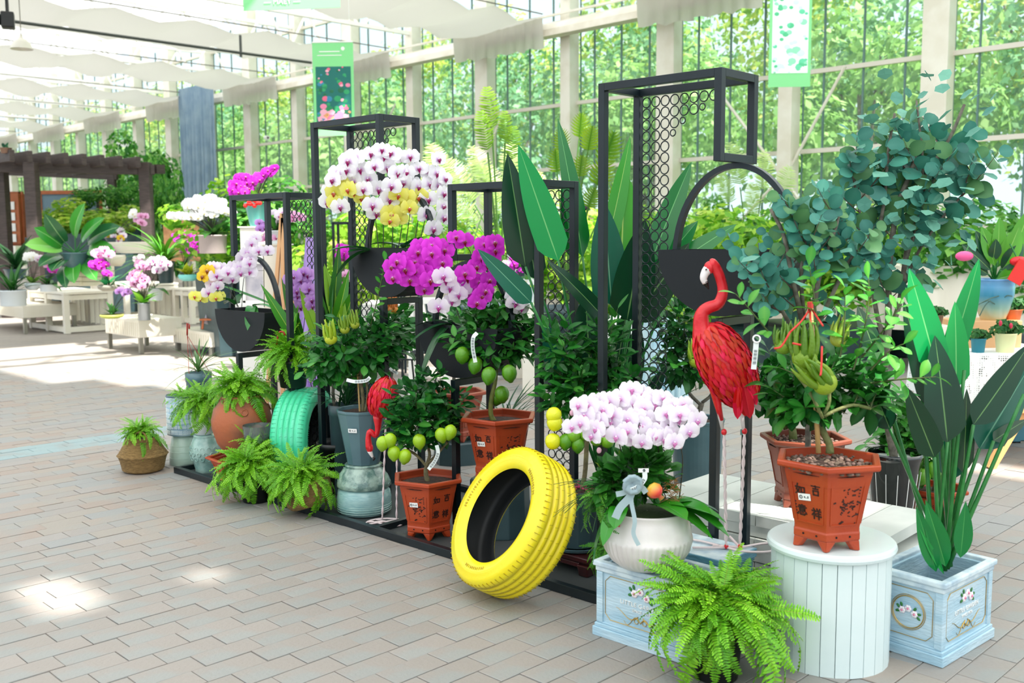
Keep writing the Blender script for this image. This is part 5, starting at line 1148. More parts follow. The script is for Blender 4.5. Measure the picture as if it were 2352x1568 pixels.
mb = MB(); mb.torus(q(1622, 619, Yg - .018), .0045, .0014, 12, 5, M=Matrix.Rotation(PI / 2, 3, 'X')); mb.build('eye_ring', M_flamw, T, smooth=True); mb = MB(); mb.ball(q(1622, 619, Yg - .0185), .003, 8, 6); mb.build('eye', M_beak, T, smooth=True)
fm = leaf_mesh('tail_feather', .135, .042, 'obovate', 'd8121f', 'f4505a', .35, .15, 8, _M['feather'])
for i, (x0, y0, x1, y1) in enumerate(((1690, 885, 1698, 958), (1700, 885, 1716, 953), (1706, 880, 1728, 958), (1712, 878, 1742, 925), (1695, 880, 1692, 938))):
    a, b = q(x0, y0, Yg - .07 - .01 * (i % 3)), q(x1, y1 + 6, Yg - .08 + .01 * (i % 2)); d = (b - a); L = d.length; d.normalize(); up = Vector((.1, -1, .15)); x = d.cross(up).normalized(); M = Matrix((x, d, x.cross(d))).transposed().to_4x4() @ Matrix.Scale(L / .135, 4); M.translation = a; link('tail_feather', fm, T, M)
for x0, y0, x1, y1 in ((1722, 905, 1748, 945), (1640, 880, 1655, 955)):
    blade(T, q(x0, y0, Yg + .01), q(x1, y1, Yg + .01), .026, (0, -1, .1), 'd9c8cc', 'efe6e8', 'obovate', .05, .3, 6, 'pale_feather', _M['feather'])
mb = MB(); mb.tube([q(1632, 850), q(1641, 890), q(1650, 935), q(1657, 965)], [.030, .022, .013, .009], 10); mb.build('thigh', M_flam, T, smooth=True)
mb = MB(); mb.tube([q(1645, 902), q(1651, 940), q(1659, 985)], [.018, .011, .006], 8); mb.build('shin', M_flamw, T, smooth=True)
mb = MB(); mb.tube([q(1702, 930), q(1708, 990)], [.010, .006], 8); mb.build('shin', M_flamw, T, smooth=True)
for a, k, b in (((1659, 985), (1663, 992), (1668, 1262)), ((1708, 985), (1710, 990), (1700, 1245))):
    mb = MB(); mb.ball(q(*k), (.011, .011, .013), 10, 8); mb.build('knee', M_flam, T, smooth=True); e = q(*b); e.z = .012; twisted_rod(T, q(*k), e, .0068)
    mb = MB(); mb.ball(e, (.009, .009, .010), 8, 6); mb.build('foot_weld', M_flam, T, smooth=True)
    M_flt = mat('leg_tint', 'd83a4a', .35)
mb = MB(); p0 = q(1668, 1262); p0.z = .008; p1 = q(1700, 1245); p1.z = .008
for pts in ([p0, p0 + Vector((.06, -.05, 0)), p0 + Vector((.15, -.055, 0)), p0 + Vector((.20, -.0, 0)), p0 + Vector((.17, .05, .0)), p1], [p0, p0 + Vector((-.08, .08, 0)), p0 + Vector((-.17, .13, .0))], [p0, p0 + Vector((-.13, .0, 0))], [p1, p1 + Vector((-.1, .03, 0))], [p1, p1 + Vector((-.02, .02, .02)), p1 + Vector((-.035, .03, .035))]):
    mb.tube(pol(pts, 4), .0048, 6)
mb.build('wire_foot', M_pinkw, T, smooth=True)
sticker_o = MB(); sticker_o.box(q(1704, 992), (.012, .002, .022)); sticker_o.build('price_tag', mat('tag_green', '5f8a86', .4), T)
# ================================================================ ROUND SLATTED STOOL AND POT R
c = foot(1900, 1556, .203); M_pw = mat('pale_mint_paint', 'd6e6e6', .4, c2='e3eeee', nscale=2); M_pt = mat('stool_top', 'd9e9ea', .3, c2='e6f0f0', nscale=2, coat=.2)
T = thing('slatted_stool', 'round pale mint slatted drum stool, under the biggest red hexagonal pot', 'stool', c)
mb = MB(); mb.lathe([(.190, .0), (.190, .40)], 40, cap1=True); mb.build('drum_core', mat('slat_gap', '8a9a98', .7), T, smooth=False)
sm = None
for i in range(26):
    a = 2 * PI * i / 26; w_ = 2 * PI * .200 / 26 - .0016
    if sm is None: mb = MB(); mb.box((0, 0, .199), (w_, .012, .398)); sm = mb.mesh('slat', M_pw)
    link('slat', sm, T, Matrix.Rotation(a + PI / 2 + .04, 4, 'Z') @ Matrix.Translation((0, -.198, 0)))
mb = MB(); mb.lathe([(.212, .398), (.219, .402), (.222, .412), (.219, .424), (.212, .430), (.001, .431)], 64); mb.build('lid', M_pt, T, smooth=False)
M_crateleafL = None
c = foot(1897, 1269, .120, .4315)
T = thing('citron_tree', 'large buddhas hand citron tree in the red hexagonal pot on the mint drum stool', 'potted tree', c)
hex_pot(T, .193, .305, rot=cam_az(c) + .0, face0=1, stick=6, soil=True, pebbles=300)
q = lambda x, y, Y=c.y: P(x, y, Y) - T.location
mb = MB(); mb.tube(pol([q(1906, 1040, 3.45), q(1905, 1020, 3.45), q(1893, 995, 3.45), q(1888, 968, 3.46), q(1896, 945, 3.47)], 3), [.015, .014, .0135, .013, .013, .012, .012, .011, .011, .010, .010, .009, .009], 9)
for pts in ([q(1890, 968, 3.46), q(1870, 950, 3.46), q(1850, 940, 3.45)], [q(1893, 955), q(1925, 940), q(1960, 930), q(2000, 938)], [q(1893, 950), q(1905, 920), q(1900, 870)], [q(1890, 960), q(1860, 900), q(1830, 860)]): mb.tube(pol(pts, 3), .0065, 6)
mb.build('trunk', mat('mossy_bark', '5c6a34', .75, c2='7f8250', nscale=26, bump=.5), T, smooth=True)
mb = MB(); mb.tube([q(1880, 1040, 3.40), q(1872, 900, 3.42), q(1862, 700, 3.45)], .009, 8); mb.build('stake', M_cane, T, smooth=True); mb = MB(); mb.tube([q(1862, 718, 3.45), q(1861, 693, 3.45)], .0105, 8); mb.build('stake_cap', mat('red_tape', 'c83a34', .5), T)
hub = [q(1850, 940, 3.45), q(1900, 920), q(1960, 930), q(2000, 938), q(1900, 870), q(1830, 860), q(1895, 950)]
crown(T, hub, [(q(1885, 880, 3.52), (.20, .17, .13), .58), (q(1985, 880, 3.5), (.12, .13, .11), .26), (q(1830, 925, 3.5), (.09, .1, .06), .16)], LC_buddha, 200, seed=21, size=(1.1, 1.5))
for pts, n_, ms_ in (([q(1880, 780), q(1875, 700), q(1865, 640), q(1858, 610)], 16, LC_bright), ([q(1790, 790, 3.4), q(1745, 740, 3.35), q(1715, 700, 3.3), q(1690, 675, 3.3)], 12, LC_bright), ([q(1960, 850), q(1985, 770), q(2000, 700), q(1995, 640)], 18, LC_bright), ([q(2000, 880, 3.4), q(2070, 868, 3.35), q(2120, 868, 3.3), q(2150, 865, 3.3)], 12, LC_bright), ([q(1980, 820, 3.4), q(2030, 760, 3.35), q(2060, 720, 3.3), q(2070, 690, 3.3)], 14, LC_bright), ([q(1930, 820), q(1945, 740), q(1940, 660)], 12, LC_bright), ([q(2000, 850, 3.35), q(2040, 800, 3.3), q(2075, 790, 3.25)], 8, LC_bright)):
    pth = bez(pts, 9); mb = MB(); mb.tube(pth, [.0036 - .0022 * i / 10 for i in range(10)], 5); mb.build('shoot', M_twig, T); leaves_on(T, ms_, pth, n_, seed=n_, size=(.75, 1.2), start=.1)
fruit_hand(T, q(1848, 822, 3.24), 1.18, seed=31, col=('3f6e0c', '74961c')); fruit_hand(T, q(1895, 880, 3.20), 1.15, seed=32, col=('54800f', '8aa422'), lean=(-.9, -.1)); fruit_hand(T, q(1800, 795, 3.3), .85, seed=33, col=('437012', '6f9420')); fruit_hand(T, q(1925, 780, 3.40), .8, seed=34, col=('86a830', 'b0ba48'), lean=(.3, 0))
M_tie = mat('red_tie', 'd8342c', .5)
mb = MB()
for pts in ([q(1861, 708, 3.42), q(1840, 738, 3.25), q(1815, 762, 3.2)], [q(1861, 708, 3.42), q(1862, 745, 3.25)], [q(1863, 708, 3.42), q(1890, 748, 3.25)], [q(1815, 762, 3.2), q(1795, 795, 3.2), q(1778, 800, 3.2)], [q(1888, 795, 3.15), q(1886, 850, 3.13), q(1884, 862, 3.12)], [q(1820, 788, 3.17), q(1840, 792, 3.16)]): mb.tube(pol(pts, 3), .0035, 5)
mb.build('red_ties', M_tie, T, smooth=True)
mb = MB(); mb.torus(q(1738, 778, 3.3), .012, .0030, 16, 5, M=Matrix.Rotation(PI / 2 - .3, 3, 'X')); mb.build('tag_loop', M_white, T, smooth=True); tag_strip(T, [q(1737, 786, 3.3), q(1735, 810, 3.3), q(1731, 848, 3.3)], .018)
# ---- grey plank deck stack behind
M_deck = mat('deck_grey', 'd9dcd6', .6, c2='c3c8c2', nscale=3)
def deck(name, label, s0, s1, t0, t1, z0, z1, nb, cat='platform'):
    T = thing(name, label, cat, W(s0, t0, z0), STROT); L = s1 - s0; D = t1 - t0; h = z1 - z0; w = L / nb; me = None
    mb = MB(); mb.box((0, 0, 0), (w - .004, D, h * .5)); me = mb.mesh('plank', M_deck)
    for i in range(nb): link('plank', me, T, Matrix.Translation(((i + .5) * w, D / 2, h * .75)))
    mb = MB(); mb.box((L / 2, .012, h * .25), (L, .02, h * .5)); mb.box((L / 2, D - .012, h * .25), (L, .02, h * .5)); mb.build('bearer', M_deck, T); return T
g1 = G(1597, 1155, .305) - O0; s_, t_ = g1.dot(Sd), g1.dot(Td)
deck('deck_tray', 'upper grey plank tray of the stack behind the large flamingo legs', s_ - .25, s_ + .85, t_, t_ + .55, .212, .305, 6)
deck('deck_tray', 'middle grey plank tray of the stack behind the large flamingo legs', s_ - .25, s_ + .85, t_ - .01, t_ + .56, .106, .205, 6)
deck('deck_tray', 'bottom grey plank tray of the stack behind the large flamingo legs', s_ - .25, s_ + .85, t_ - .0, t_ + .55, .0, .10, 6)
c = foot(1845, 1172, .125, .306)
T = thing('citron_tree', 'citron tree in the brown glazed hexagonal pot standing on the grey plank trays', 'potted tree', c)
hex_pot(T, .200, .305, rot=cam_az(c) + .35, m=M_terrad, deco=False, stick=False, pebbles=150)
q = lambda x, y, Y=c.y: P(x, y, Y) - T.location
mb = MB(); mb.tube(pol([q(1822, 1015, 4.4), q(1820, 985, 4.4), q(1808, 950, 4.4), q(1805, 900, 4.4)], 3), [.020, .019, .018, .017, .016, .015, .014, .013, .012, .012], 9); mb.tube(pol([q(1805, 985, 4.42), q(1795, 950, 4.42), q(1790, 900, 4.42)], 3), .012, 7); mb.build('trunk', _M['mossy_bark'], T, smooth=True)
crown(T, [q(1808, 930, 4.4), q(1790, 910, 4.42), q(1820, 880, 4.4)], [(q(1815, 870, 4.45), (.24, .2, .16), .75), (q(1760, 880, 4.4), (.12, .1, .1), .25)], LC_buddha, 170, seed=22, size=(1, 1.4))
# ---- eucalyptus
M_e = [leaf_mesh('leaf', .072 * k, .066 * k, 'round', a, b, .12, j, 7, M_euc) for k, j, a, b in ((1, .1, '3a8674', '5a9e8c'), (.85, -.1, '4c9888', '6aac9a'), (1.05, .3, '4a804e', '64965e'), (.9, .2, '286a5e', '468878'))]
def eucalyptus(T, stems, org, nleaf, seed, clip=None, tw=.30, sizes=(.75, 1.15), extra=None):
    r = random.Random(seed); mb = MB(); tb = MB(); ends = []
    for pts, rad in stems:
        p = pol([v - org for v in pts], 4); tb.tube(p, [rad * (1 - .55 * i / len(p)) for i in range(len(p))], 8); ends.append(p)
    tb.build('trunk', M_bark2, T, smooth=True)
    n = 0
    while n < nleaf:
        p = ends[r.randrange(len(ends))]; t = r.uniform(.35, 1); k = int(t * (len(p) - 1)); s = p[k]; d = (p[min(k + 1, len(p) - 1)] - p[k - 1]).normalized()
        a = r.uniform(0, 6.28); L = tw * r.uniform(.55, 1.0); e = s + (d * .6 + Vector((math.cos(a) * .9, math.sin(a) * .7, .45))).normalized() * L
        if clip and not clip(e + org): continue
        pth = bez([s, s.lerp(e, .5) + Vector((0, 0, -.02)), e], 7); mb.tube(pth, [.0028 - .0018 * i / 7 for i in range(8)], 4, False)
        m = 9; dd = (e - s).normalized(); ref = dd.cross(Vector((0, 0, 1))).normalized(); ref2 = dd.cross(ref)
        for i in range(m):
            f = .2 + .8 * i / (m - 1); kk = min(6, int(f * 7)); q_ = pth[kk].lerp(pth[kk + 1], f * 7 - kk) if f < 1 else pth[7]
            an = i * 1.9 + r.uniform(-.4, .4); side = ref * math.cos(an) + ref2 * math.sin(an); ld = (side + dd * .5 + Vector((0, 0, r.uniform(-.3, .2)))).normalized()
            up = Vector((r.uniform(-.6, .6), -1.3 + r.uniform(-.4, .4), .45)); x = ld.cross(up).normalized(); M = Matrix((x, ld, x.cross(ld))).transposed().to_4x4() @ Matrix.Scale(r.uniform(*sizes) * (1.05 - .3 * f), 4); M.translation = q_ + ld * .006; link('leaf', M_e[r.randrange(4)], T, M); n += 1
    mb.build('twigs', mat('euc_twig', '5a4038', .6), T)
    if extra: inner(T, extra, 210, ('357a6c', '7ab8a0'), .066, r, M_euc, .2, 1.0, True)
c = foot(2047, 1272, .085)
T = thing('striped_pot', 'black glazed urn pot with thin white stripes, behind the mint drum stool', 'pot', c)
M_bg = mat('black_glaze', '0f1416', .12, coat=.8)
lathe_pot(T, 'body', [(.080, 0), (.084, .01), (.074, .05), (.070, .075), (.078, .09), (.088, .12), (.120, .40), (.128, .44), (.134, .46), (.128, .475), (.116, .468), (.112, .40)], M_bg, 48)
mb = MB()
for i in range(14):
    a = 2 * PI * i / 14; mb.beam(((.0895 * math.cos(a)), .0895 * math.sin(a), .125), (.1195 * math.cos(a), .1195 * math.sin(a), .385), .0035, .002, up=(math.cos(a), math.sin(a), 0))
mb.build('white_stripe', M_white, T)
cb = c + Vector((0, 0, .40))
T = thing('eucalyptus_tree', 'tall silver dollar eucalyptus with round blue green leaves, rising from the black striped pot', 'tree', cb)
mb = MB(); mb.lathe([(.10, .0), (.104, .045), (.002, .05)], 24, cap0=True); mb.build('root_plug', mat('grey_plaster', 'a8b0aa', .8), T)
Ye = c.y; E_ = lambda x, y, Y=Ye: P(x, y, Y)
eucalyptus(T, [([cb + Vector((0, 0, .03)), E_(2030, 900), E_(2040, 760), E_(2042, 620), E_(2060, 480), E_(2090, 400), E_(2110, 330)], .020), ([E_(2040, 760, Ye + .02), E_(2065, 700), E_(2085, 560), E_(2120, 420), E_(2180, 320), E_(2215, 240)], .015),
               ([E_(2035, 800, Ye + .03), E_(2010, 700), E_(2005, 600), E_(2030, 470), E_(2040, 350), E_(2055, 260)], .012), ([E_(2070, 660), E_(2120, 560), E_(2190, 470), E_(2260, 400)], .009), ([E_(2030, 640), E_(1990, 540), E_(1965, 440), E_(1960, 360)], .008), ([E_(2080, 600), E_(2110, 500), E_(2120, 380), E_(2105, 230)], .009)],
           cb, 290, 41, clip=lambda e: (lambda X, Z: ((X / .40) ** 2 + (Z / .56) ** 2) < 1)(e.x - E_(2108, 420).x, e.z - E_(2108, 425).z), tw=.26, sizes=(1.05, 1.5), extra=[(E_(2100, 400) - cb, (.40, .25, .52), .7), (E_(2060, 560) - cb, (.26, .2, .3), .3)])
c2 = P(1862, 900, 4.02); c2.z = .0
T = thing('eucalyptus_tree', 'lower eucalyptus with pale round leaves in front of the tallest frame hoop bowl', 'tree', c2)
nursery_pot(T, .10, .28, 0, M_slated)
E_ = lambda x, y, Y=3.62: P(x, y, Y)
eucalyptus(T, [([c2 + Vector((0, 0, .25)), E_(1856, 860, 3.92), E_(1842, 740, 3.7), E_(1820, 640), E_(1800, 540), E_(1770, 480)], .013), ([E_(1852, 820, 3.82), E_(1870, 700), E_(1890, 600), E_(1920, 520), E_(1930, 460)], .011), ([E_(1850, 800, 3.8), E_(1800, 720), E_(1760, 650), E_(1720, 620)], .009), ([E_(1856, 790, 3.8), E_(1910, 680), E_(1950, 600), E_(1985, 560)], .009), ([E_(1852, 790, 3.8), E_(1840, 640), E_(1850, 560), E_(1850, 500)], .009)],
           c2, 290, 42, clip=lambda e: (lambda X, Z: ((X / .265) ** 2 + (Z / .32) ** 2) < 1)(e.x - E_(1838, 610).x, e.z - E_(1838, 610).z), tw=.21, sizes=(.72, 1.0), extra=[(E_(1850, 600) - c2, (.22, .10, .24), .15)])
# ---- small lime bush behind crate
c = foot(2140, 1250, .12)
T = thing('lime_bush', 'leafy lime bush in a small red hexagonal pot behind the right planter box', 'potted tree', c)
hex_pot(T, .165, .26, rot=cam_az(c) + .2, face0=0, stick=False)
q = lambda x, y, Y=c.y: P(x, y, Y) - T.location
mb = MB(); mb.tube(pol([(0, 0, .22), (.01, 0, .33), (0, 0, .44)], 3), .010, 7); mb.build('trunk', M_bark, T, smooth=True)
crown(T, [(0, 0, .38), (0, 0, .44)], [(q(2090, 1040), (.20, .16, .14), .7), (q(2060, 960), (.1, .1, .1), .3)], LC_bright, 230, seed=23, size=(1, 1.4))
for x, y in ((2145, 1080), (2160, 1062), (2120, 1095)): hang_fruit(T, lgb, q(x, y, 4.6), 1.1, rr)
# ---- strap leaved plants (bird of paradise)
def stalk(T, a, b, r0=.0075, r1=.005, sag=0):
    mb = MB(); a, b = Vector(a), Vector(b); mb.tube(bez([a, a.lerp(b, .5) + Vector((0, 0, -sag)), b], 6), [r0 + (r1 - r0) * i / 6 for i in range(7)], 6); mb.build('stalk', mat('stalk_green', '1f7030', .35, c2='2f8038', nscale=20), T, smooth=True)
def big_leaves(T, specs, org, basepx, Yb):
    """specs: blade base px, tip px, width px, depth at base, depth at tip, colour, facing, fold"""
    for i, (bx, by, tx, ty, wpx, Y0, Y1, col, face, bend) in enumerate(specs):
        a, b = P(bx, by, Y0) - org, P(tx, ty, Y1) - org; w = wpx * (Y0 + Y1) / 2 / FPX
        c0, c1 = {'d': ('0a3a20', '7aa862'), 'm': ('14702f', '7fc87a'), 'l': ('189a4c', '8fd88a'), 'y': ('3f9a30', 'bfe07a'), 't': ('0f5f48', '7ab894')}[col]  # light emerald puts the brightness of sunlit leaf faces into the colour
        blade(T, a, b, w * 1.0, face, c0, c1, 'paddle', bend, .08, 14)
        g = P(basepx[0] + R_.uniform(-22, 22), basepx[1], Yb + R_.uniform(-.05, .05)) - org; stalk(T, g, a, .0085, .006, .01)
        mr = MB(); d = b - a; up = Vector(face).normalized(); pts = [a + d * (k / 8) * .96 + up * .001 for k in range(9)]
cR = ctr + Vector((0, 0, .02)); Yb = ctr.y
T = thing('bird_of_paradise', 'artificial bird of paradise with big paddle leaves in the right blue planter box', 'plant', cR)
mb = MB(); mb.box((0, 0, .06), (.24, .16, .10), Matrix.Rotation(math.atan2(dB.y, dB.x), 3, 'Z')); mb.build('plug', mat('black_foam', '20272a', .9), T)
F_ = (-.1, -1, .25); SR = (-.9, -.5, .2)
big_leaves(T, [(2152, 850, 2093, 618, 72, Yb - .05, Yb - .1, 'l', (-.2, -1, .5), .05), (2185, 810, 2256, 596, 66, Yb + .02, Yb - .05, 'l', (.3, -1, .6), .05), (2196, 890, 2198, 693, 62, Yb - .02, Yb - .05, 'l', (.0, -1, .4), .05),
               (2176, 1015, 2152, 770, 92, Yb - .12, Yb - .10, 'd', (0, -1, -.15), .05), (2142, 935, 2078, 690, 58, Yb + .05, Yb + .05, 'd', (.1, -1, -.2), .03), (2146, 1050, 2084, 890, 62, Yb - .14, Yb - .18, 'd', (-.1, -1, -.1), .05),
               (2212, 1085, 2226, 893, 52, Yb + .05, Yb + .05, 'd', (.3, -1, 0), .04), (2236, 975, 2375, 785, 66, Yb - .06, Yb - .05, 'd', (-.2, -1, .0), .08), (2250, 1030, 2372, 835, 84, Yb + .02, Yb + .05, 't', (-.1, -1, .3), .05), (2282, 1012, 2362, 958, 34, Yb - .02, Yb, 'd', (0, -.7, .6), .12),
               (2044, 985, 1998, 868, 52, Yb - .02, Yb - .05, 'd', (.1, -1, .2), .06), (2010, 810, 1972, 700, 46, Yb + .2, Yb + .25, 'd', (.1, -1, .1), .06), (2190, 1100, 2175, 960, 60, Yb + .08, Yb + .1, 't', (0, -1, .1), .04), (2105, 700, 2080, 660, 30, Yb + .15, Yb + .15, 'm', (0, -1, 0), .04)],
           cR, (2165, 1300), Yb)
for x0, y0, x1, y1, w_, c_ in ((2150, 1312, 2106, 1165, 44, 'm'), (2172, 1300, 2128, 1150, 52, 'm'), (2206, 1280, 2220, 1152, 44, 'm'), (2168, 1318, 2112, 1212, 15, 'l')):
    a, b = P(x0, y0, Yb - .1) - cR, P(x1, y1, Yb - .12) - cR; blade(T, a, b, w_ * 3.3 / FPX, (-.2, -1, .1), {'m': '138038', 'l': '1f9a40'}[c_], '5fb860', 'lance', .05, .3, 9)
for (x, y, x1, y1) in ((2170, 1310, 2215, 850), (2175, 1305, 2352, 905)): stalk(T, P(x, y, Yb - .05) - cR, P(x1, y1, Yb - .08) - cR, .009, .006)
cS = W(3.02, .78, .01); Yc = cS.y
T = thing('bird_of_paradise', 'very tall artificial bird of paradise behind the middle of the stand, in a dark pot', 'plant', cS)
nursery_pot(T, .15, .34, 0, M_slated)
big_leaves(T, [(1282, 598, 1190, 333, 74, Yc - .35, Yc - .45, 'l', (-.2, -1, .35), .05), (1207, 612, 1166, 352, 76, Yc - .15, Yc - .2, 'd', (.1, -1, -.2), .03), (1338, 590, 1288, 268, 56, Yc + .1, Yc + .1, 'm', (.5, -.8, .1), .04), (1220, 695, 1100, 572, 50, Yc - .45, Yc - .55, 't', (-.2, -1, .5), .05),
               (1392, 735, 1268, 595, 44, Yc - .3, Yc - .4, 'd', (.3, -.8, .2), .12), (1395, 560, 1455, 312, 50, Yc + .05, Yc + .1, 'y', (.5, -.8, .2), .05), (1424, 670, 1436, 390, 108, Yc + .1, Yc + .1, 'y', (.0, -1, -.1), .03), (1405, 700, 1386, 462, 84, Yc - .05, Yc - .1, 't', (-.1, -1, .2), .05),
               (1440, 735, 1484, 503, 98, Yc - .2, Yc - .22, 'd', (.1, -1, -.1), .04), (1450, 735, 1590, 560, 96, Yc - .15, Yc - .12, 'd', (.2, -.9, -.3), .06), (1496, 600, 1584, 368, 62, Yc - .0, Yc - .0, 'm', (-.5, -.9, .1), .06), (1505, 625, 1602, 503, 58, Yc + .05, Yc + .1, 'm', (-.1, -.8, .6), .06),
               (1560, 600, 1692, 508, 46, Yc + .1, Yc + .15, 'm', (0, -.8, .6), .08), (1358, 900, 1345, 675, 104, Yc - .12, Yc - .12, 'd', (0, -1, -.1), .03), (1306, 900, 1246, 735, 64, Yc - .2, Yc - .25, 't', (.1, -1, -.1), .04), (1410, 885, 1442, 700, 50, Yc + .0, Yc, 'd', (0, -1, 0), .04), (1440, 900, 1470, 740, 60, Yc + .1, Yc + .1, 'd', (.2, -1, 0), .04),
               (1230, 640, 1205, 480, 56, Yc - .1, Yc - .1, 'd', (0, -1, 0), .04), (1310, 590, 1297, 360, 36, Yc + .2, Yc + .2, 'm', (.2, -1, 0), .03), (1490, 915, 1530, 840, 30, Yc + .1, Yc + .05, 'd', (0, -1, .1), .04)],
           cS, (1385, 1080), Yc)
# ---- big fern at the front
c = foot(1645, 1575, .075)
F = thing('potted_fern', 'biggest boston fern, bright green in a black pot in front of the blue planter box', 'fern', c)
nursery_pot(F, .092, .20); fern(F, (0, .01, .25), .275, 119, .9, seed=51, bias=(.03, -.05), droop=.55); fern(F, (0, 0, .24), .31, 14, .5, seed=52, bias=(0, -.2), azrange=(3.0, 6.4), droop=1.2)
c = G(1352, 1262); c = P(1352, 1262, 4.25); c.z = .007
F = thing('potted_fern', 'small dark fern squeezed between the slate tub and the planter box', 'fern', W(3.40, .15, .007))
nursery_pot(F, .055, .16); fern(F, (0, 0, .17), .13, 44, .8, kind='fern2', seed=53, bias=(-.1, -.2))
# ---- slate round pot with citron tree behind the flamingo
c = foot(1600, 1150, .13)
T = thing('citron_tree', 'forked citron tree in a round slate pot, seen through behind the large flamingo', 'potted tree', c)
mb = MB(); mb.lathe([(.125, 0), (.13, .005), (.150, .43), (.156, .45), (.150, .455), (.14, .45), (.135, .40)], 40); mb.build('pot', M_slate, T, smooth=False, bevel=.003)
mb = MB(); mb.lathe([(.136, .425), (.002, .44)], 20, cap0=False); mb.build('soil', M_soil, T)
q = lambda x, y, Y=c.y: P(x, y, Y) - T.location
mb = MB(); mb.tube(pol([q(1603, 975), q(1605, 950), q(1612, 925)], 3), .016, 8); mb.tube(pol([q(1610, 930), q(1585, 905), q(1568, 875), q(1560, 850)], 3), .010, 7); mb.tube(pol([q(1612, 925), q(1635, 905), q(1640, 870)], 3), .010, 7); mb.build('trunk', M_bark2, T, smooth=True)
crown(T, [q(1560, 850), q(1600, 850), q(1640, 870), q(1570, 800)], [(q(1575, 835), (.21, .18, .12), .6), (q(1560, 740), (.14, .12, .15), .4)], LC_buddha, 200, seed=24, size=(1.0, 1.5))
pth = bez([q(1570, 780), q(1555, 720), q(1545, 650)], 8); mb = MB(); mb.tube(pth, .004, 5); mb.build('shoot', M_twig, T); leaves_on(T, LC_bright, pth, 14, seed=3, size=(.9, 1.2))
fruit_hand(T, q(1600, 830, c.y - .15), 1.2, seed=35)
# ---- back hexagonal pot with a tree, black nursery pot tree
c = P(1052, 940, 6.55); c.z = 0
T = thing('slate_stand', 'slate block under the red hexagonal pot that stands behind the stand', 'pot', c)
mb = MB(); mb.lathe([(.17, 0), (.16, .14), (.15, .15), (.001, .15)], 8); mb.build('body', M_slated, T)
T = thing('potted_tree', 'red hexagonal pot standing behind the stand, seen past the pedestal of the third black frame', 'potted tree', c + Vector((0, 0, .151)))
hex_pot(T, .20, .33, rot=cam_az(c) + .25, m=mat('red_clay2', '9c4630', .4), deco=False, stick=False)
q = lambda x, y, Y=c.y: P(x, y, Y) - T.location
mb = MB(); mb.tube(pol([q(1040, 890), q(1045, 840), q(1040, 780)], 3), .012, 7); mb.build('trunk', M_bark2, T, smooth=True)
crown(T, [q(1040, 790), q(1040, 760)], [(q(1040, 740), (.22, .18, .14), 1)], LC_buddha, 70, seed=25, size=(1, 1.4))
for (x, y, Y, r_, h_, mm, lb, crn) in ((772, 950, 5.75, .115, .30, M_blackpot, 'black nursery pot citron tree half hidden behind the green tyre', (775, 840)), (882, 980, 6.0, .12, .36, M_slated, 'citron tree in a dark slate pot behind the slate cup planter', (912, 780))):
    c = P(x, y, Y); c.z = .007 if Y < 5.9 else .0
    T = thing('citron_tree', lb, 'potted tree', c)
    nursery_pot(T, r_, h_ + .0, 0, mm); z_ = h_; q = lambda X_, y_, Y_=Y: P(X_, y_, Y_) - c
    mb = MB(); mb.tube(pol([Vector((.01, 0, z_ - .05)), q(crn[0] - 10, crn[1] + 60), q(crn[0], crn[1])], 3), .010, 7); mb.build('trunk', M_bark2, T, smooth=True)
    crown(T, [q(*crn), q(crn[0], crn[1] - 30)], [(q(crn[0], crn[1] - 20), (.17, .15, .17), 1)], LC_buddha, 120, seed=x, size=(1, 1.3))
    fruit_hand(T, q(crn[0] - 10, crn[1] - 70, Y - .1), .9, seed=x, col=('c86a2a', 'e08a3a') if Y > 5.9 else ('7fae1e', 'b8cf3c'))
    if Y > 5.9: tag_strip(T, [q(895, 845, Y - .2), q(903, 852, Y - .2), q(914, 858, Y - .2)], .016)
# dark strappy grass clumps
mg = [leaf_mesh('leaf', .34 * k, .012, 'strap', '1f4f2c', '4f8a4a', .4, j, 8) for k, j in ((1, .4), (.85, .7), (1.1, .9))]
for (x, y, Y, n_, lb) in ((1165, 985, 5.9, 60, 'dark lilyturf grass behind the lemon standard'), (1480, 1000, 5.3, 24, 'dark lilyturf grass beneath the pale lilac orchids'), (790, 930, 5.7, 30, 'dark lilyturf grass between the green tyre and the slate cup planter')):
    c = P(x, y, Y); z = max(.08, c.z); c.z = .007 if Y < 5.95 else 0
    T = thing('lilyturf', lb, 'plant', c); nursery_pot(T, .09, z, 0, M_slated); r = random.Random(x)
    for i in range(n_):
        az = r.uniform(0, 6.28); el = r.uniform(.5, 1.4); d = Vector((math.cos(az) * math.cos(el), math.sin(az) * math.cos(el), math.sin(el))); up = Vector((-math.cos(az) * math.sin(el), -math.sin(az) * math.sin(el), math.cos(el)))
        M = Matrix((d.cross(up), d, up)).transposed().to_4x4() @ Matrix.Scale(r.uniform(.7, 1.1), 4); M.translation = (r.uniform(-.03, .03), r.uniform(-.03, .03), z - .02); link('leaf', mg[i % 3], T, M)
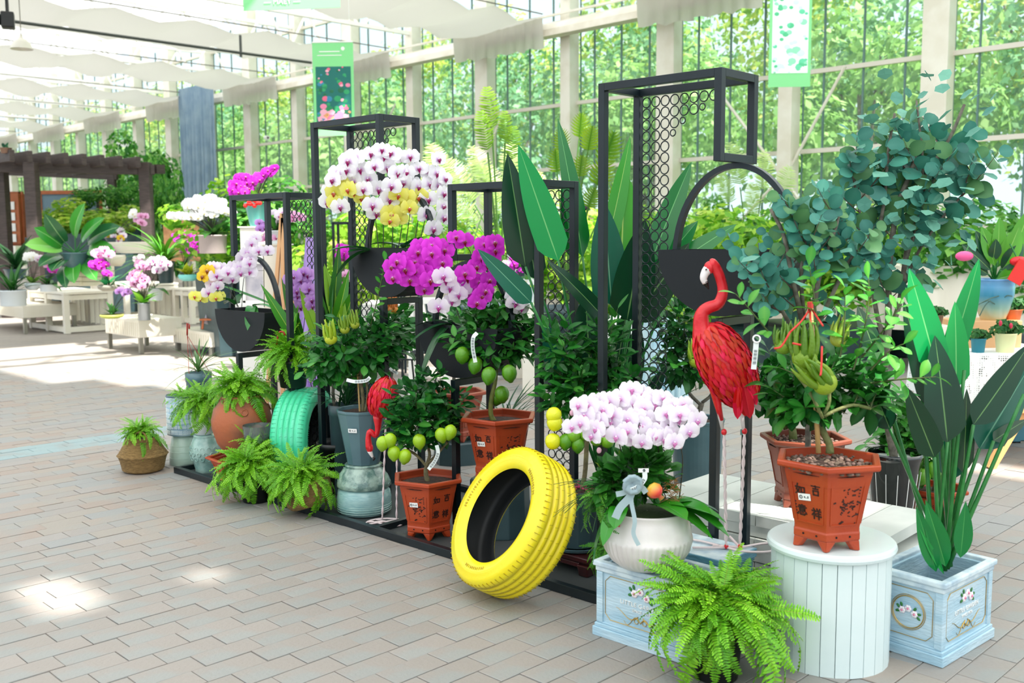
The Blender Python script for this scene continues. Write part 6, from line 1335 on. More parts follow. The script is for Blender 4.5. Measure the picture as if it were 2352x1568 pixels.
# ================================================================ ORCHIDS IN THE BOWLS
def local_orch(label, sc_, tc_, z, name='orchid_planting'):
    o = W(sc_, tc_, z); return thing(name, label, 'orchids', o), o
T, o = local_orch('white and yellow orchids with magenta lips in the bowl of the tall left frame', 1.745, .4425, 1.412); Y0 = o.y
q = lambda x, y, Y=Y0: P(x, y, Y) - o
st = [[q(870, 575), q(860, 480), q(850, 400), q(800, 410), q(765, 460)], [q(900, 575), q(905, 450), q(900, 370), q(860, 360), q(820, 380)], [q(930, 575), q(945, 470), q(960, 390), q(1000, 390), q(1020, 430)], [q(960, 575), q(985, 470), q(1010, 400), q(1025, 470), q(1022, 505)], [q(880, 570), q(880, 500), q(870, 440), q(830, 430), q(790, 440)], [q(915, 570), q(925, 500), q(920, 430), q(900, 440), q(880, 480)], [q(950, 570), q(965, 480), q(975, 440), q(985, 480), q(995, 540)], [q(850, 570), q(845, 500), q(820, 420), q(780, 430), q(755, 455)]]
pts = [(378,395),(600,400),(525,470),(760,510),(855,485),(925,510),(1050,560),(480,560),(650,615),(740,590),(935,600),(925,715),(635,715),(300,560),(215,570),(180,650),(175,740),(445,640),(1040,670),(1035,765),(1040,850),(725,400),(650,370),(560,640),(510,760),(540,820),(415,495),(960,935),(910,830),(320,500),(250,520),(505,375),(1000,415),(580,345),(790,395),(370,580),(270,770),(620,480),(700,520),(800,600),(850,620),(330,430),(990,520),(1000,610)]
ye = [(330,640),(225,665),(225,740),(430,700),(700,680),(740,740),(650,820),(600,800),(700,860),(850,700),(640,870),(285,610),(380,660),(780,780),(760,690)]
put_blossoms(T, o, [(a, b, 'white') for a, b in pts] + [(a, b, 'yellow') for a, b in ye], 3.267, 700, 240, lambda x, y: Y0 - .10 - .06 * math.sin(x * .1) - .10 * (1 - abs(x - 600) / 500), 'white', st, (1.15, 1.36), 5, jit=.3, out=.7)
orchid_leaves(T, q(850, 575), 3, .20, .07, seed=6, azs=[3.5, 3.9, 2.9], spreadv=-.25, c0='24602c'); orchid_leaves(T, q(925, 570), 4, .21, .085, seed=7, azs=[2.9, -.3, .5, -.9], spreadv=.15, c0='1f6430'); orchid_leaves(T, q(975, 572), 3, .17, .07, seed=8, azs=[-.2, .3, -1.2], spreadv=-.1, c0='24602c')
T, o = local_orch('magenta orchids trailing from the bowl of the third frame, with some pale lilac ones', 2.285, .4425, 1.028); Y0 = o.y
q = lambda x, y, Y=Y0: P(x, y, Y) - o
pts = [(1195,1030),(1420,1040),(1425,1100),(1055,1095),(950,1120),(955,1060),(870,1070),(850,1110),(745,1165),(660,1220),(670,1300),(760,1240),(835,1250),(790,1320),(900,1390),(975,1250),(945,1320),(1035,1190),(900,1180),(1000,1060),(1135,1000),(1350,1050),(1320,1150),(1290,1220),(1370,1210),(1205,1270),(1215,1310),(1380,1320),(1350,1400),(1290,1490),(1215,1420),(1330,1440),(900,1260),(830,1180),(1310,1330),(1400,1160),(700,1180),(870,1320)]
li = [(1060,1320),(1090,1380),(1100,1480),(1150,1430),(1005,1520),(1565,1450),(1580,1490),(1620,1530),(1120,1350),(1180,1380),(1040,1290)]
st = [[q(1090, 740), q(1090, 640), q(1075, 570), q(1020, 560), q(960, 600), q(905, 640)], [q(1110, 740), q(1110, 640), q(1100, 570), q(1060, 545), q(1020, 580), q(980, 640)], [q(1120, 740), q(1135, 640), q(1145, 560), q(1120, 600), q(1100, 660), q(1095, 700)], [q(1140, 740), q(1175, 680), q(1180, 610), q(1155, 585), q(1130, 600)], [q(1060, 740), q(1045, 700), q(1035, 660), q(1030, 640)], [q(1150, 740), q(1180, 720), q(1190, 700)]]
put_blossoms(T, o, [(a, b, 'magenta') for a, b in pts] + [(a, b, 'lilac') for a, b in li], 3.267, 700, 240, lambda x, y: Y0 - .22 - .04 * math.sin(x * .2) - (.04 if x < 1100 else -.02), 'magenta', st, (1.05, 1.25), 6, jit=.3, out=.4)
orchid_leaves(T, q(1040, 745), 4, .24, .05, seed=9, azs=[3.6, 3.2, 4.0, 2.8], spreadv=-.2, c0='22502c', curl=.6); orchid_leaves(T, q(1120, 745), 4, .20, .06, seed=10, azs=[-.5, .1, -1.0, .6], spreadv=-.1, c0='22502c')
T, o = local_orch('pale lilac orchids with golden and yellow ones, in the bowl of the shortest black frame', .31, .4425, 1.012); Y0 = o.y
q = lambda x, y, Y=Y0: P(x, y, Y) - o
s3 = 3.563; pts = [(455,570),(545,560),(420,620),(480,620),(620,560),(390,690),(430,690),(350,690),(240,700),(300,735),(180,690),(200,760),(330,790),(400,740),(170,830),(135,900),(210,850),(240,790),(470,660),(480,730),(520,460),(490,500)]
ye = [(30,930,'yellow'),(75,940,'yellow'),(200,940,'yellow'),(230,930,'yellow'),(95,770,'golden'),(130,720,'golden'),(150,790,'golden')]
st = [[q(545, 705), q(535, 660), q(520, 620), q(490, 640), q(470, 680)], [q(555, 705), q(560, 640), q(575, 590), q(560, 585), q(545, 600)], [q(540, 705), q(530, 670), q(510, 640), q(480, 640)], [q(607, 705), q(606, 640), q(605, 590), q(590, 575), q(560, 580)], [q(548, 705), q(525, 660), q(500, 610), q(470, 610)]]
put_blossoms(T, o, [(a, b, 'lilac') for a, b in pts] + ye, s3, 440, 420, lambda x, y: Y0 - .12 - .05 * math.sin(x * .07), 'lilac', st, (.95, 1.2), 7, jit=.45, out=.5)
orchid_leaves(T, q(540, 700), 4, .17, .065, seed=12, azs=[3.4, 1.3, 2.2, 4.2], spreadv=.35, c0='22602c'); orchid_leaves(T, q(580, 703), 3, .17, .06, seed=13, azs=[-1.5, -.3, -1.2], spreadv=-.15, c0='2e8030', curl=.9)
for pts_ in ([q(560, 705), q(520, 655), q(560, 640), q(640, 700)],): blade(T, q(505, 655, Y0 + .1), q(655, 705, Y0 + .1), .035, (0, -.3, 1), '3a7a3a', 'a8d070', 'strap', .05, .3)
# mauve orchid cascade and variegated plant behind frames one and two
c = W(.98, .74, .007); Yq = c.y
T = thing('orchid', 'mauve orchid hanging in a string of blossoms between the first and second frames', 'orchid', c)
q = lambda x, y, Y=Yq: P(x, y, Y) - c
nursery_pot(T, .10, .62, 0, M_slated)
put_blossoms(T, c, [(805,790),(850,830),(890,800),(900,870),(860,890),(930,830),(940,900),(905,960),(960,870),(985,960),(890,1020),(870,930),(950,760),(920,740),(990,1010),(840,770)], s3, 440, 420, lambda x, y: Yq - .05, 'mauve', [[q(690, 800), q(700, 720), q(690, 640), q(672, 640), q(680, 690), q(697, 715)], [q(700, 800), q(715, 720), q(705, 640), q(712, 670), q(720, 710)]], (1.0, 1.25), 8, jit=.4, out=.3)
vl = [leaf_mesh('leaf', .62 * k, .075, 'lance', a, b, .25, j, 10) for k, j, a, b in ((1, .3, '2c6a1c', 'c8e04a'), (.8, .6, '3f8a20', 'd8ea5a'), (1.1, .15, '245c1c', 'a8cc3a'))]
c = W(1.12, .80, .007)
T = thing('variegated_plant', 'yellow and green striped leaf plant behind the tall left frame', 'plant', c); nursery_pot(T, .12, .50, 0, M_slated); r = random.Random(77)
for x0, y0, x1, y1, k in ((762, 760, 782, 555, 0), (775, 750, 745, 600, 2), (770, 760, 800, 620, 1), (790, 740, 815, 660, 1), (755, 760, 720, 640, 0), (735, 790, 690, 660, 2), (700, 790, 640, 640, 0), (690, 800, 600, 650, 1), (745, 770, 760, 640, 0), (780, 780, 790, 690, 2), (660, 800, 680, 700, 1), (800, 780, 830, 700, 0)):
    a, b = P(x0, y0, c.y) - c, P(x1, y1, c.y - .05) - c; blade(T, a, b, .075, (r.uniform(-.6, .6), -1, r.uniform(0, .4)), *(('2c6a1c', 'c8e04a'), ('3f8a20', 'd8ea5a'), ('7fb02a', '2c6a1c'))[k], 'lance', .08, .25, 10)
    stalk(T, (r.uniform(-.04, .04), 0, .46), a, .006, .004)
# ================================================================ OUTSIDE: lawn and trees beyond the glass
M_lawn = mat('lawn', '6f9a3c', .9, c2='9abb54', nscale=.8)
gm_ = MB(); gm_.add([B(-120, 18.1, -.1), B(60, 18.1, -.1), B(60, 75, -.1), B(-120, 75, -.1)], [(0, 1, 2, 3)]); struct('ground', gm_, M_lawn)
M_fol = mat('tree_leaf', 'ffffff', .6, vcol=True, trans=.45)
def foliage_mesh(name, n, rad, size, cols, seed, blobs=14, m=None, flat=.5):
    r = random.Random(seed); mb = MB(); cs = [lin(c) for c in cols]; cen = []
    for i in range(blobs):
        a = r.uniform(0, 6.28); z = r.uniform(-1, 1); q = math.sqrt(1 - z * z); k = r.uniform(.35, .85); cen.append((Vector((rad[0] * q * math.cos(a) * k, rad[1] * q * math.sin(a) * k, rad[2] * z * k)), r.uniform(.28, .5)))
    vs = []; fs = []; cc = []
    for i in range(n):
        c, br = cen[i % blobs]; d = Vector((r.gauss(0, 1), r.gauss(0, 1), r.gauss(0, 1) * .8)).normalized(); p = c + Vector((d.x * rad[0], d.y * rad[1], d.z * rad[2])) * br * r.uniform(.75, 1.0)
        nrm = (d + Vector((r.uniform(-.8, .8), r.uniform(-.8, .8), r.uniform(-.2, .9)))).normalized(); x = nrm.orthogonal().normalized(); a = r.uniform(0, 6.28); y = nrm.cross(x); u = x * math.cos(a) + y * math.sin(a); v = nrm.cross(u); s = size * r.uniform(.6, 1.3); k = len(vs)
        vs += [p - u * s * .5, p + v * s * .28, p + u * s * .5, p - v * s * .28]; fs.append((k, k + 1, k + 2, k + 3)); col = mixc(cs[r.randrange(len(cs))], cs[0], r.random() * .6); cc += [col] * 4
    mb.add(vs, fs, cc); return mb.mesh(name, m or M_fol)
TV = [foliage_mesh('foliage', 4300, (3.2, 3.2, 3.2), .27, ('86b45c', 'aed47c', 'c4e096', '6f9f58'), 1, 26), foliage_mesh('foliage', 4300, (3.0, 3.0, 3.6), .25, ('78ae7c', '9aca92', 'b8dcaa', '5f9a6c'), 2, 26), foliage_mesh('foliage', 4000, (3.0, 3.0, 3.0), .27, ('a4c45a', 'ccdc74', 'e4dc7c', '86ac54'), 3, 24)]
kinds = ['broad light green tree outside the glass', 'dark blue green tree outside the glass', 'yellow green tree outside the glass']
r = random.Random(12); k = 0
LM = [(40, 'the left pergola post'), (150, 'the pergola rafters'), (250, 'the right half of the pergola'), (340, 'the right pergola post'), (430, 'the wall between pergola and curtain'), (515, 'the blue curtain'), (600, 'the security camera'), (690, 'the magenta orchid on teal pot'), (770, 'the green banner'), (880, 'the tall left frame'), (990, 'the white and yellow orchids'), (1090, 'the comb leaved plant'), (1180, 'the third black frame'), (1290, 'the finger leaved philodendron'), (1400, 'the left posts of the tallest frame'), (1520, 'the ring lattice of the tallest frame'), (1690, 'the big hoop'), (1810, 'the pale upper right banner'), (1930, 'the lower eucalyptus'), (2060, 'the tall eucalyptus, left side'), (2200, 'the tall eucalyptus, right side'), (2330, 'the upper right corner')]
def pxx(p): q = Vector(p) - CAM; return 1176 + FPX * q.dot(R2) / q.dot(Fv)
def near_lm(p): x = pxx(p); return min(LM, key=lambda l: abs(l[0] - x))[1]
where = lambda x: 'beyond the ' + ('far left' if x < 500 else 'left' if x < 900 else 'middle' if x < 1400 else 'right' if x < 1900 else 'far right') + ' windows'
for i in range(34):
    u = 2 - i * 2.1 + r.uniform(-.6, .6); w = 22.5 + (i % 3) * 2.6 + r.uniform(-.5, .5); v = i % 3; s = r.uniform(.85, 1.15)
    if i in (12, 19, 25): continue
    h = 3.4 + (i % 3) * 1.5
    T = thing('tree', '%s tree outside the glass, %s row, behind %s' % (('light green', 'blue green', 'yellow green')[v], ('front', 'middle', 'back')[i % 3], near_lm(B(u, w))), 'tree', B(u, w, -.1), r.uniform(0, 6), group='trees beyond the glass wall')
    mb = MB(); mb.tube([(0, 0, 0), (.1, 0, h * .6), (-.1, .1, h + 1.5)], [.16, .12, .05], 7); 
    for a in (0, 2, 4): mb.tube([(.05, 0, h * .6), (1.2 * math.cos(a), 1.2 * math.sin(a), h + 1.2)], [.07, .03], 5)
    mb.build('trunk', M_bark2, T)
    link('foliage', TV[v], T, Matrix.Translation((0, 0, h + .6)) @ Matrix.Scale(s, 4))
for i in range(22):
    u = 1 - i * 3.0; v = (i + 1) % 3
    T = thing('hedge_shrub', 'low hedge shrub outside the glass, behind ' + near_lm(B(u, 20.4)), 'shrub', B(u, 20.4 + (i % 2) * .7, -.1), i * 1.3, group='hedge shrubs outside')
    link('foliage', TV[v], T, Matrix.Translation((0, 0, 1.0)) @ Matrix.Diagonal((.62, .5, .42, 1)))
    mb = MB(); mb.tube([(0, 0, 0), (0, 0, 1.2)], .06, 5); mb.build('trunk', M_bark2, T)
# ================================================================ INSIDE, ALONG THE GLASS
bed = MB(); bed.beam(B(-8, 16.6, .2), B(-46, 16.6, .2), 1.9, .4); struct('trim_40', bed, mat('bed_wall', 'cfc8ba', .8, c2='b8b0a0', nscale=2))
def shrub_mesh(n, rad, size, cols, seed, blobs=10): return foliage_mesh('foliage', n, rad, size, cols, seed, blobs)
SH = [shrub_mesh(1500, (1, 1, .9), .15, ('6fae28', 'a8d838', 'c8e860', '4f9024'), 5), shrub_mesh(1500, (1, 1, 1), .16, ('3f8a2c', '6aae3e', '8cc858', '2c6f28'), 6), shrub_mesh(1400, (.9, .9, 1.1), .17, ('98c83a', 'd0e858', 'e8f088', '7ab82c'), 7)]
def shrub(x, ybase, Y, w, h, v, label, group=None, z0=None):
    c = P(x, ybase, Y)
    if z0 is not None: c.z = z0
    zf = c.z
    T = thing('shrub', label, 'shrub', c, x * .1, group=group); link('foliage', SH[v], T, Matrix.Translation((0, 0, h / 2)) @ Matrix.Diagonal((w / 2, w / 2, h / 2, 1)))
    if zf > .05: mb = MB(); mb.box((0, 0, -zf / 2 + .03), (min(w, 1.2) * .62, min(w, 1.2) * .62, zf + .06), taper=1.15); mb.build('planter', M_slated, T, bevel=.01)
    mb = MB(); mb.tube([(0, 0, 0), (0, 0, h * .5)], .03, 5); mb.build('stem', M_bark2, T)
i = 0
for u in [-9.5 - 1.25 * k for k in range(29)]:
    p = B(u, 16.4 + .3 * math.sin(i * 2.3), .4); v = (0, 1, 2, 0, 1)[i % 5]; h = 1.25 + .5 * abs(math.sin(i * 1.7)); T = thing('shrub', ('bright green', 'deep green', 'yellow green')[v] + ' shrub in the raised bed behind ' + near_lm(p), 'shrub', p, i, group='raised bed shrubs')
    link('foliage', SH[v], T, Matrix.Translation((0, 0, h / 2)) @ Matrix.Diagonal((.85, .75, h / 2, 1))); mb = MB(); mb.tube([(0, 0, 0), (0, 0, h * .5)], .03, 5); mb.build('stem', M_bark2, T); i += 1
# big split-leaf plants and palms
def xan_mesh(seed):
    r = random.Random(seed); mb = MB(); c = lin('4f861c'); d = lin('7fa628'); n = 9
    for sx in (-1, 1):
        for i in range(n):
            t = .12 + .88 * i / n; y = .55 * t; L = .26 * math.sin(PI * min(1, t * .8 + .18)); a = .9 - .55 * t; e = Vector((sx * L * math.sin(a + .35), y + L * math.cos(a + .35), -.04 * t)); p0 = Vector((0, y - .02, 0)); p1 = Vector((0, y + .035, 0)); m = p0.lerp(e, .55)
            mb.add([p0, m + Vector((0, -.022, .01)), e, m + Vector((0, .026, .01)), p1], [(0, 1, 3, 4), (1, 2, 3)], [c, d, d, d, c])
    mb.cur = c; mb.tube([(0, -.05, 0), (0, .56, 0)], .006, 4); return mb.mesh('leaf', M_leafv)
XM = xan_mesh(1)
def leafy(T, c, tips, me, s, org, r0=.008):
    mb = MB()
    for x, y, Y in tips:
        e = P(x, y, Y) - org; p = bez([c, c.lerp(e, .5) + Vector((0, 0, .25)), e], 6); mb.tube(p, r0, 5, False); d = (e - p[4]).normalized() + Vector((0, -.3, .1)); up = Vector((.1, -1, .5)); X_ = d.cross(up).normalized(); d.normalize(); M = Matrix((X_, d, X_.cross(d))).transposed().to_4x4() @ Matrix.Scale(s * R_.uniform(.8, 1.2), 4); M.translation = e; link('leaf', me, T, M)
    mb.build('stems', M_stem, T)
c = P(1300, 700, 9.9); c.z = 0
T = thing('split_leaf_plant', 'tall philodendron with yellow green finger leaves rising behind the middle of the stand', 'plant', c); nursery_pot(T, .30, .8, 0, M_slated)
leafy(T, Vector((0, 0, .8)), [(1290, 350, 9.4), (1350, 350, 9.4), (1330, 410, 9.3), (1370, 430, 9.4), (1280, 400, 9.6), (1310, 470, 9.3), (1350, 480, 9.5), (1240, 450, 9.6), (1385, 380, 9.6), (1330, 320, 9.8), (1260, 500, 9.4), (1400, 470, 9.6)], XM, .55, c)
c = P(1150, 700, 10.9); c.z = 0
T = thing('fern_leaf_plant', 'tall plant with long drooping comb leaves in front of the wide white column', 'plant', c); nursery_pot(T, .30, .8, 0, M_slated)
CMB = frond_mesh(1.0, .55, .7, 16, '4f861c', '86ac2c', seed=9)
leafy(T, Vector((0, 0, .8)), [(1130, 300, 10.4), (1160, 330, 10.3), (1120, 350, 10.4), (1175, 370, 10.5)], CMB, .42, c, .01)
PALM = frond_mesh(1.4, .8, 1.0, 26, '7faa4a', 'c8dc8a', seed=10)
for (x, y, Y, tips, lb) in ((1180, 760, 11, [(1090, 470), (1120, 430), (1180, 440), (1220, 480), (1150, 500), (1100, 520), (1240, 520), (1060, 500)], 'feather palm seen through the third black frame'), (1060, 760, 12, [(1040, 470), (1000, 500), (1080, 460), (1110, 490), (1020, 440)], 'feather palm standing left of the third black frame'), (1720, 760, 12, [(1700, 430), (1750, 440), (1680, 470), (1780, 480), (1730, 500)], 'feather palm seen through the tall hoop above the flamingo')):
    c = P(x, y, Y); c.z = 0; T = thing('palm', lb, 'palm', c); nursery_pot(T, .25, .7, 0, M_slated); leafy(T, Vector((0, 0, .7)), [(a, b, Y) for a, b in tips], PALM, .40, c, .008)
shrub(378, 560, 21.5, 1.0, 2.9, 1, 'tall dark climbing plant right of the pergola', z0=.3); shrub(325, 480, 23.5, 1.9, 2.6, 1, 'tall leafy plant rising behind the pergola roof', z0=1.3)
shrub(540, 520, 13, 1.8, 1.3, 0, 'bright shrub behind the magenta orchid on the teal pot', z0=1.0); shrub(655, 520, 12.5, 1.5, 1.2, 1, 'green shrub right of the teal pot', z0=1.0); shrub(900, 600, 13, 2.2, 1.4, 0, 'bright shrub behind the tall left frame', z0=.6); shrub(780, 640, 12, 1.5, 1.5, 2, 'yellow green shrub seen past the striped leaves', z0=.3)
for j, (x, Y, v) in enumerate(((1480, 12, 0), (1600, 12.5, 2), (1720, 11.5, 0), (1840, 12.5, 1), (1930, 12, 0), (2050, 12.5, 1), (1380, 13, 2), (1250, 13.5, 0), (2250, 11, 1))):
    shrub(x, 640, Y, 2.0, 1.5, v, ['bright', 'deep green', 'yellow green'][v] + ' shrub behind the stand, ' + ['left of the tall hoop', 'under the tall hoop', 'in the middle of the tall hoop', 'right of the tall hoop', 'behind the eucalyptus stems', 'behind the tall eucalyptus', 'left of the tallest right frame', 'behind the third frame lattice', 'at the right edge behind the blue pot'][j], z0=.35)
# ---- orchids of the displays (far: blossoms joined)
def far_orchid(T, c, pts, kind, s, Y, seed=0, base=None):
    r = random.Random(seed); me, lb = orchid(kind); mb = MB(); st_ = MB(); src = [v.co.copy() for v in me.vertices]; fc = [tuple(p.vertices) for p in me.polygons]; cl = [tuple(a.color[:3]) for a in me.color_attributes['Col'].data]
    l2 = [v.co.copy() for v in lb.vertices]; lf = [tuple(p.vertices) for p in lb.polygons]; lc_ = [tuple(a.color[:3]) for a in lb.color_attributes['Col'].data]
    for x, y in pts:
        p = P(x, y, Y + r.uniform(-.08, .08)); f = (CAM - p).normalized() + Vector((r.uniform(-.5, .5), r.uniform(-.3, .3), r.uniform(-.4, .3))); M = frame(f, (r.uniform(-.3, .3), 0, 1), p - c, s * r.uniform(.85, 1.1)); mb.add([M @ v for v in src], fc, cl); mb.add([M @ v for v in l2], lf, lc_)
        b = base or Vector((0, 0, .05)); st_.tube(bez([b, b.lerp(p - c, .5) + Vector((0, 0, .06)), p - c], 4), .002, 3, False)
    mb.build('blossoms', M_petal, T, smooth=True, kind='stuff'); st_.build('flower_stems', M_dstem, T)
def cloud(cx, cy, rx, ry, n, seed=0, arc=0.0):
    r = random.Random(seed); out = []
    for i in range(n):
        a = r.uniform(0, 6.28); k = math.sqrt(r.random()); x = rx * k * math.cos(a); out.append((cx + x, cy + ry * k * math.sin(a) + arc * (x / rx) ** 2))
    return out
M_wood = mat('white_wood', 'eee9dc', .5, c2='e4dccb', nscale=2); M_legs = mat('metal_leg', '9c9a90', .35, metal=.6)
def table(name, label, x, y, LA, LB, zt, box=.0, leg=.05, slat=False, cat='bench', mm=None):
    """near foot corner at pixel (x, y); LA back to the left along A, LB back to the right along B"""
    c = G(x, y); A_ = -Sb; rz = math.atan2(Tb.y, Tb.x)           # local x = Tb, local y = -Sb
    T = thing(name, label, cat, c, rz); m = mm or M_wood
    if box:
        mb = MB(); mb.box((LB / 2, LA / 2, zt - box / 2), (LB, LA, box)); mb.build('seat_box', m, T, bevel=.008)
        for px in (.04, LB - .04):
            for py in (.04, LA - .04): mb = MB(); mb.beam((px, py, 0), (px, py, zt - box), leg, leg); mb.build('leg', M_legs, T)
        n = int(LA / .06); mb = MB()
        for i in range(n): mb.box((-.002, (i + .5) * LA / n, zt - box / 2 - .01), (.004, .006, box * .75))
        mb.build('grooves', mat('groove', 'd2cbb8', .7), T)
    else:
        mb = MB(); mb.box((LB / 2, LA / 2, zt - .02), (LB, LA, .04)); mb.build('top', m, T, bevel=.004)
        for px in (.05, LB - .05):
            for py in (.05, LA - .05, LA / 2): mb = MB(); mb.beam((px, py, 0), (px, py, zt - .04), .085, .085, up=(1, 0, 0)); mb.build('leg', m, T)
        mb = MB(); 
        for z in (.06, zt - .09): mb.beam((.05, .05, z), (.05, LA - .05, z), .06, .08); mb.beam((LB - .05, .05, z), (LB - .05, LA - .05, z), .06, .08); mb.beam((.05, .05, z), (LB - .05, .05, z), .06, .08); mb.beam((.05, LA - .05, z), (LB - .05, LA - .05, z), .06, .08)
        mb.build('rails', m, T)
        if slat:
            n = max(2, int(LA / .22))
            for i in range(n): mb = MB(); mb.beam((LB - .06, .12 + i * (LA - .2) / n, .08), (LB - .06, .12 + i * (LA - .2) / n, zt - .1), .03, .10, up=(1, 0, 0)); mb.build('slat', m, T)
    return T
table('low_bench', 'low white box bench on metal legs at the far left edge', 55, 767, 2.0, .85, .45, .20)
table('low_bench', 'low white box bench on metal legs carrying the ribbed can and green dish', 321, 813, 1.05, .60, .445, .235)
table('low_bench', 'low white grooved box bench nearest the shortest black frame', 483, 818, 1.0, .60, .30, .19)
table('slatted_table', 'white open framed table with slats left of the middle low bench', 150, 767, 1.6, .8, .66, 0, slat=True)
table('slatted_table', 'white open framed table behind the middle low bench', 290, 745, 1.5, 1.0, .70, 0, slat=True)
table('slatted_table', 'tall white framed table under the white planter trough', 235, 705, .8, 1.6, .86, 0, slat=True)
table('slatted_table', 'white framed table behind the bench nearest the stand', 440, 745, .7, 1.4, .62, 0, slat=True)
table('slatted_table', 'tall white framed table carrying the pinkish grey pot of white orchids', 445, 705, .5, 1.9, 1.30, 0, slat=True)
def boxat(name, label, x0, y0, x1, y1, Y, depth, m, cat, bev=.006, nlines=0, rz=None):
    """an upright box whose front shows between the two pixel corners at distance Y"""
    a, b = P(x0, y1, Y), P(x1, y1, Y); h = P(x0, y0, Y).z - a.z; w = (b - a).length
    T = thing(name, label, cat, Vector(((a.x + b.x) / 2, Y + depth / 2, a.z)), 0 if rz is None else rz)
    mb = MB(); mb.box((0, 0, h / 2), (w, depth, h)); mb.build('body', m, T, bevel=bev)
    for i in range(nlines): mb = MB(); mb.box((0, 0, h * (i + 1) / (nlines + 1)), (w + .012, depth + .012, .012)); mb.build('lip', m, T)
    return T
boxat('planter_trough', 'long white planter trough of small orchids in front of the pergola', 228, 556, 341, 582, 15.2, .4, M_wood, 'planter')
for j, (x0, x1, Y) in enumerate(((132, 182, 14.2), (180, 236, 14.3))):
    for k in range(4): boxat('storage_box', ['left', 'right'][j] + ' stack of cream boxes under the big grey pot, ' + ['bottom', 'second', 'third', 'top'][k] + ' box', x0 + k, 657 - 11 * k - 10, x1 - k * .5, 657 - 11 * k, Y, .45, mat('cream_box', 'ece4cf', .6), 'box')
def pot_at(T, c, rpx, hpx, Y, m, taper=.75, lip=True, bowl=False):
    rr_ = rpx * Y / FPX; h = hpx * Y / FPX
    if bowl: prof = [(rr_ * .55, 0), (rr_ * .9, h * .35), (rr_, h * .75), (rr_ * .93, h), (rr_ * .88, h)]
    else: prof = [(rr_ * taper, 0), (rr_ * taper * 1.03, h * .03), (rr_ * .97, h * .92), (rr_ * 1.03, h * .94), (rr_ * 1.03, h), (rr_ * .95, h)]
    lathe_pot(T, 'pot', prof, m, 24); mb = MB(); mb.lathe([(rr_ * .9, h * .93), (.002, h * .97)], 14, cap0=False); mb.build('soil', M_soil, T); return rr_, h
def bgplant(label, x, y, Y, rpx, hpx, m, kind='leaf', n=14, L=.3, w=.1, cols=('2c7a2c', '7fc04a'), taper=.75, bowl=False, cat='potted plant', name='potted_plant', el=(.2, 1.3), orch=None, shape='lance', curl=.4):
    c = P(x, y, Y)
    if Y < 12 and c.z > .05:
        D_ = thing('plant_pedestal', 'white square pedestal under the ' + ' '.join(label.split()[:7]).rstrip(','), 'pedestal', (c.x, c.y, 0)); mb = MB(); mb.box((0, 0, c.z / 2 - .004), (rpx * 2.3 * Y / FPX, rpx * 2.3 * Y / FPX, c.z - .004)); mb.build('column', M_wood, D_, bevel=.004); mb = MB(); mb.box((0, 0, c.z - .006), (rpx * 2.6 * Y / FPX, rpx * 2.6 * Y / FPX, .012)); mb.build('cap', M_wood, D_)
    T = thing(name, label, cat, c + Vector((0, 0, .001))); rr_, h = pot_at(T, c, rpx, hpx, Y, m, taper, bowl=bowl); r = random.Random(int(x * 7 + y))
    if n:
        ms_ = [leaf_mesh('leaf', L * k, w * k, shape, cols[0], cols[1], .2, curl * j, 6) for k, j in ((1, 1), (.8, .5), (1.1, 1.5))]
        for i in range(n):
            az = i * 2.4 + r.uniform(-.3, .3); e_ = r.uniform(*el); d = Vector((math.cos(az) * math.cos(e_), math.sin(az) * math.cos(e_), math.sin(e_))); up = Vector((-math.cos(az) * math.sin(e_), -math.sin(az) * math.sin(e_), math.cos(e_)))
            M = Matrix((d.cross(up), d, up)).transposed().to_4x4(); M.translation = Vector((r.uniform(-.3, .3) * rr_, r.uniform(-.3, .3) * rr_, h * .95)) + d * (.0 if shape != 'round' else L * .5); link('leaf', ms_[i % 3], T, M @ Matrix.Scale(r.uniform(.75, 1.1), 4))
    if orch:
        for pts_, k_, s_ in orch: far_orchid(T, c, pts_, k_, s_, Y, int(x), Vector((0, 0, h)))
    return T
WP = M_whitegl; GP = M_slate
bgplant('dark strappy plant in a tapered white pot on the far left bench', 31, 702, 14.6, 30, 36, WP, n=30, L=.55, w=.05, cols=('1f5a24', '3f8a34'), taper=.9, el=(.5, 1.45))
bgplant('dark green rosette plant at the far left in front of the shelf', 38, 640, 15.6, 26, 22, GP, n=22, L=.6, w=.12, cols=('1f5028', '3a7a3a'), el=(.4, 1.4))
bgplant('big philodendron with broad leaves in a large slate pot on the cream boxes', 176, 622, 14.2, 29, 42, GP, n=0)
T = [o for o in bpy.data.objects if o.get('label', '').startswith('big philodendron')][0]; cP = T.location.copy()
for a, b, w_, c_ in (((170, 580), (75, 550), 34, 'l'), ((165, 575), (110, 510), 30, 'd'), ((175, 570), (165, 480), 30, 'm'), ((185, 575), (240, 512), 34, 'd'), ((190, 580), (235, 560), 34, 'm'), ((165, 590), (118, 600), 34, 'd'), ((175, 590), (160, 628), 32, 'm'), ((190, 590), (205, 622), 30, 'm'), ((160, 585), (95, 590), 30, 'd'), ((180, 575), (205, 500), 28, 'm'), ((160, 580), (100, 528), 30, 'm'), ((185, 590), (232, 600), 30, 'd'), ((150, 600), (140, 640), 26, 'd')):
    a = (a[0] + (b[0] - a[0]) * .3, a[1] + (b[1] - a[1]) * .3); blade(T, P(*a, 14.2) - cP, P(*b, 13.8) - cP, w_ * 1.2 * 14.1 / FPX, (0, -1, .5), {'l': '9ae06a', 'd': '2c6a3c', 'm': '3f9a34'}[c_], 'b8e89a', 'round', .35, .2, 8); stalk(T, (0, 0, .25), P(*a, 14.2) - cP, .012, .008)
OR = lambda cx, cy, rx, ry, n, k, s=1.3, sd=0, arc=0: (cloud(cx, cy, rx, ry, n, sd, arc), k, s)
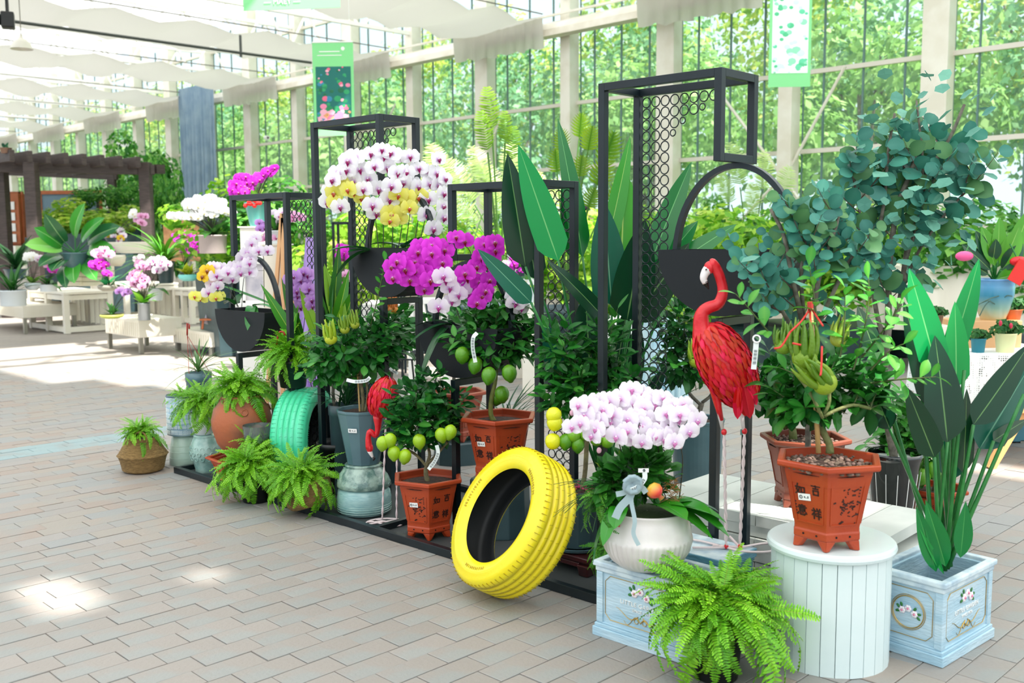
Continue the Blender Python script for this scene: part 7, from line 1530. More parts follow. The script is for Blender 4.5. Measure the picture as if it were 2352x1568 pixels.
bgplant('magenta and pink orchid in a low white pot, left of the cream boxes', 112, 669, 14.6, 19, 16, WP, n=9, L=.28, w=.10, cols=('2a6a2a', '5fa04a'), taper=.95, orch=[OR(122, 605, 16, 17, 16, 'pink', 1.3, 1), OR(124, 622, 12, 8, 6, 'magenta', 1.2, 2)], cat='potted orchid', name='potted_orchid')
bgplant('white moth orchid in a rounded white pot at the left', 76, 666, 14.8, 18, 17, WP, n=8, L=.28, w=.08, cols=('5f9a34', 'b0d860'), bowl=True, orch=[OR(68, 590, 14, 7, 8, 'pure', 1.5, 3), OR(92, 596, 10, 10, 6, 'lilac', 1.2, 4)], cat='potted orchid', name='potted_orchid')
bgplant('green leaved arrangement with pink orchid in a grey boat bowl', 250, 668, 13.6, 25, 14, mat('grey_bowl', '9a968a', .5), n=9, L=.25, w=.10, cols=('1f7a4a', '3f9a5a'), bowl=True, orch=[OR(235, 585, 22, 12, 14, 'pink', 1.4, 5), OR(228, 608, 18, 8, 10, 'magenta', 1.4, 6), OR(245, 628, 8, 8, 4, 'magenta', 1.2, 7)], cat='potted orchid', name='potted_orchid')
bgplant('small mossy arrangement in a shallow green oval dish on the middle bench', 257, 731, 12.8, 27, 9, mat('lime_dish', 'b8c45a', .4), n=12, L=.20, w=.06, cols=('2c6a2c', '5fa04a'), bowl=True, orch=[OR(285, 668, 18, 7, 7, 'mauve', 1.1, 8)])
bgplant('lilac orchid with leaves in a ribbed grey metal can on the middle bench', 332, 735, 12.7, 14, 40, mat('can', '9aa0a4', .3, metal=.7), n=12, L=.24, w=.09, cols=('4f9a24', '9ad04a'), taper=.95, orch=[OR(320, 640, 20, 20, 22, 'pink', 1.3, 9), OR(360, 608, 26, 14, 16, 'lilac', 1.4, 10), OR(330, 610, 14, 10, 8, 'pink', 1.3, 11)], cat='potted orchid', name='potted_orchid')
bgplant('white pot with small pale orchids on the middle white table', 358, 690, 13.2, 18, 28, WP, n=6, L=.2, w=.08, taper=.8, orch=[OR(330, 596, 22, 8, 8, 'lilac', 1.1, 12)], cat='potted orchid', name='potted_orchid')
bgplant('cream bowl with a small red flower on the tall white table', 265, 611, 15.2, 24, 26, M_wood, n=5, L=.2, w=.06, bowl=True, orch=[OR(256, 575, 10, 8, 5, 'magenta', 1.2, 13), OR(225, 575, 18, 8, 8, 'pink', 1.3, 14)], cat='potted orchid', name='potted_orchid')
bgplant('row of pink and yellow orchids in the white planter trough', 262, 556, 15.4, 20, 10, M_slated, n=8, L=.2, w=.07, orch=[OR(236, 535, 12, 14, 10, 'pink', 1.4, 15), OR(272, 540, 18, 12, 12, 'lilac', 1.4, 16), OR(268, 547, 16, 7, 7, 'golden', 1.4, 17), OR(325, 505, 14, 12, 12, 'pink', 1.4, 18), OR(310, 492, 8, 8, 6, 'pure', 1.4, 19)], cat='potted orchid', name='potted_orchid')
bgplant('fountain of bright grassy leaves in a dark pot between the benches and the white orchids', 382, 650, 13.2, 20, 50, M_slated, n=60, L=.62, w=.045, cols=('3f8f1e', '8fd040'), el=(.3, 1.4), curl=.7)
bgplant('magenta orchid spray left of the pinkish grey pot', 425, 640, 13.6, 12, 30, M_slated, n=5, L=.25, w=.07, orch=[OR(440, 565, 24, 22, 26, 'magenta', 1.1, 20), OR(405, 545, 8, 6, 4, 'magenta', 1.1, 21), OR(428, 537, 4, 5, 2, 'magenta', 1.1, 22)], cat='potted orchid', name='potted_orchid')
bgplant('turquoise dish of tiny yellow flowers in front of the white table', 433, 645, 12.6, 23, 15, mat('turquoise', '7fd6d0', .3, coat=.3), n=26, L=.16, w=.06, cols=('b8c82a', 'e8ec4a'), bowl=True, el=(.5, 1.5))
bgplant('heap of pure white orchids in a pinkish grey pot with a silver bow', 490, 582, 12.0, 32, 42, mat('mauve_grey', 'b9aaa6', .5), n=12, L=.35, w=.10, cols=('2a5a24', '4f7a34'), taper=.92, orch=[([(400 + i * 2.6 + (i * 37 % 11) - 5, 505 - 1.05 * i * (1 - i / 120) * 1.0 + (i * 53 % 26) - 8) for i in range(52)] + cloud(470, 475, 45, 22, 50, 23), 'pure', 1.5)], cat='potted orchid', name='potted_orchid')
bgplant('magenta orchid above a teal pot with red flowers, behind the shortest black frame', 592, 520, 9.5, 28, 54, mat('teal_pot', '5fb0aa', .3, coat=.4), n=14, L=.25, w=.08, cols=('3f8a2a', '8fc84a'), taper=.6, orch=[([(534 + i * 3.1, 442 - i * 1.7 + (i * 37 % 13) - 6) for i in range(32)] + cloud(556, 425, 22, 20, 26, 24), 'magenta', 1.15)], cat='potted orchid', name='potted_orchid')
T = [o for o in bpy.data.objects if o.get('label', '').startswith('magenta orchid above a teal')][0]; me_r = MB(); rr2 = random.Random(3)
for k in range(9): me_r.ball(P(575 + rr2.uniform(-12, 22), 466 + rr2.uniform(-7, 9), 9.3) - T.location, (.022, .02, .02), 6, 4)
me_r.build('red_flowers', mat('red_bloom', 'd8201c', .5), T)
bgplant('pink orchids on a white box seen through the shortest black frame', 636, 560, 9.0, 24, 30, WP, n=5, L=.2, w=.06, orch=[OR(610, 545, 26, 8, 12, 'pink', 1.0, 25), OR(640, 500, 18, 16, 12, 'lilac', 1.0, 26), OR(600, 520, 10, 12, 7, 'mauve', 1.0, 27), OR(680, 495, 20, 12, 10, 'pink', .9, 28)], cat='potted orchid', name='potted_orchid')
bgplant('magenta orchids on a chalk grey board left of the very tall plant', 1200, 660, 10.5, 14, 40, M_slated, n=5, L=.2, w=.06, orch=[OR(1195, 608, 28, 22, 30, 'magenta', .95, 29), OR(1165, 605, 8, 10, 5, 'pink', .9, 30)], cat='potted orchid', name='potted_orchid')
bgplant('magenta orchids low down behind the striped leaves', 790, 690, 10.0, 12, 30, M_slated, n=4, L=.2, w=.06, orch=[OR(788, 575, 12, 24, 14, 'magenta', .95, 31), OR(792, 635, 8, 14, 8, 'pink', .95, 32)], cat='potted orchid', name='potted_orchid')
bgplant('white moth orchid beside the third black frame, behind', 1215, 700, 9.5, 14, 40, WP, n=4, L=.2, w=.06, orch=[OR(1212, 652, 12, 8, 5, 'pure', 1.3, 33)], cat='potted orchid', name='potted_orchid')
boxat('chalk_board', 'chalk grey board behind the magenta orchids in the middle distance', 1165, 575, 1235, 650, 10.9, .04, mat('chalk', '7c8784', .7), 'board')
# ---- pergola
M_perg = mat('pergola_brown', '4a3f3c', .6, c2='3c3230', nscale=6, stretch=(1, 1, 6)); Yp = 18.5
gp = P(0, 600, Yp); T = thing('pergola', 'dark brown timber pergola with rafters, far left', 'pergola', Vector((gp.x, Yp, 0)))
q = lambda x, y, Y=Yp: P(x, y, Y) - T.location
for (xt, yt, xb, w_, Y) in ((66, 385, 80, .21, 18.5), (-4, 395, 6, .21, 19.2), (328, 385, 340, .21, 19.8), (250, 400, 262, .17, 23)):
    p = q(xt + 6, 400, Y); mb = MB(); mb.beam((p.x, p.y, -T.location.z), (p.x, p.y, q(xt, yt - 12, Y).z), w_, w_, up=(0, 1, 0)); mb.build('post', M_perg, T, bevel=.01)
mb = MB(); mb.beam(q(-60, 382, 18.6), q(355, 390, 19.9), .12, .20); mb.build('beam', M_perg, T, bevel=.01); mb = MB(); mb.beam(q(-60, 388, 23), q(270, 402, 23), .14, .22); mb.build('beam', M_perg, T, bevel=.01)
mb = MB(); mb.beam(q(355, 388, 19.9), q(374, 389, 20.1), .12, .18); mb.build('beam_end', M_perg, T)
for i in range(9):
    x = 28 + 41.5 * i - 41.5 * (i == 8) * 9; x = x if i < 8 else -15
    y = 357 + i * 2.2 if i < 8 else 354
    p = q(x, y, 18.2 + i * .17); mb = MB(); mb.beam(p, p + -Sb * 3.2, .09, .21); mb.build('rafter', M_perg, T, bevel=.01)
bgplant('little cactus in a small brown pot on top of the pergola', 14, 352, 18.3, 13, 12, mat('brown_pot', '8a6a58', .6), n=3, L=.10, w=.06, cols=('2c6a4a', '4f8a6a'), shape='oval', el=(1.0, 1.5))
# board, shelf, greenery under the pergola
def uprt(name, label, x0, y0, x1, y1, Y, m, cat, fr=None, th=.04, frw=.08):
    T = boxat(name, label, x0, y0, x1, y1, Y, th, m, cat, .002); a, b = P(x0, y1, Y), P(x1, y1, Y); h = P(x0, y0, Y).z - a.z; w = (b - a).length
    if fr:
        for sx in (-1, 1): mb = MB(); mb.box((sx * w / 2, -.02, h / 2), (frw, .06, h + frw)); mb.build('frame', fr, T)
        for z in (0, h): mb = MB(); mb.box((0, -.02, z), (w, .06, frw)); mb.build('frame', fr, T)
    return T
M_or = mat('orange_wood', 'b86a3c', .5, c2='a85a30', nscale=4)
uprt('notice_board', 'grey blue board in an orange wooden frame under the pergola', 98, 442, 235, 560, 22.5, mat('board_blue', '6f8a98', .7), 'board', M_or)
T = uprt('book_shelf', 'narrow orange wooden shelf with white papers at the far left', 12, 444, 48, 560, 20.6, M_or, 'shelf', M_or, .3)
for k in range(4): mb = MB(); mb.box((0, -.17, .12 + k * .22), (.17, .02, .16)); mb.build('papers', M_white, T)
T = uprt('wall_panel', 'dusty orange rattan panel behind the white orchids', 378, 492, 458, 600, 15.2, mat('rattan', 'd09a6c', .7, c2='b8805a', nscale=14, bump=.5), 'panel', None, .06)
for j, (x, y, Y, w, h, v, lb) in enumerate(((190, 530, 20.2, 2.0, .78, 2, 'sunlit lime green foliage plant under the pergola'), (280, 535, 20.4, 1.4, .68, 2, 'pale lime foliage plant next to the pergola post'), (110, 540, 20.2, .9, .68, 0, 'green fern bush beside the left pergola post'), (295, 500, 21.5, 1.1, .9, 1, 'dark bush behind the right pergola post'), (225, 480, 21.8, 1.2, .6, 1, 'dark bush in front of the notice board'))): shrub(x, y, Y, w, h, v, lb, z0=P(x, y, Y).z - h * .15)
# ---- screens, easels, cloths behind frames one and two
M_wc = mat('watercolour', 'd8d0d6', .7, c2='a8a4b4', nscale=5); M_frame = mat('white_frame', 'f2f0ea', .5)
uprt('picture_screen', 'tall white screen printed with washed out flowers behind the shortest black frame', 560, 600, 655, 696, 9.25, M_wc, 'screen', M_frame, .04, .05)
c = G(540, 870); Ypanel = 9.0
T = boxat('display_cube', 'white display cube behind the hoop of the shortest black frame', 548, 698, 662, 922, 9.05, .5, M_frame, 'display cube')
T = thing('picture_easel', 'small printed picture leaning on a brown wooden rest on the nearest low bench', 'picture', P(489, 755, 12.85))
q = lambda x, y, Y=12.85: P(x, y, Y) - T.location
mb = MB(); mb.box(q(497, 722) , (.26, .02, .30), Matrix.Rotation(-.25, 3, 'X') @ Matrix.Rotation(.25, 3, 'Y')); mb.build('picture', M_wc, T)
mb = MB(); mb.box(q(485, 733, 12.75), (.26, .14, .02)); mb.build('shelf', M_or, T)
for x in (467, 502): mb = MB(); mb.beam(q(x, 734, 12.75), q(x - 2, 755.5, 12.75), .025, .025); mb.build('leg', M_or, T)
T = thing('purple_cloth', 'light purple draped cloth seen through the ring lattice', 'cloth', P(712, 938, 8.6)); q = lambda x, y, Y=8.6: P(x, y, Y) - T.location
mb = MB(); vs = []; n = 16
for i in range(n + 1):
    t = i / n
    for j in range(7): s = j / 6; x = (712 - 10 + (20) * t) + (t - .5) * 60 * s; vs.append(q(x, 545 + 393 * s, 8.6 + .06 * math.sin(t * 14) * s))
mb.add(vs, [(i * 7 + j, i * 7 + j + 1, (i + 1) * 7 + j + 1, (i + 1) * 7 + j) for i in range(n) for j in range(6)]); mb.build('drape', mat('purple_cloth', 'b89adf', .7, trans=.2), T, smooth=True)
T = thing('easel', 'pale wooden easel leg leaning behind the shortest black frame', 'easel', P(640, 930, 8.8)); q = lambda x, y, Y=8.8: P(x, y, Y) - T.location
for a, b in (((648, 490), (612, 928)), ((652, 490), (700, 928)), ((650, 500), (650, 928))): mb = MB(); mb.beam(q(*a), q(*b), .05, .03); mb.build('leg', mat('pale_wood', 'dca878', .5), T)
def cloth_table(label, x0, x1, ytop, ybot, Y, D, m, name='draped_table', folds=20, amp=.03):
    a, b = P(x0, ytop, Y), P(x1, ytop, Y); w = (b - a).length; h = a.z - P(x0, ybot, Y).z; T = thing(name, label, 'table', Vector(((a.x + b.x) / 2, Y + D / 2, max(0, a.z - h))))
    h = min(h, a.z); mb = MB(); mb.box((0, 0, h - .01), (w, D, .02)); mb.build('top', m, T); N_ = folds * 6; per = []
    for i in range(N_):
        t = i / N_ * 4; sd_ = int(t); f = t - sd_; x, y = [(-w / 2 + w * f, -D / 2), (w / 2, -D / 2 + D * f), (w / 2 - w * f, D / 2), (-w / 2, D / 2 - D * f)][sd_]; nx, ny = [(0, -1), (1, 0), (0, 1), (-1, 0)][sd_]; per.append((x, y, nx, ny, amp * math.sin(i * 1.05)))
    mb = MB(); vs = []
    for k in range(5):
        for x, y, nx, ny, am in per: vs.append((x + nx * (am * k / 4 + .01 + .02 * k / 4), y + ny * (am * k / 4 + .01 + .02 * k / 4), h * (1 - k / 4) + .002))
    mb.add(vs, [(k * N_ + i, k * N_ + (i + 1) % N_, (k + 1) * N_ + (i + 1) % N_, (k + 1) * N_ + i) for k in range(4) for i in range(N_)]); mb.build('cloth_skirt', m, T, smooth=True); return T
M_lc = mat('light_blue_cloth', 'a8cfe0', .7, c2='c3dfe8', nscale=4); M_wcl = mat('white_cloth', 'f0eee8', .7)
cloth_table('table with a pale blue pleated skirt, seen below the middle of the stand', 1500, 1570, 745, 925, 8.2, .9, M_lc)
cloth_table('white draped table behind the ring lattice of the tallest frame', 1380, 1545, 745, 900, 9.3, 1.0, M_wcl)
cloth_table('broad cream draped table behind the tall eucalyptus stems', 2085, 2352, 612, 760, 10.5, 1.2, mat('cream_cloth', 'e9e2d2', .7), amp=.05)
cloth_table('white draped table far behind the tall left frame', 830, 960, 700, 760, 11.0, .8, M_wcl)
# white chair and wire stand seen between frames two and three
T = thing('wire_side_table', 'black wire side table with a glass top between the second and third frames', 'side table', Vector((P(960, 830, 8.0).x, 8.0, 0)))
zt = P(960, 790, 8.0).z; mb = MB(); mb.torus((0, 0, zt), .25, .008, 28, 6); mb.torus((0, 0, zt - .10), .22, .007, 28, 6)
mb.build('ring_frame', M_blk, T, smooth=True); mb = MB(); mb.lathe([(.245, zt - .004), (.245, zt + .004)], 28, cap1=True); mb.build('glass_top', M_glass, T)
mb = MB()
for k in range(12): a = 2 * PI * k / 12; mb.ball((.24 * math.cos(a), .24 * math.sin(a), zt - .05), (.035, .035, .03), 6, 4)
mb.build('scroll_leaves', M_blk, T)
for k in range(3): a = 2 * PI * k / 3 + .4; mb = MB(); mb.tube([(.22 * math.cos(a), .22 * math.sin(a), zt - .1), (.12 * math.cos(a), .12 * math.sin(a), zt * .4), (.24 * math.cos(a), .24 * math.sin(a), 0)], .008, 6); mb.build('leg', M_blk, T)
T = thing('white_stool', 'white painted stool with straight legs behind the pedestal of the tall left frame', 'stool', Vector((P(985, 760, 9.5).x, 9.5, 0)))
zt = P(985, 690, 9.5).z; mb = MB(); mb.box((0, 0, zt), (.42, .35, .04)); mb.build('seat', M_frame, T)
for sx in (-1, 1):
    for sy in (-1, 1): mb = MB(); mb.beam((sx * .17, sy * .13, 0), (sx * .15, sy * .12, zt - .02), .045, .045, up=(0, 1, 0)); mb.build('leg', M_frame, T)
# thin black plant frames far behind
for j, (x0, x1, y0, Y) in enumerate(((765, 801, 512, 10.5), (745, 790, 640, 10.2), (905, 960, 560, 11.0), (880, 920, 600, 10.6))):
    a, b = P(x0, y0, Y), P(x1, y0, Y); T = thing('black_plant_frame', 'thin distant black plant frame, ' + ['tallest, between first and second frames', 'low, just left of the tall left frame', 'larger one below the white orchids', 'smaller one below the white orchids'][j], 'plant stand', Vector((a.x, Y, 0))); w = b.x - a.x
    for px in (0, w):
        for py in (0, .3): mb = MB(); mb.beam((px, py, 0), (px, py, a.z), .025, .025, up=(0, 1, 0)); mb.build('post', M_blk, T)
    for z in (a.z, a.z * .55): mb = MB(); mb.beam((0, 0, z), (w, 0, z), .025); mb.beam((0, .3, z), (w, .3, z), .025); mb.beam((0, 0, z), (0, .3, z), .025); mb.beam((w, 0, z), (w, .3, z), .025); mb.build('rails', M_blk, T)
# ---- right: lace table, blue pot, small pots, cart
M_lace = bpy.data.materials.new('lace'); M_lace.use_nodes = True
def _lace():
    nt = M_lace.node_tree; N = nt.nodes; L = nt.links; b = N['Principled BSDF']; b.inputs['Base Color'].default_value = (*lin('eef2f2'), 1); b.inputs['Roughness'].default_value = .8
    tc = N.new('ShaderNodeTexCoord'); v = N.new('ShaderNodeTexVoronoi'); v.inputs['Scale'].default_value = 70; v.inputs['Randomness'].default_value = .15; L.new(tc.outputs['Object'], v.inputs[0]); v2 = N.new('ShaderNodeTexVoronoi'); v2.inputs['Scale'].default_value = 9; v2.inputs['Randomness'].default_value = .2; L.new(tc.outputs['Object'], v2.inputs[0])
    g = N.new('ShaderNodeMath'); g.operation = 'LESS_THAN'; g.inputs[1].default_value = .34; L.new(v2.outputs[0], g.inputs[0]); th = N.new('ShaderNodeMath'); th.operation = 'MULTIPLY_ADD'; th.inputs[1].default_value = .17; th.inputs[2].default_value = .16; L.new(g.outputs[0], th.inputs[0])
    l = N.new('ShaderNodeMath'); l.operation = 'LESS_THAN'; L.new(v.outputs[0], l.inputs[0]); L.new(th.outputs[0], l.inputs[1]); t = N.new('ShaderNodeBsdfTransparent'); m = N.new('ShaderNodeMixShader'); L.new(l.outputs[0], m.inputs[0]); L.new(b.outputs[0], m.inputs[1]); L.new(t.outputs[0], m.inputs[2]); L.new(m.outputs[0], N['Material Output'].inputs[0])
_lace()
Yl = 6.6
T = cloth_table('table under a white crochet lace cloth at the right edge', 2205, 2460, 815, 935, Yl, .8, M_lace, 'lace_table', amp=.02)
T.location.z = 0
for ch in list(T.children): ch.location.z = P(2205, 815, Yl).z - (P(2205, 815, Yl).z - P(2205, 935, Yl).z)
zt = P(2205, 815, Yl).z; w_ = (P(2460, 815, Yl) - P(2205, 815, Yl)).length; mb = MB(); mb.box((0, 0, zt - .035), (w_ - .04, .74, .04)); mb.build('table_board', mat('pale_table', 'dfe6e6', .5), T)
for sx in (-1, 1):
    for sy in (-1, 1): mb = MB(); mb.beam((sx * (w_ / 2 - .06), sy * .3, 0), (sx * (w_ / 2 - .1), sy * .3, zt - .05), .05, .06, up=(0, 1, 0)); mb.build('leg', mat('beech', 'e0a468', .5), T)
T = boxat('plant_stand', 'small wooden stand under the painted blue pot', 2195, 737, 2345, 815, 7.0, .30, mat('beech2', 'd9a878', .5), 'stand')
c = P(2280, 737, 7.1); T = thing('anthurium', 'pink and red anthurium with large leaves in a blue pot painted with a branch', 'potted plant', c)
k = 7.1 / FPX; mb = MB(); prof = [(24, 0), (26, 3), (36, 30), (43, 60), (44, 80), (43, 90), (47, 95), (46, 98), (42, 96)]; cols = [lin(x) for x in ('d8c08a', 'd8c08a', '8fb0a0', '3f8fae', '5f9fca', '6aa8d8', '5f98cc', '5f98cc', '4f88bc')]
mb.lathe([(r_ * k, z * k) for r_, z in prof], 36, cols=cols); mb.build('pot', mat('painted_glaze', 'ffffff', .2, vcol=True, coat=.6), T, smooth=True)
mb = MB(); mb.lathe([(42 * k, 92 * k), (.002, 93 * k)], 20, cap0=False); mb.build('soil', M_soil, T)
mb = MB(); mb.ball(P(2301, 665, 6.985) - c, (.022, .004, .022), 14, 8); mb.build('paper_seal', M_white, T); mb = MB()
for a, b in (((2235, 705), (2320, 675)), ((2250, 725), (2275, 690)), ((2300, 690), (2325, 680)), ((2255, 695), (2285, 698))): mb.tube(pol([P(*a, 6.99) - c, P((a[0] + b[0]) / 2, (a[1] + b[1]) / 2 - 6, 6.965) - c, P(*b, 6.99) - c], 3), .004, 5)
mb.build('painted_branch', mat('branch_paint', '4a6a60', .5), T)
for a, b, w_, cc in (((2275, 620), (2215, 560), 34, 'd'), ((2285, 610), (2260, 520), 40, 'm'), ((2290, 600), (2300, 500), 34, 'm'), ((2300, 615), (2345, 520), 46, 'm'), ((2300, 620), (2352, 560), 40, 'd'), ((2270, 630), (2225, 600), 30, 'd'), ((2290, 640), (2352, 625), 36, 'm'), ((2265, 590), (2245, 530), 28, 'd'), ((2320, 600), (2370, 480), 46, 'm'), ((2280, 600), (2290, 550), 30, 'd')):
    blade(T, P(*a, 7.05) - c, P(*b, 7.0) - c, w_ * k, (0, -1, .3), {'d': '1f4f34', 'm': '4f9a2a'}[cc], '9ac86a', 'oval', .1, .2, 8); stalk(T, (0, 0, 92 * k), P(*a, 7.05) - c, .008, .006)
for x, y, col, x1, y1 in ((2215, 588, 'f05a9a', 2230, 552), (2340, 600, 'e8202c', 2320, 560)):
    mb = MB(); mb.ball(P(x, y, 6.95) - c, (.065, .03, .035), 12, 8); mb.build('pink_bloom' if x < 2300 else 'red_bloom', mat('bloom' + col, col, .4), T, smooth=True); stalk(T, P(x1, y1, 7) - c, P(x, y, 6.95) - c, .005, .005)
mb = MB(); mb.box(P(2342, 625, 6.9) - c, (.10, .01, .16), Matrix.Rotation(.5, 3, 'Y')); mb.build('red_envelope', mat('red_paper', 'e8302a', .5), T)
SHm = [shrub_mesh(170, (1, 1, .7), .5, ('2c6a34', '4f8a4a', '6a9a5a'), 8, 6)]
for x, y, rp, hp, col, lb, fx in ((2246, 812, 17, 36, '1f7a8c', 'little teal plastic pot of small leaved plant on the lace table', None), (2308, 812, 24, 48, 'e8e8b0', 'pale yellow square pot with a dark leaved plant and red bud on the lace table', 'b'), (2345, 722, 22, 24, 'd87040', 'scalloped orange clay pot at the right edge', None), (2150, 745, 16, 22, '7a5a40', 'small dark leaved pot plant behind the right strap leaved plant', None)):
    Y = 7.0 if x == 2345 else 6.75; c = P(x, y, Y)
    if x == 2345: c.z = P(2300, 737, 7.0).z + .001; c.y = 7.12
    if x == 2150: D_ = thing('plant_pedestal', 'slim white pedestal under the small dark leaved pot plant', 'pedestal', (c.x, c.y, 0)); mb = MB(); mb.box((0, 0, c.z / 2 - .002), (.16, .16, c.z - .004)); mb.build('column', M_wood, D_, bevel=.004)
    T = thing('potted_plant', lb, 'potted plant', c); rr_, h = pot_at(T, c, rp, hp, Y, mat('pot' + col, col, .45)); link('foliage', SHm[0], T, Matrix.Translation((0, 0, h + rr_ * .6)) @ Matrix.Diagonal((rr_ * 2.0, rr_ * 1.6, rr_ * 1.3, 1)))
    if x == 2246: mb = MB(); mb.lathe([(rr_ * 1.5, -.004), (rr_ * 1.7, .006), (rr_ * 1.4, .002)], 20); mb.build('saucer', mat('sauc', 'b8c8e8', .3), T)
    if fx:
        for a_ in ((2298, 742), (2322, 748)): mb = MB(); mb.ball(P(*a_, Y - .1) - c, (.012, .012, .02), 8, 6); mb.build('bud', mat('bud_red', 'c82a4a', .4), T)
T = boxat('storage_cart', 'blue grey cart with small castor wheels at the right edge', 2270, 960, 2420, 1015, 7.0, .5, mat('cart_blue', '4f8a9c', .5), 'cart')
cz = T.location.copy()
for x in (2315, 2345, 2395):
    mb = MB(); p = P(x, 1030, 7.02) - cz; mb.torus(p, .028, .012, 16, 6, M=Matrix.Rotation(PI / 2, 3, 'X')); mb.ball(p, (.02, .012, .02), 8, 6); mb.build('castor', mat('castor', 'd8ccb0', .5), T, smooth=True); mb = MB(); mb.box(p + Vector((0, 0, .04)), (.03, .04, .05)); mb.build('castor_fork', M_legs, T)
T = boxat('wooden_bench', 'pale wooden bench end with slanted legs at the right edge', 2335, 925, 2460, 950, 6.2, .35, mat('beech', 'e0a468', .5), 'bench')
cz = T.location.copy()
for x0, x1 in ((2350, 2275), (2450, 2440)): mb = MB(); g_ = P(x1, 1040, 6.25); mb.beam(P(x0, 945, 6.25) - cz, Vector((g_.x, 6.25, .0)) - cz, .05, .05, up=(0, 1, 0)); mb.build('leg', _M['beech'], T)
# ---- hanging things
M_ban = mat('banner_green', 'a4f2b0', .6, trans=.3); M_banp = mat('banner_light', 'c8f8cc', .6, trans=.3)
def banner(label, x0, y0, x1, y1, Y, pic, slope=0.0, text=None):
    a, b = P(x0, y1, Y), P(x1, y1, Y); h = P(x0, y0, Y).z - a.z; w = (b - a).length; T = thing('hanging_banner', label, 'banner', Vector(((a.x + b.x) / 2, Y, a.z)), -slope)
    mb = MB(); mb.box((0, 0, h / 2), (w, .006, h)); mb.build('sheet', M_ban, T)
    mb = MB(); mb.tube([(-w / 2, 0, h), (w / 2, 0, h)], .012, 6); mb.build('rod', M_white, T); mb = MB(); mb.tube([(-w / 2 + .05, 0, h), (-w / 2 + .05, 0, h + 1.5)], .004, 4); mb.tube([(w / 2 - .05, 0, h), (w / 2 - .05, 0, h + 1.5)], .004, 4); mb.build('cord', M_white, T)
    r = random.Random(int(x0)); z0, z1 = (pic[0] * h, pic[1] * h); mb = MB(); mb.box((0, -.005, (z0 + z1) / 2), (w * .86, .004, z1 - z0)); mb.build('print_ground', mat('pg' + pic[2], pic[2], .6), T); mb = MB()
    for i in range(90):
        x = r.uniform(-.41, .41) * w; t = r.random() ** 1.6 if pic[3] == 'flowers' else r.random(); z = z0 + (z1 - z0) * t; s = (.02 + .05 * (1 - t)) * r.uniform(.5, 1.2) * w / .6
        mb.cur = lin(r.choice(['f48ab0', 'f8b0c8', '1f8a5a', '2fa06a', 'f0a070', '1a6a4a', 'f06a90', '3a8ab0'] if pic[3] == 'flowers' else ['6ad8a8', '9ae8c0', 'ffffff', 'd8f8ee', '58c890'])); s = min(s, .41 * w - abs(x) + .005, z - z0 + .004, z1 - z + .004)
        if s > .004: mb.ball((x, -.008, z), (s, .002, s * .8), 8, 4)
    mb.build('print_picture', mat('print_pigment', 'ffffff', .6, vcol=True), T, kind='stuff')
    if text: txt(T, text, .14, Matrix.Translation((0, -.010, h * .25)) @ Matrix.Rotation(PI / 2, 4, 'X'), M_white)
    else:
        mb = MB(); mb.box((-.05, -.006, h * .90), (w * .5, .002, .015)); mb.box((-.05, -.006, h * .86), (w * .6, .002, .012)); mb.ball((w * .25, -.006, h * .93), (.03, .002, .03), 10, 4); mb.build('white_lines', M_white, T)
    return T
banner('green hanging banner with a print of pink flowers, above the tall left frame', 722, 97, 816, 312, 15.0, (.14, .74, '14706a', 'flowers'), .05)
banner('pale green hanging banner with a faint plant print, at the upper right', 1765, -120, 1860, 200, 15.0, (.10, .92, 'f6fffb', 'pale'), .05)
banner('large pale green hanging banner cut off by the top of the picture', 555, -330, 785, 22, 11.0, (.13, .95, '9ac4d8', 'pale'), .12, text=None)
Tb_ = [o for o in bpy.data.objects if o.get('label', '').startswith('large pale green')][0]; txt(Tb_, '— MAEY —', .075, Matrix.Translation((-.10, -.012, .08)) @ Matrix.Rotation(PI / 2, 4, 'X'), M_white)
# blue curtain on the glass wall
ua, ub = onW(472, 300).dot(Sb), onW(556, 300).dot(Sb)
T = thing('curtain', 'tall grey blue curtain hanging against the glass wall', 'curtain', B((ua + ub) / 2, WW - 1.0, 1.5)); lc = T.location; mb = MB(); vs = []; n = 60
zt = onW(510, 203).z
for i in range(n + 1):
    t = i / n
    for j in range(9): s = j / 8; vs.append(B(ua + (ub - ua) * t + .04 * math.sin(i * 2.1) * s, WW - 1.0 + .10 * math.sin(i * 1.25 + .3 * s) * (.4 + .6 * s), zt - (zt - 1.3) * s) - lc)
mb.add(vs, [(i * 9 + j, i * 9 + j + 1, (i + 1) * 9 + j + 1, (i + 1) * 9 + j) for i in range(n) for j in range(8)]); mb.build('cloth', mat('curtain_blue', '7f98ae', .7, c2='93a9ba', nscale=2, trans=.15), T, smooth=True)
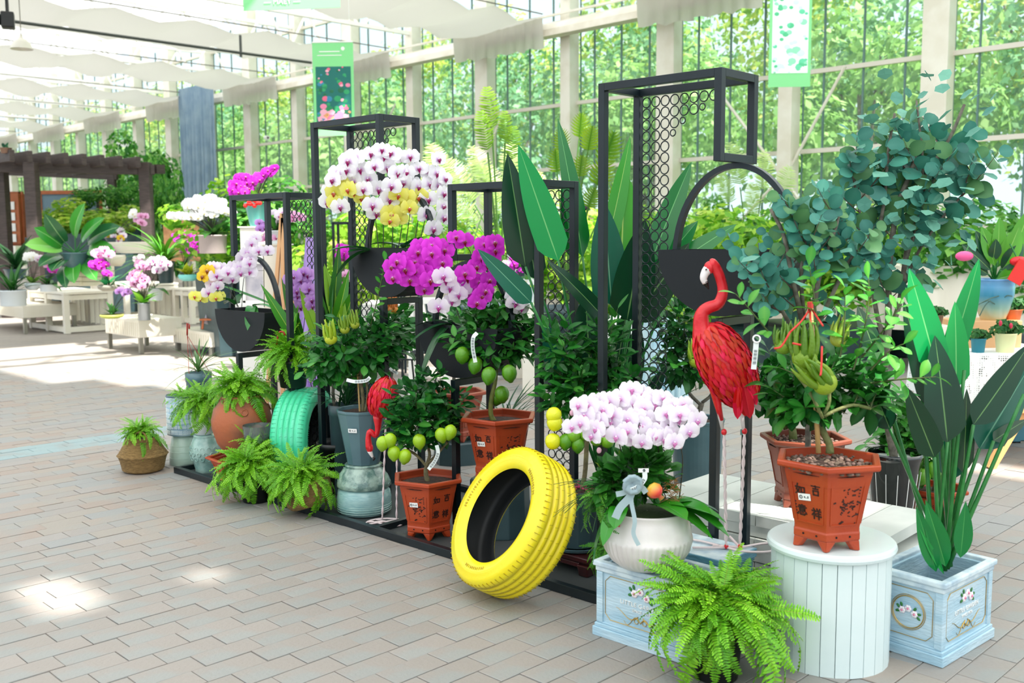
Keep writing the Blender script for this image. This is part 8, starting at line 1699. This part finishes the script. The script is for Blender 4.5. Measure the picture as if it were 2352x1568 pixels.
# track with spotlight, pendant lamp, camera
p0 = P(715, 144, 26); d_ = Tb; a_ = p0 - Tb * 21; T = thing('light_track', 'long dark lighting pipe with clamps running under the roof at the upper left', 'lighting track', p0); mb = MB(); mb.tube([(0, 0, 0), a_ - p0], .035, 6); mb.build('pipe', mat('dark_pipe', '3f4440', .5), T)
for k in (2.0, 8.5, 13.5): mb = MB(); mb.beam(-Tb * k + Vector((0, 0, -.1)), -Tb * k + Vector((0, 0, .42)), .05, .05); mb.build('clamp', _M['dark_pipe'], T)
ps = P(18, 47, 17.0); T = thing('spotlight', 'black stage spotlight box clamped at the top left corner', 'spotlight', ps); mb = MB(); mb.box((0, 0, 0), (.20, .24, .26), Matrix.Rotation(.4, 3, 'Z')); mb.build('housing', M_blackpot, T, bevel=.02)
mb = MB(); mb.lathe([(.09, 0), (.10, .10), (.085, .11)], 16, M=Matrix.Rotation(-PI / 2 + .2, 3, 'Y'), c=(-.08, -.06, 0)); mb.build('lens_tube', M_blackpot, T); mb = MB(); mb.beam((0, 0, .12), (0, 0, .42), .04, .04); mb.build('yoke', M_blackpot, T)
ps = P(50, 113, 18.0); T = thing('pendant_lamp', 'white dome pendant lamp hanging at the upper left', 'pendant lamp', ps); mb = MB(); mb.lathe([(.19, 0), (.185, .02), (.15, .11), (.08, .17), (.03, .20), (.025, .26)], 28, cap0=False, cap1=True); mb.build('shade', mat('lamp_white', 'e8e4da', .4), T, smooth=True)
mb = MB(); mb.tube([(0, 0, .24), (0, 0, 1.1)], .008, 5); mb.build('cord', M_wire, T); mb = MB(); mb.ball((0, 0, .07), .05, 10, 8); mb.build('bulb', M_white, T, smooth=True)
ps = onW(610, 316, 17.3); T = thing('security_camera', 'small white security camera on the glass wall right of the curtain', 'camera', ps); mb = MB(); mb.tube([(0, 0, 0), (.12, -.18, -.02)], .07, 10); mb.build('housing', M_white, T); mb = MB(); mb.beam((0, 0, -.08), (.1, .3, -.12), .03); mb.build('bracket', M_white, T); mb = MB(); mb.ball((.12, -.185, -.02), .035, 8, 6); mb.build('lens', M_beak, T)
uprt('exit_sign', 'small white sign with a dark mark hanging left of the curtain', 268, 322, 300, 338, 26, M_white, 'sign')
# ---- visitor in the distance
c = P(1347, 600, 20.0); c.z = .0
T = thing('step_platform', 'low plank platform among the shrubs that the distant visitor stands on', 'platform', c); mb = MB(); mb.box((0, 0, .42), (1.2, .8, .06)); mb.build('deck', M_deck, T)
for sx in (-.5, .5):
    for sy in (-.3, .3): mb = MB(); mb.beam((sx, sy, 0), (sx, sy, .39), .08, .08, up=(0, 1, 0)); mb.build('leg', M_deck, T)
c.z = .451
T = thing('person', 'distant person in grey T-shirt, blue jeans and dark cap, past the very tall leaves', 'person', c, -.5)
def skin(name, pts, edges, rad, m, sub=2):
    me = bpy.data.meshes.new(name); me.from_pydata(pts, edges, []); me.materials.append(m); o = link(name, me, T); md = o.modifiers.new('skin', 'SKIN'); 
    for i, v in enumerate(me.skin_vertices[0].data): v.radius = (rad[i], rad[i]); v.use_root = (i == 0)
    s = o.modifiers.new('sub', 'SUBSURF'); s.levels = sub; s.render_levels = sub; md.use_smooth_shade = True; return o
M_sk = mat('skin', 'd8a88a', .55)
J = [(0, 0, .90), (0, 0, 1.12), (0, -.01, 1.32), (0, -.02, 1.42), (0, -.03, 1.55), (.09, 0, .86), (.10, -.02, .48), (.10, .02, .08), (.10, -.10, .03), (-.09, 0, .86), (-.10, .04, .48), (-.10, .08, .08), (-.10, -.04, .03), (.19, -.01, 1.33), (.24, .02, 1.08), (.22, -.12, .88), (-.19, -.01, 1.33), (-.24, .02, 1.08), (-.20, -.14, .90), (.22, -.16, .82), (-.19, -.18, .84)]
E_ = [(0, 1), (1, 2), (2, 3), (3, 4), (0, 5), (5, 6), (6, 7), (7, 8), (0, 9), (9, 10), (10, 11), (11, 12), (2, 13), (13, 14), (14, 15), (2, 16), (16, 17), (17, 18), (15, 19), (18, 20)]
skin('body', J, E_, [.12, .11, .13, .05, .095, .09, .06, .04, .04, .09, .06, .04, .04, .055, .042, .032, .055, .042, .032, .035, .035], M_sk)
skin('jeans', J[:1] + J[5:8] + J[9:12], [(0, 1), (1, 2), (2, 3), (0, 4), (4, 5), (5, 6)], [.135, .105, .078, .06, .105, .078, .06], mat('denim', '5a7a9a', .8))
skin('shirt', [J[1]] + [J[0]] + [J[2]] + [J[13], (.235, .015, 1.16)] + [J[16], (-.235, .015, 1.16)], [(0, 1), (0, 2), (2, 3), (3, 4), (2, 5), (5, 6)], [.13, .135, .145, .075, .06, .075, .06], mat('grey_tee', 'a8adb2', .8))
mb = MB(); mb.ball((0, -.02, 1.60), (.10, .115, .07), 14, 8); mb.box((0, -.14, 1.58), (.13, .10, .012)); mb.build('cap', mat('cap_dark', '3f3640', .7), T, smooth=True)
mb = MB(); mb.ball((.035, -.118, 1.555), .012, 6, 5); mb.ball((-.035, -.118, 1.555), .012, 6, 5); mb.build('eyes', M_beak, T); mb = MB(); mb.ball((0, -.125, 1.53), (.012, .02, .02), 6, 5); mb.build('nose', M_sk, T)
